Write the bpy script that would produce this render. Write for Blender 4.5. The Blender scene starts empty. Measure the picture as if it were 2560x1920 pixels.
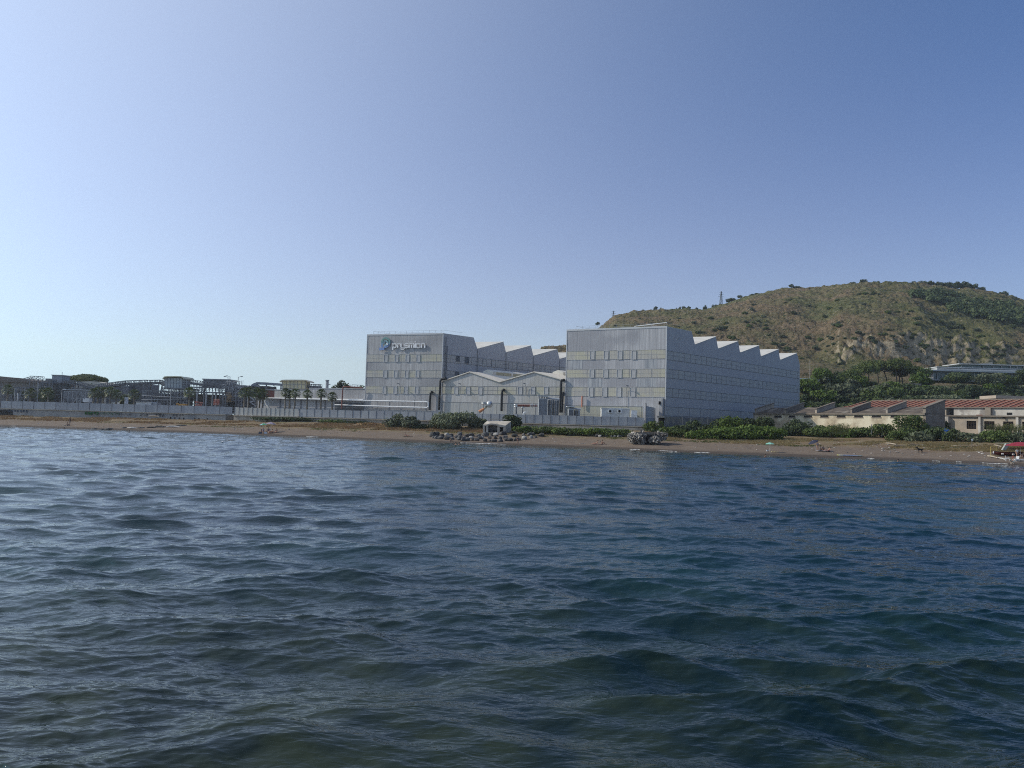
import bpy, math, random
import numpy as np
from mathutils import Vector, Matrix
rnd = random.Random(7)
SC = bpy.context.scene
COL = SC.collection

# ---------------------------------------------------------------- camera
FPX, CAMH, ROLL = 1850.0, 4.5, math.atan(.028)
PITCH = math.atan(97*math.cos(ROLL)/FPX)
F_ = Vector((0, math.cos(PITCH), math.sin(PITCH)))
U0 = Vector((0, -math.sin(PITCH), math.cos(PITCH))); R0 = Vector((1, 0, 0))
R_ = R0*math.cos(ROLL) + U0*math.sin(ROLL)
U_ = -R0*math.sin(ROLL) + U0*math.cos(ROLL)
CAM = Vector((0, 0, CAMH))
cd = bpy.data.cameras.new('camera'); cam = bpy.data.objects.new('camera', cd); COL.objects.link(cam)
cd.sensor_width = 36; cd.lens = FPX/2560*36; cd.clip_end = 8000; cd.clip_start = .1
m = Matrix((R_, U_, -F_)).transposed().to_4x4(); m.translation = CAM; cam.matrix_world = m
SC.camera = cam

# ---------------------------------------------------------------- world, sun, exposure
SUNDIR = Vector((-1, .10, .70)).normalized()
ELEV = math.asin(SUNDIR.z); AZ = math.atan2(SUNDIR.x, SUNDIR.y)
w = bpy.data.worlds.new('World'); SC.world = w; w.use_nodes = True
nt = w.node_tree; nt.nodes.clear()
sky = nt.nodes.new('ShaderNodeTexSky'); sky.sky_type = 'NISHITA'; sky.sun_disc = False
sky.sun_elevation = ELEV; sky.sun_rotation = AZ
sky.altitude = 0; sky.air_density = 1.0; sky.dust_density = 1.0; sky.ozone_density = 2.0
bg = nt.nodes.new('ShaderNodeBackground'); bg.inputs[1].default_value = .1
wo = nt.nodes.new('ShaderNodeOutputWorld')
def _n(t, **k):
    q = nt.nodes.new(t)
    for a, b in k.items(): setattr(q, a, b)
    return q
tcs = _n('ShaderNodeTexCoord'); vm = _n('ShaderNodeVectorMath', operation='MAXIMUM'); vm.inputs[1].default_value = (-9, -9, .075)
nt.links.new(tcs.outputs['Generated'], vm.inputs[0]); nt.links.new(vm.outputs[0], sky.inputs[0])
# sea-air aureole round the sun and pale band along the horizon, added to the sky texture
tc = _n('ShaderNodeTexCoord'); dt = _n('ShaderNodeVectorMath', operation='DOT_PRODUCT'); dt.inputs[1].default_value = SUNDIR
nt.links.new(tc.outputs['Generated'], dt.inputs[0])
def _m(op, a, b):
    q = _n('ShaderNodeMath', operation=op)
    for i, v in enumerate((a, b)):
        if isinstance(v, (int, float)): q.inputs[i].default_value = v
        else: nt.links.new(v, q.inputs[i])
    return q.outputs[0]
glow = _m('POWER', _m('MULTIPLY_ADD', dt.outputs['Value'], .5), 4.0); glow.node.inputs[0].links[0].from_node.inputs[2].default_value = .5
sz = _n('ShaderNodeSeparateXYZ'); nt.links.new(tc.outputs['Generated'], sz.inputs[0])
hzn = _m('POWER', _m('SUBTRACT', 1.0, _m('MAXIMUM', sz.outputs[2], 0.07)), 4.0)
def _sc(val, col):
    q = _n('ShaderNodeVectorMath', operation='SCALE'); q.inputs[0].default_value = col; nt.links.new(val, q.inputs['Scale']); return q.outputs[0]
tm = _n('ShaderNodeVectorMath', operation='MULTIPLY'); nt.links.new(sky.outputs[0], tm.inputs[0]); tm.inputs[1].default_value = (.03, .575, 1.10)
a1 = _n('ShaderNodeVectorMath', operation='ADD'); nt.links.new(tm.outputs[0], a1.inputs[0]); nt.links.new(_sc(glow, (8.0, 7.4, 5.8)), a1.inputs[1])
a2 = _n('ShaderNodeVectorMath', operation='ADD'); nt.links.new(a1.outputs[0], a2.inputs[0]); nt.links.new(_sc(hzn, (5.1, 3.2, .85)), a2.inputs[1])
nt.links.new(a2.outputs[0], bg.inputs[0]); nt.links.new(bg.outputs[0], wo.inputs[0])
sl = bpy.data.lights.new('sun', 'SUN'); sl.energy = 3.3; sl.angle = math.radians(.5); sl.color = (1, .90, .76)
so = bpy.data.objects.new('sun', sl); COL.objects.link(so)
so.rotation_euler = SUNDIR.to_track_quat('Z', 'Y').to_euler()
SC.view_settings.view_transform = 'Standard'; SC.view_settings.look = 'None'
SC.view_settings.exposure = .07; SC.view_settings.gamma = 1
SC.cycles.use_denoising = False; SC.cycles.sample_clamp_direct = 4; SC.cycles.sample_clamp_indirect = 3; SC.cycles.use_adaptive_sampling = False; SC.cycles.filter_width = 1.05

# ---------------------------------------------------------------- projection helpers (photo pixel <-> place)
def rdir(px, py):
    return F_ + R_*((px-1280)/FPX) + U_*((960-py)/FPX)
def W(px, py, Y):
    d = rdir(px, py); return CAM + d*(Y/d.y)
def GZ(px, py, z=0.):
    d = rdir(px, py); return CAM + d*((z-CAMH)/d.z)
def PXZ(px, Y, z):      # point seen in column px at depth Y and height z
    u = (px-1280)/FPX; a = F_ + R_*u
    # s*(a+v*U): y=Y, z=z-h
    A = np.array([[a.y, U_.y], [a.z, U_.z]]); s, sv = np.linalg.solve(A, [Y, z-CAMH])
    return CAM + a*s + U_*sv
def HOR(px): return 1057+.028*(px-1280)
def pxof(X, Y): return 1280+FPX*X/Y

# ---------------------------------------------------------------- materials
MATS = {}
def nodes_mat(name):
    mt = bpy.data.materials.new(name); mt.use_nodes = True
    return mt, mt.node_tree, mt.node_tree.nodes['Principled BSDF']
def mat(name, c, rough=.8, c2=None, scale=1., detail=5, stretch=(1, 1, 1), bump=0., bscale=None, metal=0., spec=.3,
        c3=None, scale3=.2, w2=(.38, .62), w3=(.5, .6), rand=0., translu=0., bstretch=None, emit=0):
    if name in MATS: return MATS[name]
    mt, t, b = nodes_mat(name); N = t.nodes; L = t.links
    b.inputs['Roughness'].default_value = rough; b.inputs['Metallic'].default_value = metal
    b.inputs['Specular IOR Level'].default_value = spec
    geo = N.new('ShaderNodeNewGeometry'); out = None
    def noise(sc, st, det=detail):
        mp = N.new('ShaderNodeMapping'); mp.inputs['Scale'].default_value = [sc*q for q in st]
        L.new(geo.outputs['Position'], mp.inputs[0])
        n = N.new('ShaderNodeTexNoise'); n.inputs['Scale'].default_value = 1; n.inputs['Detail'].default_value = det
        L.new(mp.outputs[0], n.inputs[0]); return n.outputs[0]
    def mix(fac, a, bb):
        mx = N.new('ShaderNodeMix'); mx.data_type = 'RGBA'
        L.new(fac, mx.inputs[0])
        for sock, v in ((mx.inputs[6], a), (mx.inputs[7], bb)):
            if isinstance(v, tuple): sock.default_value = (*v, 1)
            else: L.new(v, sock)
        return mx.outputs[2]
    def ramp(sock, lo, hi):
        r = N.new('ShaderNodeMapRange'); r.inputs[1].default_value = lo; r.inputs[2].default_value = hi
        L.new(sock, r.inputs[0]); return r.outputs[0]
    cur = tuple(c)
    if c2 is not None: cur = mix(ramp(noise(scale, stretch), *w2), cur, tuple(c2))
    if c3 is not None: cur = mix(ramp(noise(scale3, (1, 1, 1)), *w3), cur, tuple(c3))
    if rand:
        oi = N.new('ShaderNodeObjectInfo'); hs = N.new('ShaderNodeHueSaturation')
        r = N.new('ShaderNodeMapRange'); r.inputs[3].default_value = 1-rand; r.inputs[4].default_value = 1+rand
        L.new(oi.outputs['Random'], r.inputs[0]); L.new(r.outputs[0], hs.inputs['Value'])
        if isinstance(cur, tuple): hs.inputs['Color'].default_value = (*cur, 1)
        else: L.new(cur, hs.inputs['Color'])
        cur = hs.outputs[0]
    if isinstance(cur, tuple): b.inputs['Base Color'].default_value = (*cur, 1)
    else: L.new(cur, b.inputs['Base Color'])
    if bump:
        bn = N.new('ShaderNodeBump'); bn.inputs['Strength'].default_value = 1; bn.inputs['Distance'].default_value = bump
        L.new(noise(bscale or scale*4, bstretch or stretch, 6), bn.inputs['Height']); L.new(bn.outputs[0], b.inputs['Normal'])
    if translu:
        tr = N.new('ShaderNodeBsdfTranslucent'); ms = N.new('ShaderNodeMixShader'); ms.inputs[0].default_value = translu
        if isinstance(cur, tuple): tr.inputs[0].default_value = (*cur, 1)
        else: L.new(cur, tr.inputs[0])
        L.new(b.outputs[0], ms.inputs[1]); L.new(tr.outputs[0], ms.inputs[2])
        L.new(ms.outputs[0], N['Material Output'].inputs[0])
    MATS[name] = mt
    return mt
ST = (1, 1, .03)
M_clad = mat('grey cladding', (.31, .305, .305), .55, (.42, .415, .41), 1.9, stretch=ST, w2=(.38, .62), bump=.05, bscale=3.2, bstretch=ST, c3=(.27, .268, .275), scale3=.12, w3=(.45, .65))
M_cladR = mat('blue grey cladding', (.325, .325, .335), .55, (.43, .43, .44), 2.1, stretch=ST, w2=(.36, .64), bump=.05, bscale=3.2, bstretch=ST, c3=(.285, .287, .305), scale3=.1)
M_cladS = mat('plain side cladding', (.37, .365, .375), .6, (.40, .395, .40), .7, stretch=ST)
M_cream = mat('translucent corrugated panel', (.42, .40, .345), .4, (.34, .33, .31), 2.4, stretch=(1, 1, .06), w2=(.34, .66), bump=.05, bscale=3.2, bstretch=ST, c3=(.42, .40, .31), scale3=.2, w3=(.48, .6))
M_creamS = mat('side translucent panel', (.41, .395, .365), .5, (.375, .365, .355), .5)
M_clad2 = mat('pale corrugated cladding', (.35, .345, .335), .55, (.44, .435, .42), 2.0, stretch=ST, bump=.05, bscale=2.6, bstretch=ST, c3=(.36, .35, .32), scale3=.12)
M_frame = mat('pale frame', (.47, .48, .49), .5)
M_dframe = mat('dark frame', (.17, .175, .185), .6)
M_pane = mat('window pane', (.35, .35, .355), .4, (.39, .39, .385), .7, spec=.35)
M_dpane = mat('dark louvre', (.05, .06, .08), .5, (.09, .10, .12), 3, stretch=(1, 1, 3))
M_roof = mat('pale metal roof', (.60, .58, .52), .6, (.52, .50, .45), .3, bump=.02)
M_roofW = mat('cream roof sheet', (.66, .61, .52), .6, (.58, .54, .46), .4)
M_white = mat('white paint', (.72, .73, .73), .45, (.62, .63, .62), 1.5)
M_blackpipe = mat('black pipe', (.02, .022, .025), .6)
M_conc = mat('weathered concrete', (.42, .38, .31), .9, (.30, .27, .22), .8, bump=.03, c3=(.22, .21, .19), scale3=.35, w3=(.52, .68))
M_concG = mat('grey concrete wall', (.31, .31, .30), .9, (.24, .245, .245), .6, bump=.03, c3=(.38, .36, .33), scale3=.2, w3=(.5, .65))
M_ledge = mat('pale ledge', (.50, .44, .35), .9, (.40, .35, .28), .5, bump=.02)
M_sheet = mat('grey sheet fence', (.27, .285, .31), .5, (.32, .335, .355), .35, w2=(.45, .55), stretch=(1, 1, .2))
M_sheetSun = mat('sunlit sheet fence', (.47, .46, .42), .6, (.42, .415, .385), .4, stretch=(1, 1, .2))  # paler, warmer copy of the sheet: sunlight put into its colour
M_mesh = mat('mesh fence', (.27, .285, .31), .6, (.33, .345, .36), .4, stretch=(1, 1, .5), c3=(.42, .43, .44), scale3=.25, w3=(.62, .68))
M_steel = mat('dark steelwork', (.12, .125, .14), .6, (.19, .195, .205), 1.2)
M_steelL = mat('galvanised steel', (.33, .34, .35), .5, (.25, .26, .27), 2)
M_steelB = mat('slate steel sheet', (.11, .115, .125), .6, (.17, .175, .185), .4, stretch=ST)
M_rustred = mat('red oxide steel', (.16, .055, .045), .6, (.22, .085, .065), 1)
M_brownroof = mat('brown roof', (.10, .085, .075), .8, (.135, .115, .10), .3, stretch=(1, 1, .4))
M_pylon = mat('far steel', (.25, .27, .30), .6)
M_yellow = mat('yellowed polycarbonate', (.62, .55, .33), .4, (.50, .47, .33), .7, stretch=(1, 1, .3))
M_dome = mat('tan membrane', (.50, .46, .38), .7)
M_dark = mat('dark opening', (.012, .012, .014), .9)
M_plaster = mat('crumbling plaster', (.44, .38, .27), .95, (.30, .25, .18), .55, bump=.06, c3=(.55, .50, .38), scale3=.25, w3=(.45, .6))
M_plasterB = mat('bare plaster', (.40, .34, .27), .95, (.33, .28, .22), .5, bump=.04, c3=(.27, .24, .21), scale3=.3, w3=(.55, .7))
M_plasterP = mat('pale plaster', (.50, .47, .42), .95, (.38, .35, .31), .5, bump=.05, c3=(.24, .22, .2), scale3=.4, w3=(.55, .66))
M_sideplaster = mat('darkened plaster', (.24, .205, .165), .95, (.18, .155, .125), .5, bump=.03)  # darker plaster copy, shade of the sunless flanks put into its colour
M_slab = mat('bitumen roof', (.075, .062, .05), .9, (.125, .10, .078), .6, c3=(.25, .22, .18), scale3=.3, w3=(.55, .7))
M_coping = mat('coping', (.20, .17, .135), .9, (.14, .12, .10), .8)
M_rust = mat('rust roof sheet', (.15, .05, .032), .85, (.20, .075, .045), .3)
M_rustrib = mat('pale roof rib', (.33, .19, .135), .85, (.24, .13, .09), .6)
M_trunk = mat('bark', (.12, .095, .07), .95, (.08, .065, .05), 3, bump=.02)
M_palmtrunk = mat('palm bark', (.22, .19, .15), .95, (.15, .13, .10), 4, bump=.02)
M_leaf = mat('leaf green', (.058, .088, .024), .6, (.11, .145, .042), 1.1, rand=.18, translu=.25, spec=.2)
M_leafD = mat('leaf dark green', (.038, .058, .024), .6, (.075, .10, .038), 1.0, rand=.2, translu=.2, spec=.2)
M_leafB = mat('leaf bright green', (.075, .125, .022), .6, (.12, .17, .035), 1.2, rand=.12, translu=.3, spec=.2)
M_leafG = mat('leaf grey green', (.07, .088, .048), .6, (.16, .18, .105), 1.2, rand=.2, translu=.2, spec=.2)
M_leafY = mat('leaf yellow green', (.17, .175, .06), .6, (.12, .14, .05), 1.0, rand=.15, translu=.3, spec=.2)
M_pine = mat('pine needles', (.055, .082, .024), .7, (.12, .145, .042), .9, rand=.12, translu=.15, spec=.15)
M_palm = mat('palm frond', (.045, .07, .022), .5, (.09, .115, .035), 1.5, rand=.2, translu=.25, spec=.3)
M_dry = mat('dry grass', (.27, .16, .085), .9, (.36, .25, .12), .5, translu=.2)
M_straw = mat('straw grass', (.42, .32, .15), .9, (.33, .25, .12), .5, translu=.2)
M_rockD = mat('dark basalt', (.04, .04, .042), .9, (.095, .092, .09), .9, bump=.08, bscale=2.5, rand=.35)
M_rockP = mat('conglomerate', (.40, .37, .32), .95, (.10, .095, .09), 1.6, w2=(.44, .56), bump=.15, bscale=2.2)
M_skin = mat('skin', (.42, .24, .16), .6)
M_skinD = mat('tanned skin', (.26, .14, .09), .6)
M_hair = mat('dark hair', (.02, .015, .012), .7)

# ---------------------------------------------------------------- mesh builder
class MB:
    def __init__(s): s.v = []; s.f = []
    def add(s, vs, fs):
        o = len(s.v); s.v += [tuple(v) for v in vs]; s.f += [tuple(o+i for i in f) for f in fs]; return s
    def hexa(s, p):   # 8 points: bottom 4 ccw, top 4
        return s.add(p, [(3, 2, 1, 0), (4, 5, 6, 7), (0, 1, 5, 4), (1, 2, 6, 5), (2, 3, 7, 6), (3, 0, 4, 7)])
    def box(s, x0, x1, y0, y1, z0, z1):
        return s.hexa([(x0, y0, z0), (x1, y0, z0), (x1, y1, z0), (x0, y1, z0), (x0, y0, z1), (x1, y0, z1), (x1, y1, z1), (x0, y1, z1)])
    def bar(s, a, b, w=.1, h=None):
        a = Vector(a); b = Vector(b); d = (b-a)
        if d.length < 1e-6: return s
        d.normalize(); h = h or w
        up = Vector((0, 0, 1)) if abs(d.z) < .95 else Vector((1, 0, 0))
        u = d.cross(up).normalized(); v = u.cross(d)
        q = [(-1, -1), (1, -1), (1, 1), (-1, 1)]
        return s.hexa([a+u*(i*w/2)+v*(j*h/2) for i, j in q]+[b+u*(i*w/2)+v*(j*h/2) for i, j in q])
    def tube(s, pts, r, n=8, r1=None, caps=True):
        pts = [Vector(p) for p in pts]; k = len(pts); r1 = r if r1 is None else r1
        o = len(s.v); prev = None
        for i, p in enumerate(pts):
            d = (pts[min(i+1, k-1)]-pts[max(i-1, 0)])
            d = d.normalized() if d.length > 1e-9 else Vector((0, 0, 1))
            if prev is None:
                up = Vector((0, 0, 1)) if abs(d.z) < .9 else Vector((1, 0, 0)); u = d.cross(up).normalized()
            else: u = (prev-d*prev.dot(d)).normalized()
            prev = u; v = d.cross(u); rr = r+(r1-r)*i/(k-1)
            for j in range(n):
                a = 2*math.pi*j/n; s.v.append(tuple(p+u*(rr*math.cos(a))+v*(rr*math.sin(a))))
        for i in range(k-1):
            for j in range(n):
                s.f.append((o+i*n+j, o+i*n+(j+1) % n, o+(i+1)*n+(j+1) % n, o+(i+1)*n+j))
        if caps: s.f.append(tuple(o+j for j in range(n))[::-1]); s.f.append(tuple(o+(k-1)*n+j for j in range(n)))
        return s
    def lathe(s, c, prof, n=14, axis=None):   # prof (r,h)
        c = Vector(c); ax = Vector(axis).normalized() if axis else Vector((0, 0, 1))
        up = Vector((0, 0, 1)) if abs(ax.z) < .9 else Vector((1, 0, 0)); u = ax.cross(up).normalized(); v = ax.cross(u)
        o = len(s.v)
        for r, h in prof:
            for j in range(n):
                a = 2*math.pi*j/n; s.v.append(tuple(c+ax*h+u*(r*math.cos(a))+v*(r*math.sin(a))))
        for i in range(len(prof)-1):
            for j in range(n):
                s.f.append((o+i*n+j, o+i*n+(j+1) % n, o+(i+1)*n+(j+1) % n, o+(i+1)*n+j))
        return s
    def extrude(s, poly, vec):     # planar polygon (3D pts) swept by vec
        vec = Vector(vec); n = len(poly); a = [Vector(p) for p in poly]
        fs = [tuple(range(n))[::-1], tuple(range(n, 2*n))]+[(i, (i+1) % n, n+(i+1) % n, n+i) for i in range(n)]
        return s.add(a+[p+vec for p in a], fs)
    def cards(s, P, Nn, size, asp=1., seed=0):    # leaf-sized faces
        rs = np.random.RandomState(seed); n = len(P)
        r = rs.normal(size=(n, 3)); u = np.cross(Nn, r); u /= np.linalg.norm(u, axis=1)[:, None]+1e-9
        v = np.cross(Nn, u); v /= np.linalg.norm(v, axis=1)[:, None]+1e-9
        sz = size*(.6+.8*rs.rand(n))[:, None]
        q = np.stack([P-u*sz, P-v*sz*asp*.6, P+u*sz, P+v*sz*asp*.6], 1).reshape(-1, 3)
        o = len(s.v); s.v += [tuple(x) for x in q.tolist()]; s.f += [(o+4*i, o+4*i+1, o+4*i+2, o+4*i+3) for i in range(n)]
        return s
    def build(s, name, material, parent=None, loc=None, smooth=False, local=False):
        base = Vector((0, 0, 0))
        if parent is not None:
            q = parent
            while q.parent is not None: q = q.parent
            base = q.location.copy()
            if local: base = Vector((0, 0, 0))
        elif loc is not None: base = Vector(loc)
        me = bpy.data.meshes.new(name)
        if local and parent is None: base0 = Vector((0, 0, 0))
        else: base0 = base
        vs = s.v if base0.length == 0 else [(x-base0.x, y-base0.y, z-base0.z) for x, y, z in s.v]
        me.from_pydata(vs, [], s.f)
        me.materials.append(material)
        if smooth: me.polygons.foreach_set('use_smooth', [True]*len(me.polygons))
        me.update()
        ob = bpy.data.objects.new(name, me); COL.objects.link(ob)
        if parent is not None: ob.parent = parent
        elif loc is not None: ob.location = base
        return ob

def tag(o, label=None, cat=None, group=None, kind=None):
    if label: o['label'] = label
    if cat: o['category'] = cat
    if group: o['group'] = group
    if kind: o['kind'] = kind
    return o
def thing(name, loc, label, cat, group=None, rz=0):
    o = bpy.data.objects.new(name, None); COL.objects.link(o); o.location = loc; o.rotation_euler.z = rz
    o.empty_display_size = .1
    return tag(o, label, cat, group)
def copy_tree(o, loc=None, rz=None, sc=None, label=None, group=None):
    def rec(a, par):
        c = a.copy(); COL.objects.link(c)
        if par is not None: c.parent = par
        for ch in KIDS.get(a.name, []): rec(ch, c)
        return c
    KIDS = {}
    for ch in list(COL.objects):
        if ch.parent is not None: KIDS.setdefault(ch.parent.name, []).append(ch)
    c = rec(o, None)
    if loc is not None: c.location = loc
    if rz is not None: c.rotation_euler.z = rz
    if sc is not None: c.scale = sc if hasattr(sc, '__len__') else (sc, sc, sc)
    if label: c['label'] = label
    if group: c['group'] = group
    return c

# ---------------------------------------------------------------- beach shape
def fill_interp(xs, ys): return lambda a: float(np.interp(a, xs, ys))
_wl = [(-500, 1050), (0, 1065), (217, 1072.5), (480, 1081), (679, 1089), (809, 1094), (880, 1097.5), (1133, 1107.6), (1310, 1113.5), (1440, 1118), (1560, 1124),
       (1759, 1133), (2000, 1142), (2176, 1147.5), (2400, 1156.5), (2560, 1163.5), (3000, 1180)]
_wp = [GZ(x, y, 0) for x, y in _wl]
_wa = [p.x/p.y for p in _wp]; _wy = [p.y for p in _wp]
_bk = [(-600, 225, 2.2), (0, 215, 2.4), (480, 207, 2.85), (880, 195, 3.2), (1270, 185, 3.4), (1611, 180, 3.6), (1700, 176, 2.9), (2000, 166, 2.7), (2300, 152, 2.85), (2560, 140, 3.1), (3000, 128, 3.2)]
_ba = [(x-1280)/FPX for x, _, _ in _bk]; _by = [q[1] for q in _bk]; _bz = [q[2] for q in _bk]
def Yw(a): return np.interp(a, _wa, _wy)
def bz(X, Y):
    a = X/Y; yw = Yw(a); yb = np.interp(a, _ba, _by); zb = np.interp(a, _ba, _bz)
    s = (Y-yw)/(yb-yw)
    prof = np.where(s < 0, s*2.2, np.where(s < .12, s*.13/.12, .13+(np.minimum(s, 1)-.12)*.87/.88))
    z = zb*prof
    right = np.clip((a-.18)/.02, 0, 1)
    z = z+np.where(s > 1, np.minimum((Y-yb)*.09, 4.35-zb)*right, 0)
    return z
def bzf(X, Y): return float(bz(np.array([X]), np.array([Y]))[0])
def onb(px, py):       # where the sight line of a photo pixel meets the beach
    d = rdir(px, py); lo = None
    for i in range(600):
        Y = 90+i*.25; p = CAM+d*(Y/d.y)
        if p.z <= bzf(p.x, p.y): return Vector((p.x, p.y, bzf(p.x, p.y)))
    p = CAM+d*(200/d.y); return p

def grid_mesh(name, X, Y, Z, material, smooth=True):
    h, wd = X.shape; me = bpy.data.meshes.new(name)
    co = np.stack([X, Y, Z], -1).reshape(-1, 3).astype(np.float32)
    i = np.arange(h*wd).reshape(h, wd)
    q = np.stack([i[:-1, :-1], i[:-1, 1:], i[1:, 1:], i[1:, :-1]], -1).reshape(-1, 4)
    me.vertices.add(len(co)); me.vertices.foreach_set('co', co.ravel())
    me.loops.add(q.size); me.loops.foreach_set('vertex_index', q.ravel().astype(np.int32))
    me.polygons.add(len(q)); me.polygons.foreach_set('loop_start', np.arange(0, q.size, 4, dtype=np.int32))
    me.polygons.foreach_set('loop_total', np.full(len(q), 4, np.int32))
    me.polygons.foreach_set('use_smooth', np.full(len(q), smooth))
    me.update(calc_edges=True); me.materials.append(material)
    ob = bpy.data.objects.new(name, me); COL.objects.link(ob); return ob

# value noise for terrain
def vnoise(X, Y, seed=0):
    rs = np.random.RandomState(seed); T = rs.rand(256, 256)
    xi = np.floor(X).astype(int); yi = np.floor(Y).astype(int); fx = X-xi; fy = Y-yi
    fx = fx*fx*(3-2*fx); fy = fy*fy*(3-2*fy)
    g = lambda a, b: T[a % 256, b % 256]
    return (g(xi, yi)*(1-fx)+g(xi+1, yi)*fx)*(1-fy)+(g(xi, yi+1)*(1-fx)+g(xi+1, yi+1)*fx)*fy
def fbm(X, Y, o=4, seed=0):
    s = 0; a = 1; t = 0
    for k in range(o): s = s+a*vnoise(X*2**k, Y*2**k, seed+k); t += a; a *= .5
    return s/t-.5

# beach
aa = np.concatenate([np.linspace(-1.3, -.75, 30), np.linspace(-.74, .74, 420), np.linspace(.75, 1.3, 30)])
rr = np.concatenate([np.linspace(-25, -2, 10), np.linspace(-1.5, 75, 190)])
A, Rr = np.meshgrid(aa, rr); Yg = Yw(A)+Rr; Xg = A*Yg
Zg = bz(Xg, Yg)+np.where(Rr > 3, 1, 0)*(fbm(Xg*.35, Yg*.35, 4, 3)*.35*np.clip((Rr-3)/8, 0, 1)+fbm(Xg*1.5, Yg*1.5, 3, 9)*.06)
Zg = np.maximum(Zg, -6)
def beach_material():
    mt, t, b = nodes_mat('beach sand'); N = t.nodes; L = t.links
    b.inputs['Roughness'].default_value = .95; b.inputs['Specular IOR Level'].default_value = .15
    geo = N.new('ShaderNodeNewGeometry')
    def noise(st, det=6):
        mp = N.new('ShaderNodeMapping'); mp.inputs['Scale'].default_value = st; L.new(geo.outputs['Position'], mp.inputs[0])
        n = N.new('ShaderNodeTexNoise'); n.inputs['Scale'].default_value = 1; n.inputs['Detail'].default_value = det; n.inputs['Roughness'].default_value = .65
        L.new(mp.outputs[0], n.inputs[0]); return n.outputs[0]
    def rng(s, a, bb, c=0, d=1):
        r = N.new('ShaderNodeMapRange'); r.inputs[1].default_value = a; r.inputs[2].default_value = bb; r.inputs[3].default_value = c; r.inputs[4].default_value = d
        L.new(s, r.inputs[0]); return r.outputs[0]
    def mix(f, a, bb):
        mx = N.new('ShaderNodeMix'); mx.data_type = 'RGBA'; L.new(f, mx.inputs[0])
        for sk, v in ((mx.inputs[6], a), (mx.inputs[7], bb)):
            if isinstance(v, tuple): sk.default_value = (*v, 1)
            else: L.new(v, sk)
        return mx.outputs[2]
    def mth(op, a, bb):
        q = N.new('ShaderNodeMath'); q.operation = op
        for k, v in enumerate((a, bb)):
            if isinstance(v, (int, float)): q.inputs[k].default_value = v
            else: L.new(v, q.inputs[k])
        return q.outputs[0]
    sep = N.new('ShaderNodeSeparateXYZ'); L.new(geo.outputs['Position'], sep.inputs[0])
    sand = mix(rng(noise((.9, .9, .9)), .35, .65), (.138, .106, .080), (.190, .148, .110))
    sand = mix(rng(noise((5, 5, 5)), .56, .66), sand, (.13, .11, .095))
    veg = mix(rng(noise((.25, .5, .5)), .4, .6), (.145, .098, .062), (.20, .155, .09))
    veg = mix(rng(noise((.12, .25, 1)), .55, .68), veg, (.16, .15, .07))
    hz = mth('ADD', sep.outputs[2], mth('MULTIPLY', mth('SUBTRACT', noise((.12, .3, .3)), .5), 2.2))
    c = mix(rng(hz, 1.35, 1.75), sand, veg)
    wz = mth('ADD', sep.outputs[2], mth('MULTIPLY', mth('SUBTRACT', noise((.15, .3, .3)), .5), .22))
    c = mix(rng(wz, .2, .42), (.075, .06, .048), c)
    L.new(c, b.inputs['Base Color'])
    bn = N.new('ShaderNodeBump'); bn.inputs['Distance'].default_value = .12; L.new(noise((3, 3, 3)), bn.inputs['Height']); L.new(bn.outputs[0], b.inputs['Normal'])
    return mt
M_sand = beach_material()
beach = grid_mesh('beach', Xg, Yg, Zg, M_sand); tag(beach, kind='structure')

# yard platform behind the sea wall, and the flat land behind
wallpts = [PXZ(x, y, 4.6) for x, y in ((-900, 235), (0, 215), (250, 211.5), (585, 206.5), (745, 202), (920, 196.5), (1270, 186), (1440, 182.5), (1612, 180))]
cornerP = Vector((38.9, 185.6, 4.6))
mb = MB(); poly = [(p.x, p.y+.2, 4.6) for p in wallpts]+[(39.2, 186, 4.6), (36, 196, 4.6), (60, 226, 4.6), (130, 300, 4.6), (130, 420, 4.6), (-700, 420, 4.6)]
mb.add(poly, [tuple(range(len(poly)))])
M_yard = mat('yard paving', (.22, .21, .20), .9, (.16, .155, .15), .3)
tag(mb.build('yard', M_yard), kind='structure')
mb = MB(); mb.add([(-1200, 238, 4.3), (-260, 238, 4.3), (30, 200, 4.3), (60, 222, 4.3), (160, 205, 4.3), (1200, 205, 4.3), (1200, 1500, 4.3), (-1200, 1500, 4.3)], [tuple(range(8))])
tag(mb.build('ground', mat('dry land', (.16, .14, .09), .95, (.10, .11, .06), .02)), kind='structure')

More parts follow.
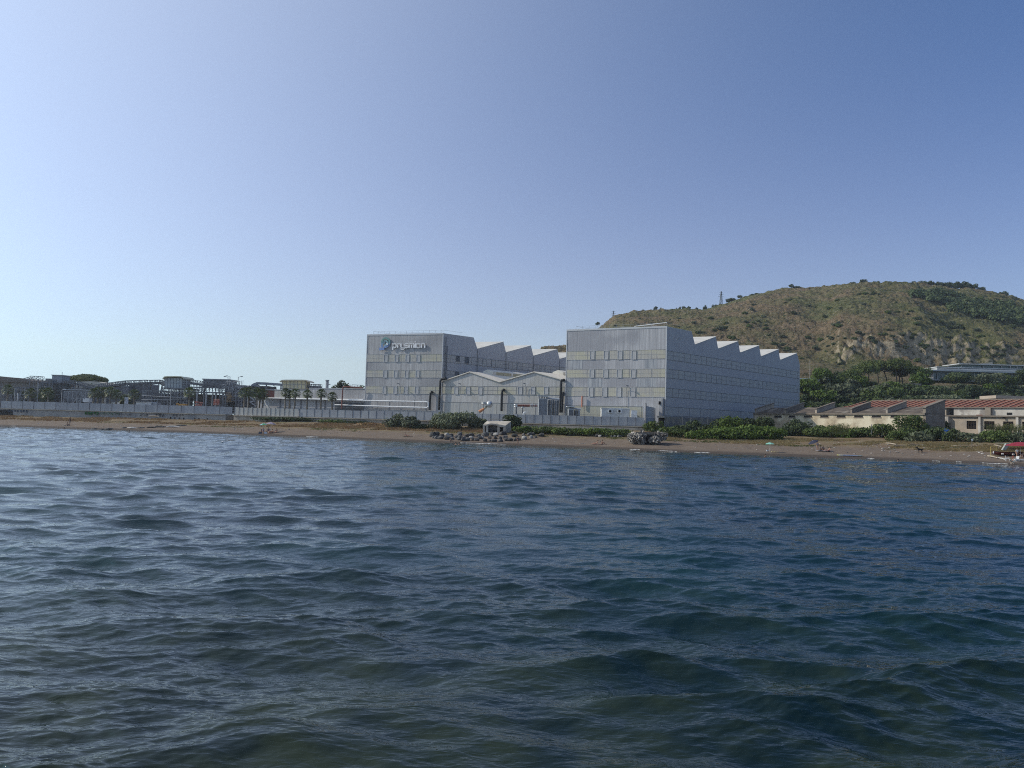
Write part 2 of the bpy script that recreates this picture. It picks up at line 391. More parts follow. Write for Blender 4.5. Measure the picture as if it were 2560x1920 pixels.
# ---------------------------------------------------------------- sea
def sea():
    rs = np.random.RandomState(11)
    fine = np.radians(np.linspace(-41, 41, 1150)); outer = np.radians(np.concatenate([np.linspace(41.5, 318.5, 60)]))
    th = np.concatenate([fine, outer, [fine[0]+2*np.pi]])
    NR = 1250; r = 3.0*np.exp(np.linspace(0, math.log(300/3.0), NR))
    T, Rad = np.meshgrid(th, r); X = Rad*np.sin(T); Y = Rad*np.cos(T)
    Z = np.zeros_like(X); dX = np.zeros_like(X); dY = np.zeros_like(X)
    dr = Rad*(math.log(300/3.0)/NR)*1.0
    # patches of calmer and rougher water
    env = 1+.9*fbm(X*.09, Y*.055, 3, 21)
    nr = int(np.searchsorted(r, 60)); calm = np.clip(1+2.4*fbm(X*.16+9, Y*.10, 3, 77), .3, 1.8)
    grp = 1+1.5*fbm(X*.11+30, Y*.07+12, 2, 55)
    # (count, shortest, longest wavelength, mean heading, spread, rms slope, uses calm patches)
    for n, l0, l1, head, spread, slope, cm in ((30, 2.2, 5.5, -80, .30, .084, 0), (22, 1.8, 4.5, -112, .28, .060, 0), (56, .7, 2.2, -94, .42, .098, 0), (50, .26, .7, -86, .42, .095, 1), (70, .10, .26, -82, .42, .120, 1)):
        for i in range(n):
            L_ = math.exp(rs.uniform(math.log(l0), math.log(l1))); k = 2*math.pi/L_; ang = math.radians(head)+rs.normal()*spread
            amp = slope*math.sqrt(2./n)/k; cx, sy = math.cos(ang), math.sin(ang); sl_ = slice(0, nr if l1 < 1 else NR)
            p = k*(X[sl_]*cx+Y[sl_]*sy)+rs.uniform(0, 6.28); e = amp*np.clip((L_/(dr[sl_]*2.0))-.6, 0, 1)*(calm[sl_] if cm else grp[sl_])
            sn = np.sin(p); cs = np.cos(p); q = 1.0 if l1 > 1 else .7
            Z[sl_] += e*sn; dX[sl_] += q*e*cx*cs; dY[sl_] += q*e*sy*cs
    # gentle toward the shore
    a = X/np.maximum(Y, 1); shore = np.clip((Yw(np.clip(a, -1.2, 1.2))-Y)/14, .12, 1)
    front = (Y > 20)
    k = np.where(front, shore, 1.)
    X = X+dX*k; Y = Y+dY*k; Z = Z*k
    mt, t, b = nodes_mat('sea water'); N = t.nodes; L = t.links
    b.inputs['Roughness'].default_value = .015; b.inputs['IOR'].default_value = 1.333
    geo = N.new('ShaderNodeNewGeometry')
    def noise(st, det, rough=.6):
        mp = N.new('ShaderNodeMapping'); mp.inputs['Scale'].default_value = st; mp.inputs['Rotation'].default_value = (0, 0, .2); L.new(geo.outputs['Position'], mp.inputs[0])
        n = N.new('ShaderNodeTexNoise'); n.inputs['Scale'].default_value = 1; n.inputs['Detail'].default_value = det; n.inputs['Roughness'].default_value = rough; n.inputs['Distortion'].default_value = .4
        L.new(mp.outputs[0], n.inputs[0]); return n.outputs[0]
    def rng(s, a_, b_):
        q = N.new('ShaderNodeMapRange'); q.inputs[1].default_value = a_; q.inputs[2].default_value = b_; L.new(s, q.inputs[0]); return q.outputs[0]
    def mix(f, a_, b_):
        mx = N.new('ShaderNodeMix'); mx.data_type = 'RGBA'; L.new(f, mx.inputs[0])
        for sk, v in ((mx.inputs[6], a_), (mx.inputs[7], b_)):
            if isinstance(v, tuple): sk.default_value = (*v, 1)
            else: L.new(v, sk)
        return mx.outputs[2]
    sep = N.new('ShaderNodeSeparateXYZ'); L.new(geo.outputs['Position'], sep.inputs[0])
    deep = mix(rng(noise((.07, .05, 0), 3), .4, .62), (.002, .018, .028), (.003, .030, .038))
    weed = mix(rng(noise((.35, .3, 0), 4), .42, .58), (.003, .013, .014), (.015, .026, .014))
    near = rng(sep.outputs[1], 24, 11)
    c = mix(near, deep, weed)
    shal = rng(sep.outputs[1], 108, 150)
    c = mix(shal, c, (.010, .034, .040))
    L.new(c, b.inputs['Base Color'])
    n1 = noise((3.0, 8., 4), 2.2, .55); n2 = noise((.6, 1.4, 1), 2, .5)
    ad = N.new('ShaderNodeMath'); ad.operation = 'MULTIPLY_ADD'; L.new(n2, ad.inputs[0]); ad.inputs[1].default_value = .30; L.new(n1, ad.inputs[2])
    bn = N.new('ShaderNodeBump'); bn.inputs['Distance'].default_value = .024; L.new(ad.outputs[0], bn.inputs['Height']); L.new(bn.outputs[0], b.inputs['Normal'])
    o = grid_mesh('sea', X, Y, Z, mt); tag(o, kind='structure')
sea()
# little breakers at the water's edge
mb = MB(); rs = random.Random(5)
def foam(px0, px1, wd):
    n = max(4, int((px1-px0)/5)); top = []; bot = []
    for i in range(n+1):
        px = px0+(px1-px0)*i/n; a = float(np.interp(px, [q[0] for q in _wl], _wa)); y = float(Yw(a))-.35+rs.uniform(-.35, .35)
        t = .22*wd*math.sin(math.pi*i/n)*(.6+.8*rs.random())
        top.append((a*y, y+t, .10)); bot.append((a*y, y-t, .05))
    for i in range(n): mb.add([bot[i], bot[i+1], top[i+1], top[i]], [(0, 1, 2, 3)])
for p0, p1, wd in ((26, 42, .2), (765, 796, .3), (1150, 1265, .4), (1574, 1600, .35), (1645, 1692, .45), (1735, 1775, .4), (2165, 2186, .2), (2330, 2350, .3), (2390, 2404, .3), (2450, 2520, .3)): foam(p0, p1, wd)
mb.v = [(x, y, z+.05) for x, y, z in mb.v]
tag(mb.build('surf_foam', mat('foam', (.75, .75, .72), .8, (.4, .42, .42), 2)), 'thin white foam along the water edge', 'foam', kind='stuff')

# ---------------------------------------------------------------- sea air
mb = MB(); mb.box(-1250, 1250, -340, 1550, -9, 175); hz = mb.build('haze', mat('haze', (1, 1, 1))); tag(hz, 'thin pale sea haze', None, None, 'stuff')
hm_ = bpy.data.materials.new('haze volume'); hm_.use_nodes = True; hn = hm_.node_tree; hn.nodes.clear(); ho = hn.nodes.new('ShaderNodeOutputMaterial'); hv = hn.nodes.new('ShaderNodeVolumePrincipled')
hv.inputs['Color'].default_value = (.86, .93, 1, 1); hv.inputs['Density'].default_value = .00015; hv.inputs['Anisotropy'].default_value = .35; hn.links.new(hv.outputs[0], ho.inputs['Volume']); hz.data.materials.clear(); hz.data.materials.append(hm_)

# ---------------------------------------------------------------- hill
_rg = [(1300, 930), (1345, 905), (1374, 887), (1412, 880), (1470, 850), (1509, 819), (1529, 805), (1577, 788), (1626, 785), (1675, 782.5), (1724, 781.6), (1763, 780), (1797, 770), (1822, 763), (1870, 746), (1919, 734),
       (1968, 727), (2066, 721.5), (2139, 716), (2212, 714), (2285, 716.6), (2334, 721.5), (2383, 729), (2456, 738.6), (2505, 744.5), (2560, 757), (2650, 780), (2800, 830), (3000, 900), (3300, 980)]
_rx = [q[0] for q in _rg]
def zfrom(px, py, Y): return CAMH+(HOR(px)-py)*Y/FPX
def hill_z(px, Y):
    px = np.asarray(px, float); Y = np.asarray(Y, float)
    ry = np.interp(px, _rx, [q[1] for q in _rg]); hor = HOR(px)
    zr = CAMH+(hor-ry)*610/FPX
    low = np.clip((px-1950)/60, 0, 1)
    cl = np.clip((px-2040)/60, 0, 1)
    edge = 1-np.clip((px-2600)/500, 0, 1)
    ctop = np.interp(px, [2040, 2100, 2160, 2200, 2300, 2350, 2400, 2480, 2560, 2800], [872, 850, 838, 832, 830, 842, 856, 860, 866, 890])
    cbot = np.interp(px, [2040, 2100, 2160, 2200, 2300, 2350, 2400, 2480, 2560, 2800], [900, 905, 905, 900, 912, 915, 918, 915, 912, 920])
    zt = CAMH+(hor-ctop)*398/FPX; zb_ = CAMH+(hor-cbot)*386/FPX
    # no-cliff profile
    knots = [225, 262, 288, 322, 345, 386, 398, 610, 680, 900]
    z_plain = [np.full_like(px, 4.4), CAMH+6, CAMH+18.5, CAMH+20.5, CAMH+26, CAMH+36, CAMH+40, zr, zr-6, zr-90]
    z_cliff = [np.full_like(px, 4.4), CAMH+7+0*px, CAMH+19+0*px, CAMH+20.5+0*px, CAMH+24+0*px, zb_, zt, zr, zr-6, zr-90]
    Zk = []
    for a, b in zip(z_plain, z_cliff):
        Zk.append((a*(1-cl)+b*cl))
    out = np.zeros(np.broadcast(px, Y).shape); 
    for i in range(len(knots)-1):
        t = np.clip((Y-knots[i])/(knots[i+1]-knots[i]), 0, 1)
        if i == 6: tt = 1-(1-t)**1.45
        else: tt = t
        seg = Zk[i]+(Zk[i+1]-Zk[i])*tt
        out = np.where((Y >= knots[i]) & (Y <= knots[i+1]+1e-6), seg, out)
    out = np.where(Y > knots[-1], Zk[-1], out)
    # left shoulder fades to nothing
    sh = np.clip((px-1290)/60, 0, 1)
    out = 4.2+(out-4.2)*sh*np.where(px > 2560, edge, 1)
    return out
_pxs = np.concatenate([np.linspace(1290, 2600, 760), np.linspace(2610, 3400, 40)])
_ys = np.concatenate([np.linspace(225, 380, 90), np.linspace(382, 402, 36), np.linspace(404, 640, 260), np.linspace(645, 880, 20)])
PXm, Ym = np.meshgrid(_pxs, _ys)
def hill_full(px, Y):
    Z = hill_z(px, Y); X = (px-1280)/FPX*Y
    n1 = fbm(X*.02, Y*.02, 4, 31)*10*np.clip((Y-400)/80, 0, 1)*np.clip((610-Y)/60, 0, 1)
    n2 = (fbm(X*.12, Y*.10, 4, 41)*3.4+fbm(X*.5, Y*.4, 3, 44)*2.2)*np.clip((Y-345)/60, 0, 1)
    g = fbm(X*.035, Y*.012, 3, 51); n2 = n2-np.abs(g)*9*np.clip((Y-330)/60, 0, 1)*np.clip((620-Y)/60, 0, 1)+1.2
    n2 = np.where(Y < 345, 0, n2)
    clf = np.clip((px-2050)/50, 0, 1)*np.exp(-((Y-392)/9.)**2)
    n3 = clf*(fbm(X*.07, Y*.03+Z*.05, 4, 61)*24+fbm(X*.3, Z*.3, 3, 66)*9)
    # terraces on the right shoulder
    tr = np.clip((px-2120)/80, 0, 1)*np.clip((Y-415)/20, 0, 1)
    n4 = tr*.95*np.sin((Z+n1)*1.15)
    Zf = Z+n1+n2+n3+n4
    return X, np.maximum(Zf, 4.0)
Xh, Zh = hill_full(PXm, Ym)
def hill_material():
    mt, t, b = nodes_mat('dry hillside'); N = t.nodes; L = t.links
    b.inputs['Roughness'].default_value = .95; b.inputs['Specular IOR Level'].default_value = .1
    geo = N.new('ShaderNodeNewGeometry')
    def noise(st, det=6, ro=.6):
        mp = N.new('ShaderNodeMapping'); mp.inputs['Scale'].default_value = st; L.new(geo.outputs['Position'], mp.inputs[0])
        n = N.new('ShaderNodeTexNoise'); n.inputs['Scale'].default_value = 1; n.inputs['Detail'].default_value = det; n.inputs['Roughness'].default_value = ro
        L.new(mp.outputs[0], n.inputs[0]); return n.outputs[0]
    def rng(s, a, bb, c=0, d=1):
        r = N.new('ShaderNodeMapRange'); r.inputs[1].default_value = a; r.inputs[2].default_value = bb; r.inputs[3].default_value = c; r.inputs[4].default_value = d
        L.new(s, r.inputs[0]); return r.outputs[0]
    def mix(f, a, bb):
        mx = N.new('ShaderNodeMix'); mx.data_type = 'RGBA'; L.new(f, mx.inputs[0])
        for sk, v in ((mx.inputs[6], a), (mx.inputs[7], bb)):
            if isinstance(v, tuple): sk.default_value = (*v, 1)
            else: L.new(v, sk)
        return mx.outputs[2]
    def mul(a, bb):
        q = N.new('ShaderNodeMath'); q.operation = 'MULTIPLY'; L.new(a, q.inputs[0])
        if isinstance(bb, (int, float)): q.inputs[1].default_value = bb
        else: L.new(bb, q.inputs[1])
        return q.outputs[0]
    dry = mix(rng(noise((.11, .11, .11), 8, .7), .36, .62), (.125, .10, .056), (.235, .17, .105))
    green = mix(rng(noise((.2, .2, .2)), .4, .6), (.09, .098, .040), (.155, .15, .068))
    c = mix(rng(noise((.022, .018, .02), 5), .42, .58), dry, green)
    c = mix(rng(noise((.35, .35, .35), 6, .75), .53, .60), c, (.045, .052, .022))          # scrub tufts
    c = mix(rng(noise((.45, .45, .9), 6, .75), .60, .64), c, (.38, .31, .22))       # outcrops
    sep = N.new('ShaderNodeSeparateXYZ'); L.new(geo.outputs['Normal'], sep.inputs[0])
    steep = rng(sep.outputs[2], .60, .40)
    rock = mix(rng(noise((.15, .15, .3), 6, .7), .38, .62), (.26, .215, .15), (.50, .42, .29))
    rock = mix(rng(noise((.22, .22, .22), 5, .7), .56, .64), rock, (.06, .065, .03))
    c = mix(steep, c, rock)
    L.new(c, b.inputs['Base Color'])
    bn = N.new('ShaderNodeBump'); bn.inputs['Distance'].default_value = 2.6; L.new(noise((.5, .5, .5), 8, .75), bn.inputs['Height']); L.new(bn.outputs[0], b.inputs['Normal'])
    return mt
M_hill = hill_material()
hill = grid_mesh('hill', Xh, Ym, Zh, M_hill); tag(hill, kind='structure')
def on_hill(px, py, y0=330, y1=640):
    """first point of the hill the pixel's sight line meets"""
    d = rdir(px, py); Y = np.arange(y0, y1, 1.0); X = d.x/d.y*Y; z = CAMH+d.z/d.y*Y
    q = 1280+FPX*X/Y
    _, hz = hill_full(q, Y); k = np.where(hz >= z)[0]
    if len(k) == 0: k = [np.argmax(hz-z)]
    i = k[0]; return Vector((X[i], Y[i], float(hz[i])))
def hz_at(X, Y):
    _, z = hill_full(np.array([1280+FPX*X/Y]), np.array([Y])); return float(z[0])

# ---------------------------------------------------------------- foliage builders
def blob_points(rs, blobs, dens, shell=.35):
    P = []; Nn = []
    for (c, r) in blobs:
        c = np.array(c); r = np.array(r); n = max(12, int(dens*(r[0]*r[1]+r[0]*r[2]+r[1]*r[2])*4.2))
        d = rs.normal(size=(n, 3)); d /= np.linalg.norm(d, axis=1)[:, None]
        k = (1-shell*rs.rand(n)**1.5)[:, None]
        P.append(c+d*r*k); Nn.append(d+rs.normal(size=(n, 3))*.55)
    return np.concatenate(P), np.concatenate(Nn)
def crown_blobs(rs, w_, d_, h, n=9, z0=0., flat=1.):
    B = [((0, 0, z0+h*.45), (w_*.33, d_*.33, h*.42))]
    for i in range(n):
        a = 2*math.pi*(i+rs.rand()*.6)/n; rad = .62+.25*rs.rand()
        hh = h*(.22+.5*rs.rand()); sz = .20+.13*rs.rand()
        B.append(((math.cos(a)*w_*.5*rad, math.sin(a)*d_*.5*rad, z0+hh), (w_*sz, d_*sz, h*sz*1.1*flat)))
    for i in range(max(2, n//3)):
        a = rs.rand()*6.28; B.append(((math.cos(a)*w_*.16, math.sin(a)*d_*.16, z0+h*(.68+.12*rs.rand())), (w_*.2, d_*.2, h*.22)))
    return B
def shrub(name, size, loc, material, label, cat, group, leaf=.3, dens=5., seed=0, n=9, stem=True, rz=0):
    rs = np.random.RandomState(seed); root = thing(name, loc, label, cat, group, rz)
    w_, d_, h = size; B = crown_blobs(rs, w_, d_, h, n)
    P, Nn = blob_points(rs, B, dens); ok = P[:, 2] > -.1; mb = MB(); mb.cards(P[ok], Nn[ok], leaf, seed=seed)
    mb.build('foliage', material, root, local=True)
    if stem:
        s = MB()
        for i in range(4):
            a = i*1.6; s.tube([(0, 0, -.3), (math.cos(a)*w_*.12, math.sin(a)*d_*.12, h*.35), (math.cos(a)*w_*.25, math.sin(a)*d_*.25, h*.62)], .05+.012*h, 5, .02)
        s.build('stem', M_trunk, root, local=True)
    return root
def shrub_px(name, px0, px1, pyt, pyb, base, material, label, cat='shrub', group=None, depth=.8, **k):
    """shrub that spans these photo pixels, standing at base (a point) """
    Y = base.y; wd = (px1-px0)*Y/FPX; h = (pyb-pyt)*Y/FPX
    return shrub(name, (wd, wd*depth, h), base, material, label, cat, group, **k)
def umbrella_pine(loc, h, w_, label, group, seed=0, thick=.28, trunk_r=.28, nb=11, bs=1.):
    rs = np.random.RandomState(seed); root = thing('umbrella_pine', loc, label, 'tree', group)
    B = []; zc = h*(1-thick*.55)
    for i in range(nb):
        a = 2.4*i; r = math.sqrt((i+.4)/(nb+.5))*w_*.43
        B.append(((math.cos(a)*r, math.sin(a)*r, zc+h*thick*(.25 if nb < 20 else .75)*(1-(r/(w_*.5))**2)+rs.normal()*.15), (bs*w_*(.13+.06*rs.rand()), bs*w_*(.13+.06*rs.rand()), h*thick*(.28+.14*rs.rand()))))
    P, Nn = blob_points(rs, B, 4.2 if nb < 20 else 9, .5); mb = MB(); mb.cards(P, Nn, .30, seed=seed); mb.build('crown', M_pine, root, local=True)
    t = MB(); bend = rs.normal()*.5
    t.tube([(0, 0, -.5), (bend*.3, 0, h*.3), (bend, 0, h*.55)], trunk_r, 7, trunk_r*.7)
    for i in range(7):
        a = 2*math.pi*i/7+.3; t.tube([(bend, 0, h*.53), (bend*.5+math.cos(a)*w_*.16, math.sin(a)*w_*.16, h*.66), (math.cos(a)*w_*.34, math.sin(a)*w_*.34, zc)], trunk_r*.5, 5, .05)
    t.build('trunk', M_trunk, root, local=True)
    return root
def round_tree(loc, h, w_, label, group, material, seed=0, name='tree', leaf=.34, bole=.3, dens=4.2):
    rs = np.random.RandomState(seed); root = thing(name, loc, label, 'tree', group)
    B = crown_blobs(rs, w_, w_*.9, h*(1-bole), 9, z0=h*bole)
    P, Nn = blob_points(rs, B, dens); mb = MB(); mb.cards(P, Nn, leaf, seed=seed); mb.build('crown', material, root, local=True)
    t = MB(); t.tube([(0, 0, -.6), (rs.normal()*.1, 0, h*bole), (0, 0, h*.62)], .045*h, 7, .02*h)
    for i in range(5):
        a = 1.25*i; t.tube([(0, 0, h*bole), (math.cos(a)*w_*.18, math.sin(a)*w_*.18, h*.52), (math.cos(a)*w_*.32, math.sin(a)*w_*.32, h*.68)], .02*h, 5, .03)
    t.build('trunk', M_trunk, root, local=True)
    return root
def palm(loc, h, label, seed=0, r=1.7):
    rs = random.Random(seed); root = thing('fan_palm', loc, label, 'palm tree', 'palms behind the sea wall')
    t = MB(); lean = rs.uniform(-.25, .25)
    t.tube([(0, 0, -.3), (lean*.3, 0, h*.4), (lean, 0, h)], .34, 8, .24); t.lathe((lean, 0, h-.9), [(.26, 0), (.42, .3), (.45, .7), (.2, 1.1)], 8)
    t.build('trunk', M_palmtrunk, root, local=True)
    c = MB()
    for i in range(30):
        a = i*2.399; el = math.radians(78-118*(i/29)); L_ = r*rs.uniform(.55, .7)
        d = Vector((math.cos(a)*math.cos(el), math.sin(a)*math.cos(el), math.sin(el))); base = Vector((lean, 0, h+.1)); tip = base+d*L_
        c.bar(base, tip, .05, .04)
        side = d.cross(Vector((0, 0, 1)));
        if side.length < .01: side = Vector((1, 0, 0))
        side.normalize(); up = side.cross(d).normalized()
        for j in range(-4, 5):
            q = (d*math.cos(j*.27)+side*math.sin(j*.27)).normalized(); e = tip+q*r*.55+Vector((0, 0, -.16*abs(j)*.5-.12*r)); mp = tip+q*r*.28+up*.05
            pw = (q.cross(up)).normalized()*.085
            c.add([tip, mp-pw, e, mp+pw], [(0, 1, 2, 3)])
    c.build('crown', M_palm, root, local=True)
    return root

# ---------------------------------------------------------------- facade frame
class Facade:
    def __init__(s, x0, Y0, x1, Y1):   # photo columns and depths of its two ends
        s.P0 = Vector(((x0-1280)/FPX*Y0, Y0, 0)); s.P1 = Vector(((x1-1280)/FPX*Y1, Y1, 0)); s.set()
    def set(s):
        s.L = (s.P1-s.P0).length; s.d = (s.P1-s.P0)/s.L; s.n = Vector((s.d.y, -s.d.x, 0))
        if s.n.y > 0 and abs(s.n.y) > .05: s.n = -s.n
        return s
    @staticmethod
    def pts(P0, P1, n=None):
        f = Facade.__new__(Facade); f.P0 = Vector((P0[0], P0[1], 0)); f.P1 = Vector((P1[0], P1[1], 0)); f.set()
        if n is not None and f.n.dot(Vector(n)) < 0: f.n = -f.n
        return f
    def hit(s, px, py, off=0):
        d = rdir(px, py); o = s.P0+s.n*off; t = (o-CAM).dot(s.n)/d.dot(s.n); p = CAM+d*t
        return ((p-o).dot(s.d), p.z)
    def pt(s, a, z, off=0): q = s.P0+s.d*a+s.n*off; return Vector((q.x, q.y, z))
    def box(s, mb, a0, a1, z0, z1, o0, o1):
        return mb.hexa([s.pt(a0, z0, o1), s.pt(a1, z0, o1), s.pt(a1, z0, o0), s.pt(a0, z0, o0), s.pt(a0, z1, o1), s.pt(a1, z1, o1), s.pt(a1, z1, o0), s.pt(a0, z1, o0)])
DEPV = Vector((.984, 1, 0))
ZT = 29.7; ZV = 26.5
FL = Facade(914, 222, 1104, 213)      # left hall front
FR = Facade(1415, 197.6, 1665, 185)   # right hall front
TEETH = [(8.5, 9.7), (17.5, 18.4), (26.5, 27.4), (35.8, 36.7), (45.1, 46.0), (54.8, 56.2)]

def window(fac, parent, px0, px1, py0, py1, pane, frame, bars=0, ft=.08, part_label=None, off=.06):
    a0, z1 = fac.hit(px0, py0, off); a1, z0 = fac.hit(px1, py1, off)
    mb = MB(); t = ft
    fac.box(mb, a0, a0+t, z0, z1, off, off+.1); fac.box(mb, a1-t, a1, z0, z1, off, off+.1)
    fac.box(mb, a0+t, a1-t, z0, z0+t, off, off+.1); fac.box(mb, a0+t, a1-t, z1-t, z1, off, off+.1)
    for i in range(bars):
        z = z0+(z1-z0)*(i+1)/(bars+1); fac.box(mb, a0+t, a1-t, z-.04, z+.04, off+.012, off+.07)
    f = mb.build('window', frame, parent)
    if part_label: f['label'] = part_label
    p = MB(); fac.box(p, a0+t, a1-t, z0+t, z1-t, off-.05, off+.01); p.build('pane', pane, f)
    return f
def band(fac, parent, s0, s1, z0, z1, material, off=.03, step=None, frame=None, name='translucent_band', rows=1):
    mb = MB(); fac.box(mb, s0, s1, z0, z1, -.02, off); b = mb.build(name, material, parent)
    if step:
        r = MB(); s = s0+step
        while s < s1-.2: fac.box(r, s-.04, s+.04, z0, z1, off, off+.03); s += step
        fac.box(r, s0, s1, z1-.02, z1+.08, off, off+.05); fac.box(r, s0, s1, z0-.06, z0+.02, off, off+.05)
        for k in range(1, rows+1): zz = z0+(z1-z0)*k/(rows+1); fac.box(r, s0, s1, zz-.025, zz+.025, off+.002, off+.028)
        r.build('panel_joint', frame or M_dframe, b)
    return b

def hall(fac, nteeth, label, group=None, side_band_rows=(), zb=4.0, front_mat=None):
    c = fac.pt(fac.L/2, zb); root = thing('factory_hall', c, label, 'factory', group)
    prof = [(0, zb), (0, ZT)]
    for i in range(nteeth):
        a, b = TEETH[i]; prof.append((a, ZT))
        if i < nteeth-1 or nteeth < 6: prof.append((b, ZV))
    if nteeth == 6: prof.append((56.2, ZV))
    endt = prof[-1][0]; prof.append((endt, zb))
    sv = [fac.P1+DEPV*t+Vector((0, 0, z)) for t, z in prof]; ov = fac.P0-fac.P1
    mb = MB(); n = len(sv); A = sv; B = [p+ov for p in sv]
    mb.add(A, [tuple(range(n))]); mb.add(B, [tuple(range(n))[::-1]])
    for i in (0, n-2): mb.add([A[i], A[i+1], B[i+1], B[i]], [(0, 1, 2, 3)])
    # upper faces close the wall under the roof sheets
    for i in range(1, n-2): mb.add([A[i], A[i+1], B[i+1], B[i]], [(0, 1, 2, 3)])
    mb.build('wall', front_mat or M_cladS, root)
    # sloping saw-tooth roof sheets, one part each
    up = Vector((0, 0, .12)); e = (fac.P1-fac.P0).normalized()*.15
    for i in range(nteeth-1):
        t0 = TEETH[i][1]; t1 = TEETH[i+1][0]
        p = [fac.P1+e+DEPV*t0+Vector((0, 0, ZV)), fac.P1+e+DEPV*t1+Vector((0, 0, ZT)), fac.P0-e+DEPV*t1+Vector((0, 0, ZT)), fac.P0-e+DEPV*t0+Vector((0, 0, ZV))]
        r = MB(); r.hexa([p[0]+up*.1, p[3]+up*.1, p[2]+up*.1, p[1]+up*.1, p[0]+up, p[3]+up, p[2]+up, p[1]+up]); rf = r.build('sawtooth_roof', M_roof, root)
        g = MB()      # glazing of the steep face behind the ridge
        ta, tb = TEETH[i+1]
        if i+1 < nteeth-0:
            q = [fac.P1-e*4+DEPV*(ta+.18)+Vector((0, 0, ZT-.5)), fac.P0+e*4+DEPV*(ta+.18)+Vector((0, 0, ZT-.5)), fac.P0+e*4+DEPV*(tb+.02)+Vector((0, 0, ZV+.4)), fac.P1-e*4+DEPV*(tb+.02)+Vector((0, 0, ZV+.4))]
            nn = Vector((.06, .06, .02)); g.hexa([x for x in q]+[x+nn for x in q]); g.build('skylight_glazing', M_pane, rf)
    # flat roof of the first bay, capping
    p = [fac.P0, fac.P1, fac.P1+DEPV*8.5, fac.P0+DEPV*8.5]; r = MB(); r.hexa([x+Vector((0, 0, ZT+.01)) for x in p]+[x+Vector((0, 0, ZT+.12)) for x in p]); r.build('flat_roof', M_roof, root)
    cp = MB(); fac.box(cp, -.12, fac.L+.12, ZT-.25, ZT+.2, -.1, .14)
    cp.build('eave_trim', M_frame, root)
    # front skin
    fm = MB(); fac.box(fm, .12, fac.L-.14, zb, ZT-.26, -.02, .05); fm.build('front_cladding', M_cladR if 'right' in label else M_clad, root)
    # corner trims
    tr = MB(); fac.box(tr, fac.L-.13, fac.L+.12, 7.4, ZT-.26, -.05, .13); tr.build('corner_trim', M_frame, root)
    tr = MB(); fac.box(tr, -.12, .11, zb, ZT-.26, -.05, .13); tr.build('corner_trim', M_frame, root)
    return root, endt
hallL, endL = hall(FL, 6, 'left grey saw-tooth factory hall carrying the company lettering')
hallR, endR = hall(FR, 6, 'right blue-grey saw-tooth factory hall standing nearest the ruined sheds')
def zrow(fac, px, py): return fac.hit(px, py)[1]
# front bands
for (fac, root, rows, wins, mt) in (
    (FL, hallL, [(1000, 886, 904), (1000, 925.3, 943.5), (1000, 965.5, 984)], [
        [(318, 352), (425, 458), (530, 565), (637, 672)], [(310, 345), (415, 450), (523, 558), (630, 665)], [(303, 338), (410, 443), (515, 550), (622, 657)]], M_cream),
    (FR, hallR, [(1540, 876.3, 898), (1540, 923, 943.5), (1540, 968, 991)], [
        [(330, 367), (448, 487), (567, 607), (688, 727)], [(325, 363), (443, 483), (560, 602), (683, 722)], [(318, 357), (435, 475), (557, 597), (675, 720)]], M_cream)):
    for i, (cx, y0, y1) in enumerate(rows):
        z1 = zrow(fac, cx, y0); z0 = zrow(fac, cx, y1)
        b = band(fac, root, .2, fac.L-.2, z0, z1, mt, off=.09, step=5.8, rows=1, frame=M_clad)
        for (a, c) in wins[i]:
            if fac is FL: p0, p1 = 880+a/3.95, 880+c/3.95
            else: p0, p1 = 1380+a/3.456, 1380+c/3.456
            window(fac, root, p0, p1, y0+.1, y1+.6, M_pane, M_frame, bars=0, off=.14)
# odd replacement panels on the right hall front
_pl = []
for (x0, x1, y0, y1) in ((1426, 1456, 900, 922), (1612, 1642, 898, 922), (1405, 1433, 945, 966), (1590, 1640, 946, 967), (1470, 1505, 946, 967)):
    a0, z1 = FR.hit(x0, y0); a1, z0 = FR.hit(x1, y1); mb = MB(); FR.box(mb, max(a0, .2), a1, z0, z1, .02, .075); _pl.append(mb)
pass
_pp = mat('worn corrugated sheet', (.23, .245, .27), .5, (.38, .39, .40), 3.0, stretch=ST, w2=(.4, .6))
for mb in _pl: mb.build('patched_panel', _pp, hallR)
# lowest translucent band on the right hall, behind the yard equipment
a0, z1 = FR.hit(1408, 1014); a1, z0 = FR.hit(1612, 1034)
band(FR, hallR, .2, a1-.5, 4.9, z1, mat('yellowed corrugated panel', (.39, .38, .30), .5, (.33, .335, .29), 1.8, stretch=(1, 1, .08)), off=.09, step=5.2)
# right side wall of right hall
SR = Facade.pts(FR.P1, FR.P1+DEPV*56.2, (.7, -.7, 0)); SL = Facade.pts(FL.P1, FL.P1+DEPV*56.2, (.7, -.7, 0))
hs = 1.403
for (ya, yb) in ((876.8, 898.2), (922.5, 944), (970.3, 991.5)):
    z1 = SR.hit(1667, ya)[1]; z0 = SR.hit(1667, yb)[1]
    b = band(SR, hallR, .35, SR.L-.3, z0, z1, M_creamS, off=.04, step=2.75, rows=1, name='side_band')
z1 = SR.hit(1667, 1017)[1]
band(SR, hallR, .35, SR.L-.3, 7.4, z1, M_creamS, off=.04, step=5.5, name='side_band', rows=0)
mb = MB(); SR.box(mb, SR.L-.25, SR.L+.02, 4, ZV, .0, .08); mb.build('corner_trim', M_frame, hallR)
# masonry plinth under the overhanging cladding
mb = MB(); SR.box(mb, -.05, 50, 2.6, 7.15, .0, .12)
mb.build('plinth', mat('beige plinth', (.30, .265, .20), .95, (.22, .20, .17), .5, c3=(.16, .155, .15), scale3=.3), hallR)
